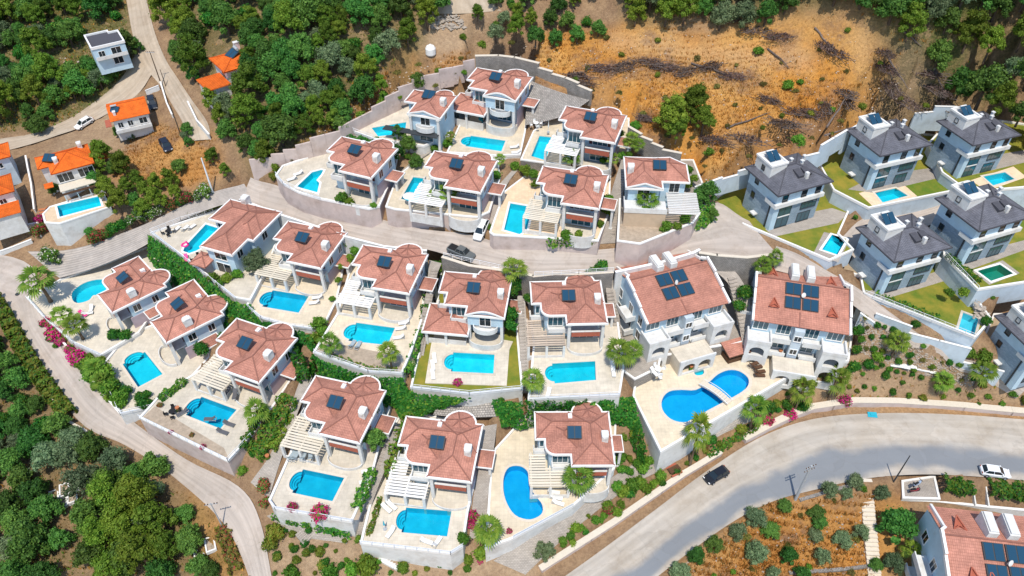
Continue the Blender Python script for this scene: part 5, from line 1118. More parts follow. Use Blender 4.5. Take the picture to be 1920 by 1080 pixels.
def quads(cen, nrm, size, r, jit=.55, asp=1.5, lift=0.0):
    """leaf faces at points cen turned roughly along nrm"""
    n = len(cen); nn = nrm + r.normal(0, jit, (n, 3)); nn /= np.linalg.norm(nn, axis=1)[:, None] + 1e-9
    a = np.cross(nn, r.normal(0, 1, (n, 3))); a /= np.linalg.norm(a, axis=1)[:, None] + 1e-9; b = np.cross(nn, a)
    s = (size * r.uniform(.6, 1.35, n))[:, None]; a = a * s * asp / 2; b = b * s / 2
    return np.stack([cen - a, cen - b * .9 + a * .1, cen + a, cen + b], 1).reshape(-1, 3)
def quad_mesh(name, V, mats, mi=None, extra=None):
    n = len(V) // 4; vs = V; f = np.arange(n * 4).reshape(n, 4)
    me = bpy.data.meshes.new(name); me.vertices.add(len(vs)); me.vertices.foreach_set('co', np.ascontiguousarray(vs, dtype=np.float32).ravel())
    me.loops.add(n * 4); me.loops.foreach_set('vertex_index', f.ravel()); me.polygons.add(n); me.polygons.foreach_set('loop_start', np.arange(0, n * 4, 4))
    if mi is not None: me.polygons.foreach_set('material_index', np.asarray(mi, dtype=np.int32))
    me.update(calc_edges=True)
    for k in mats: me.materials.append(k)
    return me
def sphere_pts(n, r):
    v = r.normal(0, 1, (n, 3)); return v / np.linalg.norm(v, axis=1)[:, None]
def crown(name, seed, clumps, leaf, per, mats, shares=(1.0,), core=.62, jit=.55):
    """clumps: (x, y, z, radius, squash); leaves sit in the outer shell of every clump, larger ones fill its heart"""
    r = np.random.default_rng(seed); V, MI = [], []
    for (x, y, z, rad, sq) in clumps:
        n = int(per * rad * rad); d = sphere_pts(n, r); rr = rad * r.uniform(.72, 1.06, n) * (1 + .34 * np.sin(d[:, 0] * 5 + seed) * np.cos(d[:, 1] * 4 + x * 7)) * np.where(r.random(n) < .08, 1.3, 1.0)
        c = d * rr[:, None] * (1, 1, sq) + (x, y, z); k = c[:, 2] > .02
        V.append(quads(c[k], d[k], leaf, r, jit)); MI.append(r.choice(len(shares), k.sum(), p=shares))
        m = max(8, n // 9); d = sphere_pts(m, r); c = d * (rad * core) * (1, 1, sq) + (x, y, z); k = c[:, 2] > .02
        V.append(quads(c[k], d[k], leaf * 3.4 if leaf < .12 else leaf * 2.6, r, .3, 1.0)); MI.append(np.zeros(k.sum(), int))
    return quad_mesh(name, np.concatenate(V), mats, np.concatenate(MI))
def dome_clumps(seed, n, rad, h, cr, sq=.85):
    r = random.Random(seed); out = [(0, 0, h * .62, cr * 1.25, sq)]
    for i in range(n):
        a = i * 2.39996 + r.uniform(-.3, .3); t = (i + .5) / n; q = rad * math.sqrt(t) * r.uniform(.75, 1.05)
        out.append((q * math.cos(a), q * math.sin(a), h * (.93 - .55 * t * t) * r.uniform(.72, 1.12), cr * r.uniform(.55, 1.4) * (1.1 - .25 * t), sq))
    return out
def trunk_mesh(name, seed, h, r0, limbs, m='bark'):
    r = random.Random(seed); b = MB(); b.tube([(0, 0, -.25), (r.uniform(-.04, .04), r.uniform(-.04, .04), h * .5), (r.uniform(-.08, .08), r.uniform(-.08, .08), h)], [r0, r0 * .72, r0 * .42], 7)
    for i in range(limbs):
        a = i * 6.28 / limbs + r.uniform(-.4, .4); z = h * r.uniform(.45, .8); q = r.uniform(.35, .62)
        b.tube([(0, 0, z), (q * .5 * math.cos(a), q * .5 * math.sin(a), z + h * .18), (q * math.cos(a), q * math.sin(a), z + h * .42)], [r0 * .45, r0 * .3, r0 * .1], 5)
    return b.mesh(name, [M[m]], uv=False, smooth=True)
SPEC = {}
def species(kind, n, fn):
    SPEC[kind] = [fn(i) for i in range(n)]
# unit trees: crown radius about 1
species('broadleaf_tree', 5, lambda i: (crown('crown', 10 + i, dome_clumps(10 + i, 24, .74, 1.6, .27, .9), .078, 2500, [LM['broad']], jit=.75), trunk_mesh('trunk', 10 + i, .95, .085, 4)))
species('pine_tree', 5, lambda i: (crown('crown', 30 + i, dome_clumps(30 + i, 30, .76, 2.1, .22, .8), .06, 3400, [LM['pine']], jit=.9), trunk_mesh('trunk', 30 + i, 1.5, .075, 5)))
species('olive_tree', 4, lambda i: (crown('crown', 50 + i, dome_clumps(50 + i, 18, .70, 1.45, .28, .95), .065, 2300, [LM['olive']], jit=.9), trunk_mesh('trunk', 50 + i, .8, .10, 4)))
species('shrub', 4, lambda i: (crown('foliage', 70 + i, dome_clumps(70 + i, 9, .6, .95, .42, .8), .15, 620, [LM['bush']]), trunk_mesh('stem', 70 + i, .4, .06, 4)))
species('yellow_shrub', 2, lambda i: (crown('foliage', 80 + i, dome_clumps(80 + i, 9, .6, .95, .42, .8), .15, 620, [LM['yellow'], LM['bush']], (.65, .35)), trunk_mesh('stem', 80 + i, .4, .06, 4)))
species('dark_shrub', 3, lambda i: (crown('foliage', 90 + i, dome_clumps(90 + i, 10, .62, 1.0, .40, .85), .14, 700, [LM['ivy'], LM['bush']], (.8, .2)), trunk_mesh('stem', 90 + i, .4, .06, 4)))
species('pink_bougainvillea', 3, lambda i: (crown('blossom', 100 + i, dome_clumps(100 + i, 10, .66, .8, .38, .75), .14, 650, [LM['bush'], LM['pink']], (.25, .75)), trunk_mesh('stem', 100 + i, .35, .05, 4)))
species('red_oleander', 2, lambda i: (crown('foliage', 110 + i, dome_clumps(110 + i, 10, .62, 1.1, .40, .85), .13, 700, [LM['broad'], LM['red']], (.5, .5)), trunk_mesh('stem', 110 + i, .4, .06, 4)))
species('white_oleander', 2, lambda i: (crown('foliage', 120 + i, dome_clumps(120 + i, 10, .62, 1.1, .40, .85), .12, 750, [LM['bush'], LM['white'], LM['broad']], (.45, .22, .33)), trunk_mesh('stem', 120 + i, .4, .06, 4)))
species('dry_shrub', 3, lambda i: (crown('foliage', 130 + i, dome_clumps(130 + i, 8, .66, .7, .36, .7), .13, 480, [LM['weed'], LM['yellow']], (.75, .25)), trunk_mesh('stem', 130 + i, .3, .05, 4)))
def palm_meshes(seed):
    r = random.Random(seed); tr = MB(); H = 1.0; lean = r.uniform(-.05, .05)
    pts = [(lean * t * t, 0, H * t) for t in (-.05, 0, .15, .4, .7, .97)]; tr.tube(pts, [.085, .08, .06, .052, .05, .062], 8)
    t_me = tr.mesh('trunk', [M['palmbark']], uv=False, smooth=True)
    fr = MB(); n = 22; skirt = MB()
    for i in range(n):
        a = i * 2.39996; el = R(82 - 105 * (i / n) ** 1.0 + r.uniform(-8, 8)); L = r.uniform(.52, .72); d = Vector((math.cos(a), math.sin(a), 0))
        # a stalk, then a fan of narrow blades
        p0 = Vector((lean, 0, H * .98)); p1 = p0 + (d * math.cos(el) + Vector((0, 0, math.sin(el)))) * L * .5
        fr.bar(p0, p1, .014, .008)
        f = (d * math.cos(el - .35) + Vector((0, 0, math.sin(el - .35)))).normalized(); side = f.cross(Vector((0, 0, 1))).normalized(); up = side.cross(f)
        for k in range(8):
            t = (k - 3.5) / 3.5; v = (f * math.cos(t * 1.15) + side * math.sin(t * 1.15)).normalized(); ln = L * (.62 - .16 * abs(t)); w_ = .034
            e = v.cross(up).normalized() * w_; m = p1 + v * ln * .55 + up * .01; tip = p1 + v * ln - Vector((0, 0, ln * .22))
            fr.face([p1, m - e, m + e]); fr.face([m - e, tip, m + e])
    f_me = fr.mesh('fronds', [LM['palm']], uv=False)
    return f_me, t_me
SPEC['palm_tree'] = [palm_meshes(i) for i in range(4)]
CNT = {}
def plant(kind, p, size, label, cat, group, name=None, hz=1.0, variant=None):
    if any(pin(q, p.x + ox, p.y + oy) for q in POOLXY for ox, oy in ((0, 0), (.7, 0), (-.7, 0), (0, .7), (0, -.7))): return None
    i = CNT.get(kind, 0); CNT[kind] = i + 1; cm, tm = SPEC[kind][(i * 7 + 3) % len(SPEC[kind]) if variant is None else variant]
    nm = name or {'yellow_shrub': 'shrub', 'dark_shrub': 'evergreen_shrub', 'dry_shrub': 'dry_shrub', 'pink_bougainvillea': 'bougainvillea', 'red_oleander': 'oleander', 'white_oleander': 'oleander'}.get(kind, kind)
    root = thing(nm, label, cat, p, random.uniform(0, 6.28), group); root.scale = (size * random.uniform(.92, 1.08), size * random.uniform(.92, 1.08), size * hz * random.uniform(.9, 1.12))
    link(cm.name.split('.')[0], cm, root); link(tm.name.split('.')[0], tm, root)
    return root
PADLIST = [(v[0], v[1]) for v in PADS.values()]
def ground_at(x, y):
    z = Z(x, y)
    for poly, pz in PADLIST:
        if pin(poly, x, y): z = max(z, pz) if pz > z - 6 else z
    return z
def by_crown(px, py, h):
    """place on the ground whose point h above it is seen at px, py"""
    p = G(px, py)
    for _ in range(6): p = P(px, py, ground_at(p.x, p.y) + h)
    return Vector((p.x, p.y, ground_at(p.x, p.y)))
def lowered(x, y):
    j = min(max(int(round((y - GY[0]) / GS)), 0), len(GY) - 1); i = min(max(int(round((x - GX[0]) / GS)), 0), len(GX) - 1); return CUT[j, i] < BASE[j, i] - .12 or any(pin(q, x, y) for q, _ in PADLIST)
def forest(pts, gap, kinds, rad, label, cat, group, avoid=(), n=4000, seed=1, cap=400, clear=False):
    r = random.Random(seed); xs = [p[0] for p in pts]; ys = [p[1] for p in pts]; got = []
    for _ in range(n):
        px, py = r.uniform(min(xs), max(xs)), r.uniform(min(ys), max(ys))
        if not pin(pts, px, py): continue
        if any(pin(a, px, py) for a in avoid): continue
        p = G(px, py); s = r.uniform(*rad)
        if clear and (lowered(p.x, p.y) or lowered(p.x + .8, p.y) or lowered(p.x - .8, p.y) or lowered(p.x, p.y - .8)): continue
        if any((p.xy - q.xy).length < gap * (s + t) for q, t in got): continue
        k = r.choices([a for a, _ in kinds], [b for _, b in kinds])[0]; got.append((p, s))
        nm = {'broadleaf_tree': 'dark green broadleaf tree', 'pine_tree': 'yellow green pine tree', 'olive_tree': 'grey green olive tree', 'shrub': 'bright green shrub', 'dry_shrub': 'dull dry shrub', 'dark_shrub': 'dark green shrub', 'yellow_shrub': 'yellowish shrub', 'red_oleander': 'rusty red flowering shrub', 'pink_bougainvillea': 'magenta flowering shrub'}[k]
        plant(k, p, s * (1.0 if 'tree' in k else .6), nm + ' ' + label, 'tree' if 'tree' in k else 'shrub', nm + 's ' + group)
        if len(got) >= cap: break
    print('forest', group, len(got))
ROADPX = [[(225,-20),(300,-20),(300,60),(340,160),(400,260),(330,280),(300,180),(250,200),(170,240),(0,300),(0,255),(100,225),(215,150),(255,90)]]
H5px = [(150,40),(245,40),(262,100),(200,118),(150,118)]
MIX = [('broadleaf_tree', 5), ('pine_tree', 3.2), ('olive_tree', 1.6), ('dark_shrub', 1)]
forest([(-60,-60),(232,-60),(250,80),(235,140),(200,170),(120,215),(-60,250)], .56, MIX, (1.9, 3.9), 'in the wood at the top left corner', 'tree', 'in the top left wood', ROADPX + [H5px, [(90,95),(190,95),(200,140),(90,135)]], seed=11)
forest([(120,160),(225,125),(260,150),(240,185),(150,228),(90,228)], .52, MIX, (1.9, 3.0), 'between the forked dirt tracks', 'tree', 'between the dirt tracks', ROADPX, seed=12)
forest([(290,-60),(835,-60),(815,60),(800,80),(720,130),(715,190),(660,235),(560,265),(490,320),(440,270),(460,180),(400,170),(330,110)], .53, MIX, (1.9, 4.2), 'on the wooded slope above the estate', 'tree', 'on the wooded slope', ROADPX + [[(370,80),(465,75),(470,215),(380,205)]], seed=13)
forest([(330,110),(390,80),(385,170),(440,180),(470,250),(430,270),(385,180)], .58, MIX, (1.9, 2.8), 'beside the orange house among pines', 'tree', 'beside the orange house', ROADPX + [[(365,75),(462,70),(470,215),(375,205)]], seed=14)
forest([(870,18),(930,5),(1130,-60),(1125,70),(1060,90),(940,100),(870,50)], .8, MIX, (1.6, 2.6), 'on the dry slope behind the topmost villa', 'tree', 'behind the topmost villa', [(800,-10) and [(800,-30),(925,-30),(920,30),(800,90)]], seed=15)
forest([(1165,-70),(1620,-70),(1620,20),(1480,20),(1440,50),(1340,62),(1180,50)], .5, MIX, (2.4, 4.0), 'along the top edge above the dry field', 'tree', 'above the dry field', seed=16)
forest([(1640,-70),(2010,-70),(2010,260),(1925,255),(1880,225),(1800,215),(1750,150),(1700,100),(1640,40)], .48, MIX, (2.6, 4.3), 'in the wood at the top right corner', 'tree', 'in the top right wood', [[(1715,90),(1745,130),(1780,200),(1700,190)]], seed=17)
forest([(-70,590),(60,720),(95,800),(160,835),(-70,860)], .6, [('broadleaf_tree', 5), ('olive_tree', 3), ('dark_shrub', 1)], (1.8, 3.0), 'on the slope left of the estate road', 'tree', 'left of the estate road', seed=18)
forest([(-70,850),(150,840),(250,850),(300,890),(250,1090),(-70,1110)], .62, [('broadleaf_tree', 6), ('olive_tree', 2)], (2.4, 3.8), 'in the bottom left wood', 'tree', 'in the bottom left wood', [[(80,890),(150,880),(160,960),(80,970)], [(100,960),(150,960),(190,1100),(100,1100)], [(-20,880),(20,880),(30,1090),(-20,1090)]], seed=19)
for px, py, s in ((205,925,3.6),(255,930,3.8),(225,985,3.6),(290,975,3.2),(185,1000,3.0),(260,1030,3.6),(310,1020,2.8),(205,1060,3.2)):
    plant('pine_tree', by_crown(px, py, s * 1.3), s, 'large yellow green pine in the clump beside the left road bend', 'pine tree', 'large pines at the bottom left')
for px, py, s in ((355,1010,2.4),(345,960,1.8),(110,1010,2.2),(370,1060,2.0),(395,1070,1.6),(300,1070,2.6)):
    plant('broadleaf_tree', by_crown(px, py, s), s, 'dark green tree beside the bottom left pines and road', 'tree', 'trees beside the bottom left pines')
forest([(200,300),(230,330),(330,350),(345,390),(280,410),(190,400),(180,340)], .62, [('pine_tree', 6), ('broadleaf_tree', 1)], (1.7, 2.8), 'between the long blue pool and the ramp', 'tree', 'above the ramp', seed=21)
for px, py, s, k in ((70,233,2.2,'broadleaf_tree'),(50,235,1.2,'broadleaf_tree'),(335,310,1.8,'broadleaf_tree'),(350,240,1.5,'broadleaf_tree'),(352,265,1.2,'broadleaf_tree'),(345,252,1.2,'olive_tree'),(222,245,1.5,'broadleaf_tree'),(245,252,1.4,'olive_tree'),(100,352,1.4,'broadleaf_tree'),(168,434,1.3,'broadleaf_tree'),(255,85,1.8,'broadleaf_tree'),(400,305,1.6,'pine_tree'),(425,330,1.4,'pine_tree')):
    plant(k, by_crown(px, py, s), s, 'single tree near the orange roofed houses', 'tree', 'single trees near the orange roofed houses')
plant('pine_tree', by_crown(1262,215,4.2), 3.6, 'left half of the big pine clump in the dry field', 'pine tree', None, hz=.9)
plant('pine_tree', by_crown(1302,195,4.2), 3.7, 'taller half of the big pine clump in the dry field', 'pine tree', None, hz=.95)
plant('pine_tree', by_crown(1320,225,3.0), 2.6, 'smaller pine at the right foot of the field pine clump', 'pine tree', None)
plant('pine_tree', by_crown(1270,245,2.4), 2.4, 'low pine at the front of the field pine clump', 'pine tree', None)
plant('broadleaf_tree', by_crown(1592,130,2.8), 2.4, 'single round dark tree on the dry field', 'tree', None, hz=1.1)
plant('pine_tree', by_crown(757,50,5), 4.6, 'very large pine above the white tank', 'pine tree', None)
plant('broadleaf_tree', by_crown(785,75,3.5), 3.2, 'dark tree beside the very large pine', 'tree', None)
plant('olive_tree', by_crown(477,488,2.8), 2.9, 'round grey green tree between two villas', 'tree', None)
plant('broadleaf_tree', by_crown(700,818,2.4), 2.1, 'round dark tree right of the bougainvillea villa', 'tree', None)
for px, py, s in ((738,285,2.3),(765,272,2.2),(748,262,1.8),(780,300,1.6)):
    plant('broadleaf_tree', by_crown(px, py, s), s, 'dark garden tree between the upper left villas', 'tree', 'dark garden trees between the upper left villas')
for px, py, s in ((1320,385,2.5),(1305,400,2.0),(1335,400,1.6)):
    plant('broadleaf_tree', by_crown(px, py, s), s, 'dark leafy tree over the wall at the road end', 'tree', 'dark trees at the road end')
r_o = random.Random(9)
for px, py, s in ((1418,972,1.9),(1380,1000,1.9),(1342,1020,1.6),(1308,1048,1.5),(1272,1070,1.9),(1470,945,1.4),(1448,995,1.7),(1412,1042,2.3),(1480,1038,2.0),(1530,955,1.9),(1537,982,1.7),(1532,1003,1.5),(1585,1010,1.8),(1540,1045,1.8),(1620,995,1.5),(1610,905,1.6),(1560,920,1.6),(1590,918,1.3),(1655,925,1.8),(1455,1072,1.6),(1500,1075,1.6),(1640,1060,1.5)):
    g_ = r_o.random() < .3
    plant('broadleaf_tree' if g_ else 'olive_tree', by_crown(px + r_o.uniform(-6, 6), py + r_o.uniform(-5, 5), s * .8), s * r_o.uniform(.8, 1.15), 'bright green tree among the olives below the main road' if g_ else 'grey green olive tree in the dry grove below the main road', 'tree' if g_ else 'olive tree', 'green trees in the olive grove' if g_ else 'olive trees in the grove', hz=r_o.uniform(.7, 1.15))
plant('broadleaf_tree', by_crown(1682,985,3), 3.4, 'large olive green tree beside the stone steps', 'tree', None)
plant('olive_tree', by_crown(1678,1055,2), 2.2, 'dark olive tree below the large tree at the steps', 'tree', None)
PALMS = [(70,522,5.2,'tall lone palm at the left road junction'),(113,588,3.4,'palm on the terrace nearest the road junction'),(139,606,3.6,'bushy palm above the pink bougainvillea'),(178,690,3.0,'palm beside the left road, upper of two'),(192,712,2.8,'palm beside the left road, lower of two'),(482,768,3.4,'palm beside the dark sunbeds terrace'),(617,640,3.0,'left palm below the pool of the pickup villa'),(730,662,3.2,'right palm below the pool of the pickup villa'),(812,405,2.2,'low palm hanging over the pale wall'),(840,392,3.2,'taller palm above the pale wall by the van'),(1073,290,3.0,'palm in front of the villa by the stone slope'),(1205,425,3.6,'palm above the creeper wall at the road end'),(963,498,3.6,'palm beside the road between two villas'),(998,705,3.2,'palm left of the pool under the weathered pergola'),(1162,655,4.0,'tall palm at the corner of the first apartment block'),(1183,660,3.2,'shorter palm beside the tall apartment palm'),(1085,895,4.0,'palm in front of the kidney pool villa'),(915,985,3.6,'palm beside the steps at the bottom centre'),(1660,690,3.4,'palm at the foot of the planted stone slope'),(1762,725,3.0,'palm above the pale roadside wall'),(1830,720,3.6,'bright palm near the right end of the roadside wall'),(1430,495,2.8,'palm behind the right apartment block'),(1455,482,2.4,'small palm beside the lane entrance'),(1183,258,2.6,'palm beside the villa of the stone slope, upper'),(1197,268,2.4,'palm beside the villa of the stone slope, lower'),(1150,297,2.0,'low palm in front of the stone slope villa'),(937,297,2.0,'dark little palm below the topmost pool'),(1708,1030,2.6,'palm beside the bottom right apartment block'),(845,255,1.8,'thin palm between the two top pools')]
def by_base(bx, by, cy):
    p = G(bx, by); return p, min((abs(pix((p.x, p.y, p.z + h / 10))[1] - cy), h / 10) for h in range(15, 90))[1]
for bx, by, cy, lab in ((1293,873,808,'palm under the corner of the shared pool terrace'),(1404,806,768,'palm behind the bougainvillea by the main road'),(1490,768,726,'palm below the terrace with the brown sunbeds'),(1553,748,712,'small palm below the right apartment block')):
    p, h = by_base(bx, by, cy); plant('palm_tree', p, 3.7, lab, 'palm tree', 'garden palms', hz=max(.6, h * .95 / 3.7))
for px, py, h, lab in PALMS:
    h *= 1.12; plant('palm_tree', by_crown(px, py, h * 1.0), h * .92, lab, 'palm tree', 'garden palms')
r = random.Random(5)
def bushes(kind, pts, label, group, cat='shrub'):
    for px, py, s in pts: plant(kind, by_crown(px, py, s * .5), s, label, cat, group)
bushes('white_oleander', [(95,485,2.3),(262,408,1.7),(285,402,1.7),(245,418,1.4),(385,362,1.9),(372,368,1.5),(300,398,1.4)], 'white flowering oleander beside the paved ramp', 'white oleanders along the ramp')
bushes('red_oleander', [(180,448,1.9),(322,385,1.4),(350,374,1.7),(195,440,1.5),(75,432,1.8)], 'rusty red oleander beside the paved ramp', 'red oleanders along the ramp')
bushes('dark_shrub', [(215,432,1.5),(230,425,1.3),(340,380,1.2),(205,440,1.2)], 'dark shrub between the oleanders of the ramp', 'dark shrubs along the ramp')
bushes('pink_bougainvillea', [(100,625,1.9),(88,605,1.3),(112,640,1.2)], 'magenta bougainvillea by the terrace nearest the junction', 'upper magenta bougainvillea')
bushes('pink_bougainvillea', [(145,668,1.9),(130,655,1.2)], 'magenta bougainvillea beside the left road, lower clump', 'lower magenta bougainvillea')
bushes('pink_bougainvillea', [(598,960,1.7),(515,940,.9),(548,950,.9)], 'hot pink bougainvillea on the white terrace edge', 'pink bougainvillea on the terrace edge')
bushes('pink_bougainvillea', [(886,968,1.2),(884,985,.8),(955,1018,.6)], 'magenta bougainvillea beside the bottom centre pool', 'bougainvillea beside the bottom pool')
bushes('pink_bougainvillea', [(1440,788,1.3),(1480,775,1.3),(1583,752,1.4)], 'pink bougainvillea behind the main road wall', 'bougainvillea behind the road wall')
bushes('pink_bougainvillea', [(860,740,.9),(75,410,1.2),(380,838,.6),(320,810,.5)], 'small magenta flower bush on a terrace edge', 'small magenta bushes')
bushes('red_oleander', [(495,912,1.3),(360,815,.5),(300,760,.6)], 'small rusty flowering bush on a terrace', 'small rusty bushes')
bushes('dark_shrub', [(215,628,1.5),(235,630,1.4),(378,655,1.6),(280,770,1.5),(275,740,.9),(212,725,1.6),(235,735,1.3),(262,745,1.2)], 'dark garden shrub between the left villas', 'dark shrubs between the left villas')
bushes('shrub', [(185,682,2.0),(198,702,2.1),(205,728,2.0),(226,748,1.8),(172,702,1.7),(165,680,1.5),(180,725,1.2),(160,690,1.3),(205,745,1.2),(170,670,1.0),(220,755,1.0)], 'bright shrub in the strip beside the left road', 'bright shrubs beside the left road')
bushes('shrub', [(400,520,1.2),(425,520,1.3),(445,515,1.2),(412,532,1.0),(650,455,1.0),(665,470,1.2),(657,485,1.0),(640,500,.9),(635,525,.8),(622,560,.8),(598,605,1.5),(605,620,1.4),(590,635,1.2)], 'bright shrub between the villas left of the pickup', 'bright shrubs left of the pickup')
bushes('yellow_shrub', [(518,1000,1.7),(508,1020,1.5),(548,1002,.7),(520,1045,.9),(600,1035,.9),(605,1062,1.0),(555,1050,.8)], 'yellow green shrub in the sandy garden at the bottom', 'yellow shrubs in the bottom garden')
bushes('dark_shrub', [(553,1030,.8),(572,1020,.8),(520,1040,.8),(610,1055,.8),(640,1062,.7),(585,1030,.7)], 'clipped dark shrub in the sandy garden at the bottom', 'clipped shrubs in the bottom garden')
bushes('shrub', [(690,1065,2.2),(660,1070,1.5),(755,1065,1.2),(870,1040,1.1),(905,1035,1.4),(910,1010,1.3),(878,1050,1.0),(620,1075,1.5),(545,1075,1.6)], 'green bush along the bottom garden wall', 'green bushes along the bottom edge')
bushes('shrub', [(1055,1015,.9),(1070,1005,.9),(1090,990,.8),(1118,975,.9),(1132,968,.8),(1140,950,1.3),(1155,960,1.0),(1170,920,1.4),(1185,910,1.5),(1200,905,1.3),(1210,915,1.1),(1240,900,1.0),(1225,908,.9),(1158,912,1.2)], 'rounded green bush in the row behind the main road wall', 'green bushes behind the road wall')
plant('olive_tree', by_crown(1022,1035,1.6), 2.0, 'feathery green tree at the lower end of the road wall', 'tree', None)
bushes('shrub', [(1160,830,.9),(1165,855,.8),(1180,860,.8),(1165,880,.9),(1180,885,.8),(1205,880,1.3),(1215,865,1.2),(1195,870,1.0),(1170,820,.8)], 'green bush in the garden right of the kidney pool villa', 'green bushes right of the kidney pool')
bushes('dark_shrub', [(1505,765,1.3),(1475,760,1.2),(1440,765,1.5),(1335,825,1.0),(1600,690,1.3),(1625,690,1.2),(1605,660,1.0),(1605,630,1.2),(1790,700,1.2),(1770,690,1.0),(1690,660,.9)], 'dark shrub in the garden below the apartment blocks', 'dark shrubs below the apartment blocks')
bushes('shrub', [(1520,720,1.5),(1570,700,1.2),(1660,660,1.0),(1720,655,1.0),(1745,660,1.2),(1780,720,1.5),(1810,725,1.6),(1850,715,1.5),(1880,740,1.4),(1900,735,1.4),(1640,680,1.4),(1700,690,.7)], 'bright bush in the garden above the roadside wall', 'bright bushes above the roadside wall')
bushes('dark_shrub', [(1120,512,1.6),(1130,500,1.3),(1108,515,1.3),(963,530,1.6),(965,545,1.5),(955,590,1.6),(958,610,1.5),(1395,550,1.7),(1385,575,1.3),(990,560,1.0)], 'dark shrub beside the central villas', 'dark shrubs beside the central villas')
bushes('shrub', [(1140,375,1.4),(1138,395,1.2),(1125,420,1.0),(1060,440,1.2),(1085,440,1.0),(1250,425,1.3),(1270,425,1.0),(1285,410,1.2),(640,372,1.5),(655,378,1.0),(700,385,.8),(985,320,1.5),(1000,325,1.4),(1005,345,1.0),(1160,250,1.3),(1130,300,.9),(1180,290,1.0),(815,280,1.2),(825,262,1.2),(838,270,1.2),(930,330,1.3),(920,350,1.0)], 'green bush beside the upper villas', 'green bushes beside the upper villas')
bushes('shrub', [(1290,320,1.3),(1285,345,1.4),(1300,335,1.1)], 'green bush behind the villa at the road end', 'green bushes behind the road end villa')
forest([(1612,592),(1660,612),(1760,668),(1850,712),(1840,735),(1640,690),(1605,640)], .55, [('dark_shrub', 3), ('shrub', 2), ('dry_shrub', 3), ('yellow_shrub', 1)], (.8, 1.5), 'on the planted slope of white stones below the lane', 'shrub', 'on the planted slope', seed=41)
forest([(1560,700),(1640,690),(1800,720),(1920,745),(1920,770),(1760,752),(1600,748)], .7, [('shrub', 3), ('dark_shrub', 3), ('yellow_shrub', 2)], (.9, 1.7), 'in the garden strip just above the roadside wall', 'shrub', 'above the roadside wall', seed=42)
forest([(505,985),(600,1000),(700,1015),(880,1050),(880,1078),(505,1078)], 1.0, [('shrub', 3), ('yellow_shrub', 2), ('dark_shrub', 3)], (.7, 1.3), 'in the sandy garden at the bottom edge', 'shrub', 'in the sandy bottom garden', seed=43)
forest([(1050,1005),(1150,930),(1180,850),(1210,860),(1330,840),(1300,870),(1060,1040)], 1.0, [('shrub', 3), ('yellow_shrub', 1), ('dark_shrub', 3)], (.7, 1.4), 'in the garden between kidney pool and road wall', 'shrub', 'by the kidney pool garden', seed=44)
forest([(1290,850),(1500,720),(1560,720),(1500,765),(1330,860)], 1.1, [('shrub', 3), ('yellow_shrub', 2), ('dark_shrub', 2)], (.8, 1.5), 'at the foot of the shared pool terrace wall', 'shrub', 'below the shared pool terrace', seed=45)
forest([(75,600),(150,650),(230,770),(215,775),(150,690),(80,630)], .9, [('shrub', 3), ('yellow_shrub', 2), ('dark_shrub', 2)], (.8, 1.5), 'in the strip along the left road', 'shrub', 'in the left road strip', seed=46)
forest([(60,560),(280,450),(480,350),(880,130),(1300,300),(1350,450),(1600,560),(1500,740),(1100,990),(900,1060),(500,970),(280,780)], .8, [('shrub', 4), ('dark_shrub', 4), ('yellow_shrub', 2), ('red_oleander', .6), ('pink_bougainvillea', .5)], (1.0, 2.0), 'growing in a gap between the villa plots', 'shrub', 'in the gaps between the villa plots', n=5000, seed=51, clear=True)
forest([(1560,340),(1800,300),(1930,560),(1650,560)], 1.2, [('shrub', 3), ('dark_shrub', 3)], (.7, 1.2), 'growing between the grey house plots', 'shrub', 'between the grey house plots', n=800, seed=52, clear=True)
for lst, lab in ((((1080,150),(870,105),(930,92),(905,110),(870,70),(720,185),(690,130),(870,140),(960,75),(1000,50)), 'bright bush on the dry slope above the estate wall'), (((1165,292),(1478,160),(1500,155),(1330,285),(1560,205),(1190,235),(1415,118),(1490,285)), 'small green bush in the dry field')):
    bushes('shrub', [(x, y, random.uniform(.8, 1.5)) for x, y in lst], lab, lab + ' group')
forest([(600,225),(720,140),(800,110),(870,120),(860,150),(720,205),(610,270),(500,330)], .95, [('shrub', 4), ('dry_shrub', 2), ('dark_shrub', 2), ('broadleaf_tree', 1)], (1.3, 2.1), 'on the slope just above the estate wall', 'shrub', 'just above the estate wall', seed=31)
forest([(840,120),(960,70),(1130,70),(1480,70),(1600,60),(1760,220),(1640,230),(1420,300),(1330,340),(1240,290),(1100,175),(960,125)], 2.0, [('dry_shrub', 3), ('yellow_shrub', 1)], (1.0, 1.7), 'scattered over the orange dry field', 'shrub', 'on the orange dry field', seed=32)
forest([(1270,1090),(1380,1000),(1450,960),(1620,915),(1630,1090)], 1.5, [('dry_shrub', 3), ('shrub', 1)], (.9, 1.5), 'between the olive trees', 'shrub', 'between the olive trees', seed=33)
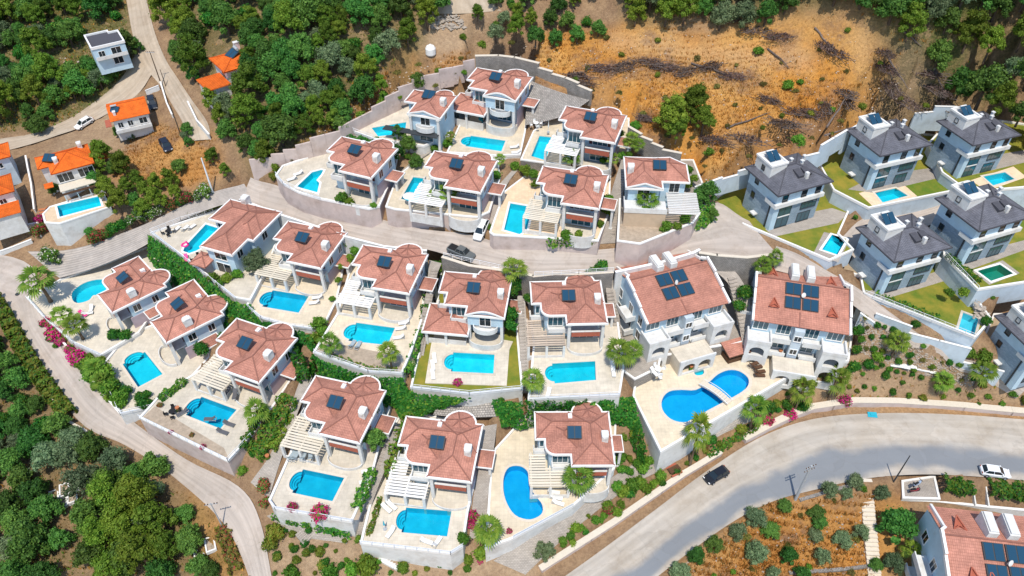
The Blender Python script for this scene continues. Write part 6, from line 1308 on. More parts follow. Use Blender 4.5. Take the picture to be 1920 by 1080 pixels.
# ---- climbing hedges over walls, clipped hedges and planted strips
def leaf_cloud(name, label, pts, nrm, size, mats, shares=(1.0,), seed=1, group=None, cat='hedge'):
    r = np.random.default_rng(seed); c = pts.mean(0); V = quads(pts - c, nrm, size, r, .5)
    o = link(name, quad_mesh(name, V, mats, r.choice(len(shares), len(pts), p=shares))); o.location = c; tag(o, label, cat, group); return o
def ivy(label, top, bot, dens=26, size=.36, seed=1, name='ivy_hedge', mats=('ivy', 'bush'), shares=(.85, .15), bulge=.5):
    r = np.random.default_rng(seed); A = [P(*p) for p in top]; B = [P(*p) for p in bot]; k = max(len(A), len(B)) * 6
    def res(L):
        L = smooth_line(L, 6); d = [0]
        for i in range(1, len(L)): d.append(d[-1] + (L[i] - L[i - 1]).length)
        t = np.linspace(0, d[-1], k); a = np.array([tuple(p) for p in L]); return np.stack([np.interp(t, d, a[:, j]) for j in range(3)], 1)
    A, B = res(A), res(B); n = int(np.linalg.norm(np.diff(A, axis=0), axis=1).sum() * np.linalg.norm(A - B, axis=1).mean() * dens)
    s, t = r.uniform(0, k - 1.001, n), r.uniform(-.03, 1.03, n); i = s.astype(int); f = (s - i)[:, None]
    a = A[i] * (1 - f) + A[i + 1] * f; b = B[i] * (1 - f) + B[i + 1] * f; p = a * (1 - t[:, None]) + b * t[:, None]
    nn = np.cross(b - a, A[i + 1] - A[i]); nn /= np.linalg.norm(nn, axis=1)[:, None] + 1e-9; nn *= np.sign(nn[:, 2:3] + 1e-6)
    lump = .5 + .5 * np.sin(p[:, 0] * 2.1 + seed) * np.cos(p[:, 1] * 2.4) * np.sin(p[:, 2] * 1.7 + 1)
    p = p + nn * (bulge * (lump + r.uniform(-.35, .35, n)))[:, None]
    return leaf_cloud(name, label, p, nn + (0, 0, .4), size, [LM[m] for m in mats], shares, seed)
ivy('long dark ivy hedge climbing the wall between the left villas', [(280,440,20.3),(360,499,20.3),(440,565,20.3),(472,574,19.8)], [(280,484,15.2),(350,565,15.0),(430,625,15.0),(520,650,15.2)], seed=2)
ivy('dark ivy bank below the pool left of the pickup villa', [(485,600,19.3),(545,616,19.3),(588,636,19.3),(592,668,19.8),(690,704,19.9),(756,708,19.9)], [(515,645,15),(560,672,14.6),(588,705,14.4),(625,728,14.4),(700,750,14.4),(765,768,14.4)], seed=3)
ivy('dark ivy bank behind the bottom centre villa', [(752,700,18),(775,735,18),(880,746,18)], [(738,740,14.2),(757,782,13.4),(815,768,14.4)], seed=4)
ivy('dark ivy bank below the weathered pergola terrace', [(925,748,17.8),(988,756,18.7),(1080,756,18.7),(1186,744,17)], [(935,795,13.6),(1000,800,12.8),(1150,792,12.6),(1205,815,11.8)], seed=5)
ivy('ivy hanging over the left wall of the shared pool terrace', [(1184,745,14),(1196,790,13.9),(1216,836,13.9)], [(1168,765,12),(1188,835,11),(1210,880,9.8)], seed=6)
ivy('creeper hanging over the wall at the road end', [(1290,395,30),(1320,385,30),(1340,378,29.5)], [(1285,428,26.8),(1315,428,26.6),(1335,415,26.6)], seed=9, dens=18, shares=(.4, .6))
ivy('trailing plants on the wall above the middle road', [(1020,445,28.9),(1070,450,28.9),(1120,448,28.9)], [(1030,462,27.2),(1075,465,27.0),(1118,462,27.2)], seed=10, dens=14, shares=(.35, .65))
def hedge(label, pts, w_, h, mats=('ivy', 'bush'), shares=(.8, .2), dens=30, size=.3, seed=1, zz=None, name='hedge'):
    r = np.random.default_rng(seed); L = smooth_line([P(*p) if len(p) == 3 else G(*p) for p in pts], 8); a = np.array([tuple(p) for p in L]); d = np.concatenate([[0], np.cumsum(np.linalg.norm(np.diff(a, axis=0), axis=1))])
    n = int(d[-1] * (2 * h + w_) * dens); t = r.uniform(0, d[-1], n); c = np.stack([np.interp(t, d, a[:, j]) for j in range(3)], 1); e = np.stack([np.interp(np.minimum(t + .3, d[-1]), d, a[:, j]) - np.interp(np.maximum(t - .3, 0), d, a[:, j]) for j in range(2)], 1)
    e /= np.linalg.norm(e, axis=1)[:, None] + 1e-9; side = np.stack([e[:, 1], -e[:, 0], np.zeros(n)], 1)
    u = r.uniform(-(h + w_ / 2), h + w_ / 2, n); lx = np.clip(u, -w_ / 2, w_ / 2); lz = h - np.maximum(np.abs(u) - w_ / 2, 0); nx = np.where(np.abs(u) > w_ / 2, np.sign(u), 0); nz = np.where(np.abs(u) > w_ / 2, .35, 1)
    wob = 1 + .22 * np.sin(t * 2.3 + seed) + .12 * np.sin(t * 5.1)
    p = c + side * (lx * wob + nx * r.uniform(-.12, .1, n))[:, None]; p[:, 2] += lz * wob + r.uniform(-.1, .12, n)
    nn = side * nx[:, None]; nn[:, 2] = nz
    return leaf_cloud(name, label, p, nn, size, [LM[m] for m in mats], shares, seed)
hedge('long yellow green hedge along the left side of the road', [(-8,565),(20,610),(50,665),(85,720),(110,755),(135,785)], 2.0, 1.7, ('yellow', 'bush', 'broad'), (.5, .35, .15), 34, .42, 1)
hedge('tall dark hedge behind the villa with the lawn', [(892,508,19),(838,505,19),(818,512,18.5),(806,560,18.2),(796,612,18.2)], 1.2, 2.2, seed=2)
hedge('green hedge left of the lawn pool', [(793,622,18),(778,665,18),(766,712,18)], 1.1, 1.7, ('bush', 'ivy'), (.6, .4), seed=3)
hedge('leafy planting right of the bougainvillea pool', [(700,885,14),(685,920,14),(668,960,14)], 1.3, 1.2, ('bush', 'ivy'), (.6, .4), seed=4)
hedge('light green hedge beside the steps above the bottom centre villa', [(770,785,14),(745,840,13.4),(730,900,12.8)], 1.3, 1.8, ('yellow', 'bush'), (.45, .55), seed=5)
hedge('green hedge on the left edge of the bougainvillea villa', [(548,785,15),(528,820,14.6),(508,850,14.4)], 1.2, 1.2, ('bush', 'yellow'), (.7, .3), seed=6)
hedge('clipped dark hedge under the pink bougainvillea, left length', [(515,968),(545,978),(586,985)], 1.0, 1.0, seed=7)
hedge('clipped dark hedge under the pink bougainvillea, right length', [(595,992),(625,998),(660,1004)], 1.0, 1.0, seed=8)
hedge('low yellow planting on the left edge of the bottom centre pool', [(713,935,12),(702,975,12),(690,1005,12)], .6, .5, ('yellow', 'bush'), (.7, .3), seed=9)
hedge('dry yellow bank of plants beside the left road at the bottom', [(415,990),(430,1030),(445,1075)], 1.8, .9, ('yellow', 'weed', 'red'), (.45, .4, .15), seed=10)
hedge('leafy green bank between the corner terrace and the bougainvillea villa', [(478,862),(512,808),(545,752)], 2.6, 1.5, ('bush', 'ivy', 'yellow'), (.5, .3, .2), seed=18)
hedge('dark hedge behind the lowest left row villa', [(548,660),(565,690),(572,720)], 1.6, 1.6, seed=19)
hedge('green planting along the low wall of the dark sunbed terrace', [(300,752,15.0),(325,735,15),(350,715,15)], 1.0, .9, ('bush', 'ivy'), (.6, .4), seed=11)
hedge('low green planting behind the ramp railing', [(350,405,20.4),(395,392,21),(425,378,21.6)], .7, .5, ('yellow', 'bush'), (.6, .4), seed=12)
hedge('green hedge below the triangular pool', [(652,262,30),(690,268,30),(725,268,30)], .9, .9, seed=13)
hedge('flowering planting on the edge of the stone wall by two palms', [(620,668,19.8),(690,690,19.8),(745,695,19.8)], .7, .4, ('bush', 'yellow'), (.6, .4), dens=12, seed=14)
hedge('row of small shrubs inside the grey house lawn wall', [(1640,553,20.9),(1690,572,20.9),(1760,599,20.9)], .7, .7, ('ivy', 'bush'), (.6, .4), dens=14, seed=15)
hedge('row of dark plants beside the green pool lawn', [(1775,482,24.7),(1800,505,24.7),(1835,532,24.7)], .8, .9, ('ivy', 'bush'), (.6, .4), dens=22, seed=16)
hedge('overgrown green hedge left of the white outdoor stairs', [(1768,908),(1795,916),(1822,918)], 2.2, 1.1, ('ivy', 'bush'), (.6, .4), 34, .34, 21)
hedge('long overgrown green hedge right of the white outdoor stairs', [(1852,916),(1890,922),(1940,928)], 2.6, 1.1, ('ivy', 'bush'), (.6, .4), 34, .34, 22)
hedge('dark planting behind the tall corner wall', [(455,845,15),(478,800,15),(498,770,15)], .9, 1.0, ('ivy', 'bush'), (.6, .4), 30, .3, 23)
hedge('green strip hedge behind the main road wall', [(1325,858),(1380,822),(1420,800)], 1.3, .7, ('yellow', 'bush', 'ivy'), (.4, .4, .2), dens=24, seed=17)
# ---- dry grass, low weeds: uncountable
def tufts(name, polys, n, h, mats, shares, seed, wd=.05, minpad=True):
    r = np.random.default_rng(seed); pts = []
    tot = 0
    for poly, share in polys:
        xs = [p[0] for p in poly]; ys = [p[1] for p in poly]; k = int(n * share); q = np.stack([r.uniform(min(xs), max(xs), k * 3), r.uniform(min(ys), max(ys), k * 3)], 1)
        q = q[inside(poly, q[:, 0], q[:, 1])][:k]
        z = np.full(len(q), 35.0)
        for _ in range(7):
            a = (q[:, 0] - 960) / FPX; v = (q[:, 1] - 540) / FPX; t = (z - CAMZ) / (-_sp - v * _cp); x, y = a * t, t * (_cp - v * _sp)
            fi = np.clip(((y - GY[0]) / GS), 0, len(GY) - 1.01).astype(int); fj = np.clip(((x - GX[0]) / GS), 0, len(GX) - 1.01).astype(int); z = .4 * z + .6 * BASE[fi, fj]
        z = CUT[fi, fj]; ok = np.abs(z - BASE[fi, fj]) < .05
        pts.append(np.stack([x, y, z], 1)[ok])
    p = np.concatenate(pts); p = np.repeat(p, 3, 0) + np.concatenate([r.normal(0, .16, (len(p) * 3, 2)), np.zeros((len(p) * 3, 1))], 1)
    m = len(p); hh = h * r.uniform(.5, 1.5, m); ang = r.uniform(0, 6.28, m); e = np.stack([np.cos(ang), np.sin(ang), np.zeros(m)], 1) * (wd * r.uniform(.7, 1.6, m))[:, None]; tip = p + np.stack([r.normal(0, .35, m) * hh, r.normal(0, .35, m) * hh, hh], 1)
    V = np.stack([p - e - (0, 0, .08), p + e - (0, 0, .08), tip + e * .25, tip - e * .25], 1).reshape(-1, 3)
    o = link(name, quad_mesh(name, V, [LM[k] for k in mats], r.choice(len(shares), m, p=shares))); o['kind'] = 'stuff'
tufts('dry_grass', [([(840,115),(960,62),(1130,60),(1480,40),(1620,40),(1790,240),(1640,240),(1420,310),(1330,350),(1240,300),(1100,180)], .62), ([(500,330),(720,140),(860,100),(860,150),(700,215)], .12), ([(1240,1090),(1440,945),(1640,930),(1650,1090)], .16), ([(260,230),(400,250),(420,330),(330,360),(210,330)], .10)], 26000, .42, ('dry', 'weed'), (.8, .2), 5, .07)
tufts('undergrowth', [([(0,0),(235,0),(250,150),(150,230),(0,250)], .25), ([(290,0),(820,0),(700,200),(480,330),(400,190)], .25), ([(1600,0),(1920,0),(1920,250),(1780,200)], .2), ([(0,600),(160,810),(430,980),(480,1080),(0,1080)], .2), ([(1600,600),(1920,700),(1920,765),(1480,740)], .1)], 11000, .4, ('weed', 'bush', 'dry'), (.5, .2, .3), 6, .12)
# ---- dead brush left from clearing, and long felled trunks
def brush(label, px, py, rad, seed, lean=0.0, ln=1.0):
    r = random.Random(seed); g = G(px, py); root = thing('brush_pile', label, 'brush pile', g, lean, 'piles of dead brush in the dry field')
    sb = MB()
    for i in range(int(16 * rad)):
        a = r.uniform(-.5, .5) + (math.pi if r.random() < .4 else 0); q = Vector((r.uniform(-rad, rad) * ln, r.uniform(-rad, rad) * .6, r.uniform(.05, .6))); d = Vector((math.cos(a), math.sin(a), r.uniform(-.15, .35))) * r.uniform(.8, 2.3)
        sb.bar(q, q + d, r.uniform(.04, .09), r.uniform(.04, .09))
    sb.build('branch_tangle', M['deadwood'], root, uv=False)['kind'] = 'stuff'
    rr = np.random.default_rng(seed); n = int(240 * rad * ln); d = sphere_pts(n, rr); c = d * (rad * ln, rad * .65, .95) * rr.uniform(.5, 1.05, (n, 1)); c = c[c[:, 2] > -.05]
    o = link('dry_twigs', quad_mesh('dry_twigs', quads(c, np.tile((0., 0, 1), (len(c), 1)), .17, rr, 1.4, 3.2), [LM['brush']]), root); o['kind'] = 'stuff'
BR = [(1085,145,1.7),(1130,130,2.0),(1175,125,2.2),(1215,118,2.0),(1245,128,1.8),(1290,135,2.0),(1335,125,1.9),(1370,145,1.8),(1465,70,2.2),(1545,85,1.9),(1565,100,2.0),(1580,175,2.0),(1590,195,1.8),(1510,215,2.2),(1545,205,1.8),(1470,235,1.8),(1400,262,1.9),(1340,265,1.9),(1655,100,1.9),(1660,130,2.1),(1670,165,2.2),(1700,195,2.3),(1740,140,2.0),(1755,170,2.2),(1775,200,2.0),(1420,60,2.0),(1100,160,1.4),(1210,225,1.3),(1380,40,1.5),(1440,190,1.4)]
for i, (x, y, s) in enumerate(BR): brush('mauve brown heap of dead branches on the orange field', x, y, s * 1.25, i, random.uniform(-.6, .6) + (1.9 if x > 1540 else 0), 1.35)
for i, (x0, y0, x1, y1, lab) in enumerate([(1294,122,1345,134,'bare felled trunk lying beside brush in the field centre'),(1340,135,1385,152,'pale felled trunk with broken branches'),(1360,245,1438,215,'dark felled trunk right of the big field pine'),(1528,55,1560,95,'grey felled trunk on the upper right field'),(1550,240,1590,180,'curved bare branch above the grey houses wall'),(1545,258,1620,236,'dark log along the boundary wall of the grey houses'),(1660,105,1700,170,'long bare trunk beside the right brush row'),(1750,130,1775,185,'bare trunk at the edge of the top right wood'),(1440,95,1482,132,'thin dark log below the brush heap'),(1690,60,1725,90,'bare trunk under the right wood edge')]):
    a, b = G(x0, y0, .3), G(x1, y1, .3); n = 5; q = MB(); rr = random.Random(i); mid = [a.lerp(b, t) + Vector((rr.uniform(-.25, .25), rr.uniform(-.25, .25), rr.uniform(0, .15))) for t in (0, .25, .5, .75, 1)]
    q.tube([m - a for m in mid], [.2, .18, .14, .1, .05], 7); o = q.build('felled_trunk', M['deadwood'], None, uv=False, smooth=True); o.location = a; tag(o, lab, 'log', 'felled trunks')
    for k in range(5):
        t = rr.uniform(.3, .95); p = a.lerp(b, t) - a; d = Vector((rr.uniform(-1, 1), rr.uniform(-1, 1), rr.uniform(.1, .6))) * 1.3; MB().tube([p, p + d * .5, p + d], [.06, .045, .015], 5).build('branch', M['deadwood'], o, uv=False)
# ================================================================ walls, rails, steps
def wallrun(label, pts, h, th, m, seg=3.0, name='boundary_wall', cat='wall', cap=True, step=.4, group=None, deep=1.5):
    root = None; Q = [P(*p) if len(p) == 3 else G(*p) for p in pts]; k = 0
    root = thing(name, label, cat, Q[0], 0, group); o0 = Q[0]
    for a, b in zip(Q[:-1], Q[1:]):
        n = max(1, round((b - a).xy.length / seg)); fixed = len(pts[0]) == 3
        for i in range(n):
            p, q = a.lerp(b, i / n), a.lerp(b, (i + 1) / n); zt = max(p.z, q.z) if fixed else max(Z(p.x, p.y), Z(q.x, q.y)) + h
            if step: zt = math.ceil(zt / step) * step
            zb = min(Z(p.x, p.y), Z(q.x, q.y)) - deep; d = (q - p).xy.normalized(); nr = Vector((-d.y, d.x)) * th / 2; e = d * (th * .22)
            pl = ccw([tuple(p.xy + nr - e - o0.xy), tuple(p.xy - nr - e - o0.xy), tuple(q.xy - nr + e * 0 - o0.xy), tuple(q.xy + nr + e * 0 - o0.xy)])
            if step: t0 = t1 = zt
            else: t0, t1 = (p.z, q.z) if fixed else (Z(p.x, p.y) + h, Z(q.x, q.y) + h)
            def hexa(pl, b0, b1, c0, c1):
                near = [(Vector(v) - (p.xy - o0.xy)).length < (Vector(v) - (q.xy - o0.xy)).length for v in pl]
                lo = [(v[0], v[1], b0 if k_ else b1) for v, k_ in zip(pl, near)]; hi = [(v[0], v[1], c0 if k_ else c1) for v, k_ in zip(pl, near)]; g = MB().face(hi)
                for j in range(4): g.face([lo[j], lo[(j + 1) % 4], hi[(j + 1) % 4], hi[j]])
                return g
            hexa(pl, zb - o0.z, zb - o0.z, t0 - o0.z, t1 - o0.z).build('wall_panel', M[m], root)
            if cap: hexa(grow(pl, .05), t0 - o0.z + .003, t1 - o0.z + .003, t0 - o0.z + .12, t1 - o0.z + .12).build('wall_cap', M['trim'] if m in ('white', 'greywall') else M['coping'], root)
    return root
def rail(label, pts, h=1.0, m='metalwhite', name='railing', group='white railings', gap=1.6):
    Q = [P(*p) if len(p) == 3 else G(*p) for p in pts]; root = thing(name, label, 'railing', Q[0], 0, group); o = Q[0]
    po, ra = MB(), MB()
    for a, b in zip(Q[:-1], Q[1:]):
        n = max(1, round((b - a).length / gap))
        for i in range(n + 1):
            p = a.lerp(b, i / n) - o; po.bar(p - Vector((0, 0, .1)), p + Vector((0, 0, h)), .06, .06)
        for f in (1.0, .66, .33): ra.bar(a - o + Vector((0, 0, h * f)), b - o + Vector((0, 0, h * f)), .06 if f == 1 else .03, .05 if f == 1 else .03)
    po.build('posts', M[m], root)['kind'] = 'stuff'; ra.build('rails', M[m], root)['kind'] = 'stuff'
def steps(label, a, b, w_, n=None, m='paver', name='garden_steps', side=None):
    """flight from lower seen point a to upper seen point b, every step a block of its own"""
    A, B = P(*a) if len(a) == 3 else G(*a, .05), P(*b) if len(b) == 3 else G(*b, .05); d = B - A; L = d.xy.length; n = n or max(4, int(L / .55)); rz = math.atan2(d.y, d.x)
    root = thing(name, label, 'stairs', A, rz); tr = L / n
    me = MB().box(0, tr + .04, -w_ / 2, w_ / 2, -.6, 0).mesh('step', [M[m]])
    for i in range(n):
        o = link('step', me, root); o.location = (i * tr, 0, (i + 1) * d.z / n)
    if side:
        for s_ in (-1, 1):
            q = MB().bar((0, s_ * (w_ / 2 + .12), .35), (L, s_ * (w_ / 2 + .12), d.z + .35), .2, 1.3); q.build('side_wall', M[side], root)
    return root
wallrun('stepped pale pink wall along the top left of the estate', [(478,336),(515,315),(560,298),(640,262),(700,222),(750,186),(800,160),(850,146),(890,128)], 1.7, .4, 'pinkwall', 3.2, step=.8, cap=False)
wallrun('stone boundary wall behind the topmost villas', [(893,126),(935,120),(965,124),(1010,142),(1060,162),(1108,186)], 1.6, .6, 'stonewall', 4.0, step=.5)
wallrun('grey stone wall behind the villa at the road end', [(1178,255),(1200,272),(1240,295),(1275,305)], 1.5, .5, 'stonewall', 3.0, step=.5)
wallrun('pale blue boundary wall from the road end villa to the first grey house', [(1300,372),(1350,352),(1410,330)], 1.8, .3, 'greywall', 4)
wallrun('pale blue boundary wall behind the first grey house', [(1500,322),(1530,304),(1600,262)], 2.0, .3, 'greywall', 4)
wallrun('stepped white wall between the two upper grey houses', [(1705,240),(1740,232),(1785,222)], 2.2, .3, 'greywall', 3, step=.6)
wallrun('low white wall along the main road', [(1015,1068),(1062,1038),(1150,982),(1280,892),(1350,850)], .55, .85, 'pinkwall', 5, step=0)
wallrun('broad pale wall along the bend of the main road', [(1395,826),(1440,802),(1482,782),(1520,768),(1600,756),(1680,757),(1760,762),(1850,770),(1940,778)], .8, 1.1, 'pinkwall', 5, step=0)
wallrun('stone wall with railing below the middle road, behind the lawn villa', [(830,482,25.2),(880,498,25.3),(950,508,25.4),(1000,517,25.4)], 0, .5, 'stonewall', 4, step=0, deep=6)
wallrun('stone wall with railing below the middle road, behind the weathered pergola', [(1000,518,25.4),(1040,514,25.4),(1085,514,25.5),(1150,510,25.6)], 0, .5, 'stonewall', 4, step=0, deep=6)
wallrun('pale wall below the middle road, behind the first apartment block', [(1155,510,25.8),(1240,492,25.9),(1300,474,26),(1312,468,26)], 0, .4, 'white', 4, step=0, deep=6)
wallrun('stone wall curving round the road end above the apartment blocks', [(1312,474,26),(1345,479,26),(1400,483,26),(1450,477,25.6)], 0, .5, 'stonewall', 4, step=0, deep=6)
wallrun('white kerb wall of the villa below the road bend', [(450,374,25),(530,404,25.2),(640,440,25.4)], 0, .3, 'white', 4, step=0, deep=4)
wallrun('white kerb wall behind the pickup villa', [(642,442,25.2),(720,462,25.3),(800,470,25.3)], 0, .3, 'white', 4, step=0, deep=6)
wallrun('low concrete wall on the left road, beside the palms', [(88,606),(150,680),(190,735),(232,784)], .5, .25, 'white', 4, step=0)
wallrun('low kerb wall above the left wood', [(95,740),(125,790),(165,812)], .4, .3, 'stonewall', 4, step=0)
wallrun('white fence wall beside the dirt track', [(355,200),(372,235),(395,262)], 1.2, .2, 'white', 3, step=0)
wallrun('pale wall of the house above the dark car', [(303,160),(315,200),(325,222)], .9, .2, 'white', 3, step=0)
wallrun('white wall beside the orange gable house drive', [(276,178),(300,168)], 1.0, .2, 'white', 3, step=0)
wallrun('white garden wall left of the long blue pool house', [(52,300),(62,350),(68,400)], 1.0, .2, 'white', 4, step=0)
wallrun('pale street wall in front of the left edge house', [(-10,440),(40,432),(75,425),(78,445)], 1.0, .25, 'white', 4, step=0)
wallrun('white wall along the street below the left edge house', [(-10,482),(30,468),(62,455)], .8, .25, 'white', 4, step=0)
wallrun('white retaining wall behind the bottom right apartment block', [(1700,937,5.6),(1760,940,5.6),(1850,950,5.4),(1940,958,5.4)], 0, .3, 'white', 5, step=0, deep=3)
wallrun('low stone edging beside the bottom right garden', [(1480,1075),(1560,1070),(1632,1062)], .3, .5, 'rock' if False else 'stonewall', 3, step=0, cap=False)
wallrun('rubble kerb at the lower edge of the main road', [(1500,938),(1560,920),(1610,908)], .25, .5, 'stonewall', 3, step=0, cap=False)
wallrun('low wall in front of the blue lane gardens', [(1612,592),(1640,612)], .6, .25, 'greywall', 3, step=0)
wallrun('long blue grey wall between lane and planted slope', [(1640,596),(1700,632),(1800,688),(1865,722)], 1.0, .25, 'greywall', 5, step=.3)
for lab, pts in (('railing on the terrace nearest the junction', [(52,562,14.4),(85,600,14.4),(140,647,14.4),(188,668,14.4)]), ('railing on the middle left pool terrace', [(190,694,13.8),(226,778,13.8),(284,766,13.8)]), ('railing on the tall corner wall terrace', [(262,785,15.3),(428,866,15.3),(472,819,15.3)]), ('railing on the terrace above the bougainvillea garden', [(506,942,14.4),(516,956,14.4),(660,980,14.4)]), ('railing on the bottom centre terrace', [(676,1020,12.4),(845,1040,12.4),(868,1026,12.4)]),
    ('railing above the long ivy hedge', [(284,438,20.4),(440,561,20.4)]), ('railing on the curved pool terrace', [(465,578,19.6),(490,599,19.6),(540,613,19.6),(585,619,19.6)]), ('railing along the top of the paved ramp terrace', [(284,437,20.4),(340,415,20.4),(400,398,20.4)]), ('railing along the road behind the lawn villa', [(832,482,25.3),(952,508,25.5)]), ('railing along the road behind the weathered pergola', [(1002,518,25.5),(1085,514,25.6),(1150,510,25.7)]), ('railing on the curved pink wall', [(518,330,28.9),(531,347,28.9),(600,374,28.9)]),
    ('railing on the lawn villa wall', [(772,728,18.4),(880,740,18.4),(980,730,18.4)]), ('railing on the two palm terrace', [(590,662,20),(690,698,20),(754,702,20)]), ('railing on the triangular pool terrace', [(641,240,31.3),(700,262,31.3)]), ('railing beside the kidney shaped pool', [(962,1011,12),(1075,950,12)]), ('railing below the weathered pergola pool', [(992,750,19.3),(1162,742,19.3)]), ('railing of the long grey house wall', [(1620,552,21.2),(1828,635,21.2)]), ('railing of the green pool wall', [(1770,480,25),(1832,545,25)])):
    rail('thin white ' + lab, pts)
steps('long garden steps between bougainvillea villa and bottom centre villa', (668,1005), (742,800), 1.5)
steps('garden steps right of the bottom centre villa', (895,1000), (917,820), 1.5)
steps('steps between the pickup villa and the lawn villa', (778,690), (815,505), 1.3)
steps('steps right of the lawn villa', (985,735), (976,560), 1.0)
steps('steps left of the first apartment block', (1168,668), (1142,545), 1.2)
steps('steps between the two apartment blocks', (1405,650), (1372,520), 1.6)
steps('steps left of the parked white van villa', (714,388), (772,308), 1.0)
steps('narrow steps left of the road end villa', (1148,440), (1172,320), 1.0)
steps('straight pale stone steps through the olive grove', (1640,1085), (1622,898), 2.0, m='coping', name='stone_steps')
steps('white outdoor stairs at the bottom right', (1836,950,5.0), (1829,905,6.9), 1.8, 16, 'white', 'outdoor_stairs', 'white')
steps('small steps of the sandy garden under the hedge', (585,1008), (570,990), 3.0, 6)
steps('pale steps down the white wall at the bottom centre', (755,1068), (712,1045), 1.0, 9, 'white', 'outdoor_stairs')
# ================================================================ vehicles
def loft(b, st, m=0):
    rings = []
    for x, hw, z0, z1 in st:
        c = min(.14, (z1 - z0) * .3); rings.append([Vector((x, y, z)) for y, z in ((-hw + c, z0), (hw - c, z0), (hw, z0 + c), (hw, z1 - c), (hw - c * 1.3, z1), (-hw + c * 1.3, z1), (-hw, z1 - c), (-hw, z0 + c))])
    for r0, r1 in zip(rings[:-1], rings[1:]):
        for k in range(8): b.face([r0[k], r0[(k + 1) % 8], r1[(k + 1) % 8], r1[k]][::-1], m)
    b.face(rings[0], m); b.face(rings[-1][::-1], m)
def car(label, col, pa, pb, z=None, kind='car', flip=False):
    """pa: rear, pb: front on the ground as seen"""
    a, b_ = G(*pa), G(*pb); d = b_ - a; mid = (a + b_) / 2; mid.z = Z(mid.x, mid.y) + .05; L = {'car': 4.3, 'suv': 4.6, 'pickup': 5.2}[kind]; k = L / 4.4
    root = thing('parked_' + kind, label, {'car': 'car', 'suv': 'car', 'pickup': 'pickup truck'}[kind], mid, math.atan2(d.y, d.x)); root.rotation_euler = (0, -math.atan2(Z(b_.x, b_.y) - Z(a.x, a.y), d.xy.length), math.atan2(d.y, d.x))
    pm = mat('car_paint_' + label[:10].replace(' ', '_'), col, .28, .02, 4); pm.node_tree.nodes['Principled BSDF'].inputs['Specular IOR Level'].default_value = .6
    h = {'car': 1.45, 'suv': 1.7, 'pickup': 1.7}[kind]; q = MB(); bz = .95 if kind == 'car' else 1.08
    if kind == 'pickup':
        loft(q, [(-2.6, .8, .5, 1.05), (-2.5, .9, .4, 1.1), (-.75, .93, .4, 1.1)]); loft(q, [(-.74, .93, .38, 1.1), (1.2, .93, .36, 1.1), (2.3, .88, .4, 1.0), (2.6, .72, .5, .85)]); c0, c1, t0, t1 = -.85, 1.35, -.55, .65
    else:
        loft(q, [(-2.2 * k, .68, .42, .78), (-2.05 * k, .84, .3, .92), (-1.3 * k, .89, .26, bz), (.9 * k, .89, .26, bz), (1.75 * k, .85, .28, bz - .13), (2.1 * k, .76, .34, bz - .25), (2.2 * k, .6, .42, bz - .34)]); c0, c1, t0, t1 = -1.95 * k, 1.15 * k, -1.45 * k, .3 * k
    q.build('body', pm, root)
    g = MB(); lo = [(c0, -.8), (c1, -.78), (c1, .78), (c0, .8)]; hi = [(t0, -.62), (t1, -.6), (t1, .6), (t0, .62)]
    for i in range(4):
        j = (i + 1) % 4; g.face([(*lo[i], bz - .02), (*lo[j], bz - .02), (*hi[j], h - .05), (*hi[i], h - .05)])
    g.build('window_glass', M['glassdark'], root)
    MB().prism(ccw([(t0 - .06, -.64), (t1 + .06, -.62), (t1 + .06, .62), (t0 - .06, .64)]), h - .06, h + .01).build('roof', pm, root)
    pl = MB()
    for y in (-1, 1):
        pl.bar((c1, .77 * y, bz - .02), (t1, .6 * y, h - .03), .07, .07).bar((c0, .79 * y, bz - .02), (t0, .62 * y, h - .03), .09, .09).bar(((c0 + c1) / 2 - .1, .805 * y, bz - .02), ((t0 + t1) / 2, .635 * y, h - .03), .06, .06)
    pl.build('roof_pillars', pm, root)
    if kind == 'pickup': MB().box(-2.4, -.95, -.76, .76, 1.08, 1.115).build('load_bed', M['black'], root)
    wm = MB(); wm.tube([(0, -.11, 0), (0, .11, 0)], .33, 12); wme = shared('wheel', lambda: wm.mesh('wheel', [M['black']], uv=False))
    rme = shared('rim', lambda: MB().tube([(0, -.12, 0), (0, .12, 0)], .19, 8).mesh('rim', [M['metalgrey']], uv=False))
    for x in (-1.35 * k, 1.35 * k):
        for y in (-.82, .82):
            o = link('wheel', wme, root); o.location = (x, y, .33); link('rim', rme, o)
    for y in (-.62, .62):
        link('headlight', shared('hl', lambda: MB().box(-.06, .06, -.16, .16, -.07, .07).mesh('headlight', [M['fabric_white']])), root).location = (2.1 * k if kind != 'pickup' else 2.53, y, .68)
        link('tail_light', shared('tl', lambda: MB().box(-.06, .06, -.12, .12, -.09, .09).mesh('tail_light', [M['brickred']])), root).location = (-2.13 * k if kind != 'pickup' else -2.57, y, .8)
    MB().box(-.08, .08, -1.02, 1.02, bz - .02, bz + .12).build('wing_mirrors', pm, root).location = (c1 - .35, 0, 0)
    return root
car('white car parked at the foot of the pale wall', (.78, .78, .76), (910,420), (897,449), kind='suv')
car('grey pickup truck with open load bed on the middle road', (.12, .13, .13), (842,469), (888,489), kind='pickup')
car('black car driving on the main road', (.012, .013, .018), (1363,883), (1321,907))
car('white car parked at the right end of the main road', (.8, .82, .84), (1842,886), (1884,892))
car('dark blue black car on the dirt clearing at the left', (.015, .018, .03), (306,266), (319,288))
car('white car on the dirt track at the far left', (.78, .78, .77), (168,230), (152,240))
car('dark car beside the orange gable house', (.02, .025, .035), (285,190), (289,206), kind='suv')
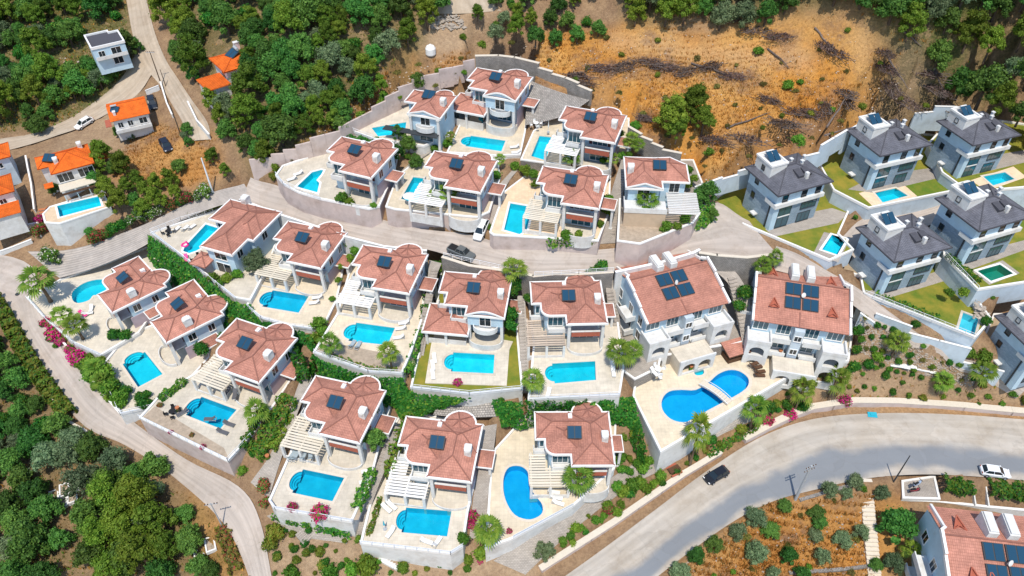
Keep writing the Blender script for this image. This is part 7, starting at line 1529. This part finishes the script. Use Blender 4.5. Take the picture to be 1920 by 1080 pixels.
def scooter(label, px, py, col, rz):
    p = G(px, py); pz = max(p.z, 6.2); root = thing('scooter', label, 'scooter', (p.x, p.y, pz), rz, 'scooters in the parking bay'); pm = mat('scooter_paint', col, .4, .05, 4)
    b = MB(); loft(b, [(-.75, .14, .45, .75), (-.4, .2, .35, .8), (.1, .16, .22, .4), (.55, .18, .3, .95), (.7, .08, .5, .9)]); b.build('body', pm, root); MB().box(-.75, .05, -.16, .16, .8, .92).build('seat', M['black'], root); MB().bar((.55, -.35, 1.1), (.55, .35, 1.1), .06, .06).build('handlebar', M['black'], root)
    for x in (-.6, .75): o = link('wheel', shared('scw', lambda: MB().tube([(0, -.07, 0), (0, .07, 0)], .24, 10).mesh('wheel', [M['black']])), root); o.location = (x, 0, .24)
scooter('blue white scooter in the parking bay', 1718, 910, (.35, .45, .6), .5); scooter('dark red scooter in the parking bay', 1713, 922, (.25, .04, .05), .2)
# ================================================================ poles
def pole(label, base, h, r, m, arms=1, rz=0.0):
    p = G(*base); root = thing('utility_pole', label, 'utility pole', p, rz, 'utility poles'); MB().tube([(0, 0, -.4), (0, 0, h * .5), (0, 0, h)], [r, r * .8, r * .6], 8).build('pole', M[m], root)
    for i in range(arms):
        z = h - .35 - i * .9; MB().box(-.95, .95, -.05, .05, z, z + .1).build('crossarm', M['metalgrey'], root)
        for x in (-.85, -.45, .45, .85): o = link('insulator', shared('ins', lambda: MB().tube([(0, 0, 0), (0, 0, .1), (0, 0, .2)], [.07, .1, .05], 6).mesh('insulator', [M['woodbrown']])), root); o.location = (x, 0, z + .1)
pole('tall grey pole with crossarms by the main road', (1491,937), 9.2, .24, 'metalgrey', 2, .4); pole('slim dark pole above the stone steps', (1675,904), 7.2, .12, 'panelframe', 0)
pole('slim pole at the lower left road edge', (417,987), 6.5, .12, 'metalgrey', 1, .2); pole('pale concrete pole by the paved ramp', (399,361), 8.0, .2, 'metalwhite', 0); pole('wooden pole on the dirt track fork', (303,160), 8.0, .14, 'bark', 1); pole('wooden pole above the dirt clearing', (338,251), 6.5, .14, 'bark', 0); pole('short wooden pole beside the dirt track', (311,162), 4.0, .11, 'bark', 0)
# ================================================================ pool furniture
def on_deck(px, py):
    p = G(px, py)
    for _ in range(5): p = P(px, py, ground_at(p.x, p.y))
    return p
LPROTO = {}
def lounger(px, py, rz, m, label, group):
    if m not in LPROTO:
        root = thing('sun_lounger', label, 'sun lounger'); MB().box(-.95, .95, -.32, -.26, .25, .32).box(-.95, .95, .26, .32, .25, .32).box(-.95, -.89, -.259, .259, .25, .32).box(.89, .95, -.259, .259, .25, .32).build('frame', M['woodbrown' if m == 'woodbrown' else 'metalgrey'], root)
        MB().box(-.95, .3, -.31, .31, .322, .40).build('seat_pad', M[m], root); b = MB().box(0, .72, -.31, .31, -.03, .05); o = b.build('backrest', M[m], root); o.location = (.3, 0, .37); o.rotation_euler = (0, -R(38), 0)
        for x in (-.85, .85):
            for y in (-.27, .27): link('leg', shared('lleg', lambda: MB().box(-.03, .03, -.03, .03, 0, .25).mesh('leg', [M['metalgrey']])), root).location = (x, y, 0)
        KIDS[root.name] = list(root.children); LPROTO[m] = root; r_ = root
    else: r_ = dup(LPROTO[m])
    r_['label'] = label; r_['group'] = group; r_.location = on_deck(px, py); r_.rotation_euler = (0, 0, R(rz)); return r_
for pts, m, lab, grp in ((((1412,685,205),(1419,691,200),(1424,699,190),(1423,706,180)), 'woodbrown', 'brown sun lounger in the curved row by the lagoon pool', 'brown loungers by the lagoon pool'),
    (((548,857,250),(555,857,250),(570,857,262),(583,857,280)), 'fabric_grey', 'grey blue sun lounger behind the bougainvillea pool', 'grey blue loungers'),
    (((428,735,75),(441,742,95),(395,768+20,0),(343,776,40)), 'fabric_dark', 'dark grey sun lounger on the tall corner terrace', 'dark loungers on the corner terrace'),
    (((905 and 903,800,20),), 'fabric_dark', 'dark lounger right of the corner terrace pool', 'odd dark lounger') if False else (((430,797,160),(418,812,160)), 'fabric_dark', 'dark grey sun lounger right of the corner terrace pool', 'dark loungers right of the pool'),
    (((332,432,250),(348,430,250),(360,428,240)), 'fabric_white', 'white sun lounger in the row beside the ramp', 'white loungers beside the ramp'),
    (((661,648,250),(672,650,255)), 'fabric_grey', 'pale lounger between the two palms', 'pale loungers between palms'),
    (((725,955,140),(735,950,140),(820,1018,240),(800,1017,160),(733,1000,60)), 'fabric_white', 'white sun lounger round the bottom centre pool', 'white loungers round the bottom centre pool'),
    (((690,885,15),(686,905,15),(682,920,15)), 'fabric_white', 'white sun lounger right of the bougainvillea pool', 'white loungers right of the bougainvillea pool'),
    (((1038,925,170),(1043,935,165),(1046,945,160)), 'fabric_white', 'white sun lounger beside the kidney pool', 'white loungers beside the kidney pool'),
    (((1226,700,120),(1235,705,100)), 'fabric_white', 'white sun lounger at the left end of the lagoon terrace', 'white loungers on the lagoon terrace'),
    (((812,688,100),(815,675,100),(812,705,100)), 'fabric_white', 'white sun lounger left of the lawn pool', 'white loungers by the lawn pool'),
    (((965,278,10),(968,288,10)), 'fabric_white', 'white sun lounger right of the topmost pool', 'white loungers at the topmost pool'),
    (((752,618,10),(748,635,10),(758,608,10)), 'fabric_white', 'white sun lounger right of the pickup villa pool', 'white loungers at the pickup villa pool'),
    (((1028,740,75),(1150,700,90),(1148,690,90)), 'fabric_white', 'white sun lounger beside the weathered pergola pool', 'white loungers at the pergola pool'),
    (((590,570,10),(596,560,10)), 'fabric_white', 'white sun lounger right of the pool by the round dark tree', 'white loungers by the round tree'),
    (((560,328,30),(548,338,30)), 'fabric_white', 'white lounger on the curved wall terrace', 'white loungers on the curved wall terrace'),
    (((83,395,15),(85,400,15),(87,405,15)), 'terracotta', 'orange lounger left of the long blue pool', 'orange loungers'),
    (((165,590,200),(172,582,100)), 'fabric_white', 'white chair lounger by the junction terrace', 'white loungers at the junction terrace'),
    (((350,487,110),), 'pink', 'hot pink lounger on the terrace with the pink float', None), (((157,591,150),), 'pink', 'pink and blue lounger by the junction terrace pool', None)):
    for px, py, rz in pts:
        o = lounger(px, py, rz, m, lab, grp)
        if not grp: del o['group']
def table_set(px, py, m, label, s=1.0):
    p = on_deck(px, py); root = thing('garden_table', label, 'table', p, random.uniform(0, 1.5)); MB().tube([(0, 0, .7), (0, 0, .75)], .55, 14).build('tabletop', M[m], root); MB().tube([(0, 0, 0), (0, 0, .7)], [.22, .06], 8).build('pedestal', M[m], root)
    for k in range(4):
        a = k * 1.57; c = thing('garden_chair', 'chair drawn up to ' + label, 'chair', (p.x + 1.0 * math.cos(a + .3), p.y + 1.0 * math.sin(a + .3), p.z), a + .3 + R(90), 'chairs at ' + label)
        for nm, mb in (('seat', MB().box(-.25, .25, -.25, .25, .42, .47)), ('backrest', MB().box(-.25, .25, -.28, -.23, .47, .95))): c2 = link(nm, shared((nm, m), lambda: mb.mesh(nm, [M[m]])), c)
        for x in (-.21, .21):
            for y in (-.21, .21): link('leg', shared(('cleg', m), lambda: MB().box(-.025, .025, -.025, .025, 0, .42).mesh('leg', [M[m]])), c).location = (x, y, 0)
for a in ((317,438,'black','dark round table on the terrace beside the ramp'),(372,488,'black','dark round table under the villa above the ivy hedge'),(1233,697,'fabric_white','white round table on the lagoon terrace'),(325,776,'black','dark table on the corner terrace'),(1005,280 and 236,'fabric_white','white round table above the stone slope pool'),(1480,398,'fabric_white','white terrace table beside the first grey house'),(690,1062 and 568,'fabric_white','white table in the shade of the pickup villa'),(292,590,'black','dark table between the upper left villas')): table_set(*a)
def parasol(px, py, r, m, label, open_=True):
    p = on_deck(px, py); root = thing('parasol', label, 'parasol', p); MB().tube([(0, 0, 0), (0, 0, 2.5)], .035, 6).build('pole', M['metalwhite'], root); MB().tube([(0, 0, 0), (0, 0, .12)], .3, 10).build('base', M['metalgrey'], root); q = MB()
    rim = arc(0, 0, r, 0, 360, 12)[:-1] if open_ else arc(0, 0, .16, 0, 360, 8)[:-1]; z0, z1 = (2.0, 2.55) if open_ else (1.2, 2.6); n = len(rim)
    for i in range(n): q.face([(*rim[i], z0), (*rim[(i + 1) % n], z0), (0, 0, z1)])
    q.build('canopy', M[m], root)
parasol(769,384,1.15,'fabric_white','round white open parasol beside the turquoise pool'); parasol(1466,403,1.0,'terracotta','orange parasol beside the first grey house'); parasol(1028,248,.9,'fabric_white','closed white parasol above the stone slope pool', False); parasol(722,992,.9,'teal','closed turquoise parasol at the bottom centre pool', False); parasol(395,472,1.1,'woodcream','square cream parasol beside the villa above the ivy hedge')
# float, tarp, tank, hut, bridge, table, bins
o = MB().tube([Vector((.55 * math.cos(t), .55 * math.sin(t), 0)) for t in [i * .5236 for i in range(13)]], .2, 8, cap=False).tube([(.5, 0, .1), (.62, 0, .5), (.45, 0, .85), (.2, 0, .8)], [.14, .11, .1, .05], 6).build('pool_float', M['pink'], smooth=True); o.location = P(347, 459, 20.0); tag(o, 'pink inflatable bird float at the edge of the turquoise pool', 'pool float')
p = G(808, 103); root = thing('water_tank', 'white rounded water tank on the dry slope', 'tank', p); MB().tube([(0, 0, 0), (0, 0, .3), (0, 0, 1.5), (0, 0, 2.0), (0, 0, 2.2)], [.9, 1.1, 1.1, .8, .3], 14).build('tank_body', M['fabric_white'], root, smooth=True); MB().tube([(0, 0, 2.2), (0, 0, 2.35)], .25, 8).build('lid', M['trim'], root)
p = P(1374, 668, 13.8); root = thing('pool_hut', 'small brown hut with a red tiled roof beside the lagoon pool', 'hut', p, R(20))
for x in (-1.6, 1.6):
    for y in (-1.1, 1.1): link('post', shared('hutp', lambda: MB().box(-.09, .09, -.09, .09, 0, 2.1).mesh('post', [M['woodbrown']])), root).location = (x, y, 0)
MB().box(-1.75, 1.75, -1.25, -1.05, 0, 1.05).box(-1.75, -1.55, -1.049, 1.2, 0, 1.05).box(1.55, 1.75, -1.049, 1.2, 0, 1.05).build('counter', M['woodbrown'], root); MB().box(-1.5, 1.5, 1.0, 1.2, 0, 2.05).build('back_wall', M['woodbrown'], root)
q = MB(); q.face([(-2.1, -1.6, 2.05), (2.1, -1.6, 2.05), (2.1, 1.5, 2.7), (-2.1, 1.5, 2.7)]).face([(-2.1, -1.6, 1.95), (-2.1, 1.5, 2.6), (2.1, 1.5, 2.6), (2.1, -1.6, 1.95)]); q.build('roof', M['roof'], root); MB().bar((-2.12, -1.62, 2.0), (2.12, -1.62, 2.0), .1, .16).bar((-2.12, -1.62, 2.0), (-2.12, 1.5, 2.65), .1, .16).bar((2.12, -1.62, 2.0), (2.12, 1.5, 2.65), .1, .16).build('roof_edge', M['woodbrown'], root)
a, b = P(1314, 719, 13.95), P(1368, 757, 13.95); d = b - a; root = thing('footbridge', 'grey arched footbridge across the lagoon pool', 'footbridge', a, math.atan2(d.y, d.x)); L = d.length; pm_ = MB().box(0, L / 12 - .03, -.65, .65, 0, .12).mesh('plank', [M['coping']])
for i in range(12): o = link('plank', pm_, root); o.location = (i * L / 12, 0, .1 + .45 * math.sin(math.pi * (i + .5) / 12))
for y in (-.7, .7): MB().tube([(L * t, y, .55 + .45 * math.sin(math.pi * t)) for t in (0, .2, .4, .6, .8, 1)], .05, 6).build('handrail', M['metalwhite'], root)
p = G(1263, 884); root = thing('picnic_table', 'brown picnic table with benches behind the main road wall', 'picnic table', p, R(28))
for i in range(5): link('plank', shared('picp', lambda: MB().box(-1.0, 1.0, -.09, .09, .7, .75).mesh('plank', [M['woodbrown']])), root).location = (0, (i - 2) * .2, 0)
for y in (-.85, .85): MB().box(-1.0, 1.0, -.16, .16, .4, .45).build('bench', M['brickred'], root).location = (0, y, 0)
for x in (-.7, .7): MB().bar((x, -.8, 0), (x, -.2, .7), .08, .08).bar((x, .8, 0), (x, .2, .7), .08, .08).build('trestle', M['woodbrown'], root)
p = G(1635, 778, .08); o = MB().flat([(-.9, -.5), (.7, -.7), (.9, .5), (-.6, .6)], .03).box(-.3, .4, -.3, .3, .031, .12).build('tarpaulin', M['teal']); o.location = p; tag(o, 'small crumpled blue tarpaulin lying on the main road', 'tarpaulin')
rr = random.Random(4); root = thing('metal_sheet_cover', 'long crumpled white sheet on the ground below the planted slope', 'sheet', G(1712, 690), R(-14))
for i in range(7): MB().box(-.55, .5, -.6, .6, 0, .1).build('sheet', M['fabric_white'], root).location = (-3.2 + i * 1.05, rr.uniform(-.15, .15), .1 + rr.uniform(0, .25)); 
for lab, px, py in (('dark iron manhole cover on the left road', 33, 552),):
    o = MB().tube([(0, 0, 0), (0, 0, .05)], .42, 14).build('manhole_cover', M['panelframe']); o.location = G(px, py, .05); tag(o, lab, 'manhole cover')
for i, (px, py) in enumerate(((102,933),(122,920),(140,910),(118,942),(137,932),(395,1022),(375,1045))):
    root = thing('stone_plot', 'white framed rectangular plot of earth among the bottom left trees', 'stone plot', G(px, py), R(25), 'white framed plots under the trees'); q = [(-.75, -1.25), (.75, -1.25), (.75, 1.25), (-.75, 1.25)]; MB().ring(q, grow(q, -.22), -.3, .38).build('kerb', M['trim'], root); MB().flat(grow(q, -.2), .15).build('soil', M['garden'], root)
for i, (px, py, m) in enumerate(((503,860,'terracotta'),(700,845,'terracotta'),(1295,692,'terracotta'),(1517,672,'terracotta'),(1462,663,'terracotta'),(215,512,'black'),(335,770,'terracotta'))):
    p = on_deck(px, py); root = thing('plant_pot', 'terracotta plant pot standing on a villa terrace' if m == 'terracotta' else 'dark plant pot standing by the junction terrace rail', 'plant pot', p, 0, 'terracotta pots' if m == 'terracotta' else None); MB().tube([(0, 0, 0), (0, 0, .45), (0, 0, .5)], [.2, .32, .34], 10).build('pot', M[m], root); link('leaves', SPEC['shrub'][0][0], root).scale = (.45, .45, .5); root.children[-1].location = (0, 0, .4)
# rubble heap, loose rocks, the white crib blocks of the planted slope
def rocks(name, poly, n, s, m, seed, up=.5):
    r = random.Random(seed); xs = [p[0] for p in poly]; ys = [p[1] for p in poly]; b = MB(); got = 0
    while got < n:
        px, py = r.uniform(min(xs), max(xs)), r.uniform(min(ys), max(ys))
        if not pin(poly, px, py): continue
        got += 1; p = G(px, py); k = s * r.uniform(.4, 1.4); v = [p + Vector((k * x * r.uniform(.7, 1.2), k * y * r.uniform(.7, 1.2), k * z * up + k * .2)) for x, y, z in ((1, 0, 0), (0, 1, 0), (-1, 0, 0), (0, -1, 0), (.15, .1, 1), (0, 0, -1))]
        for i, j in ((0, 1), (1, 2), (2, 3), (3, 0)): b.face([v[i], v[j], v[4]]); b.face([v[j], v[i], v[5]])
    o = b.build(name, M[m], uv=False); o['kind'] = 'stuff'
rocks('rubble', [(800,30),(865,28),(872,55),(812,58)], 150, .5, 'rock', 1); rocks('rocks', [(500,330),(720,140),(840,110),(860,150),(700,215)], 260, .18, 'rock', 2); rocks('rocks', [(850,130),(960,70),(1600,60),(1760,220),(1330,345),(1240,290),(1100,180)], 480, .16, 'rock', 3); rocks('rocks', [(1240,1085),(1440,950),(1640,935),(1640,1085)], 160, .16, 'rock', 4); rocks('crib_blocks', [(1612,594),(1640,604),(1700,641),(1800,697),(1850,724),(1800,724),(1690,692),(1615,662)], 1700, .16, 'rock', 5, .5); rocks('rubble', [(90,105),(180,115),(175,140),(90,140)], 60, .35, 'rock', 6); rocks('rubble', [(1830,560),(1860,590),(1850,610),(1825,600)], 60, .3, 'rock', 7)
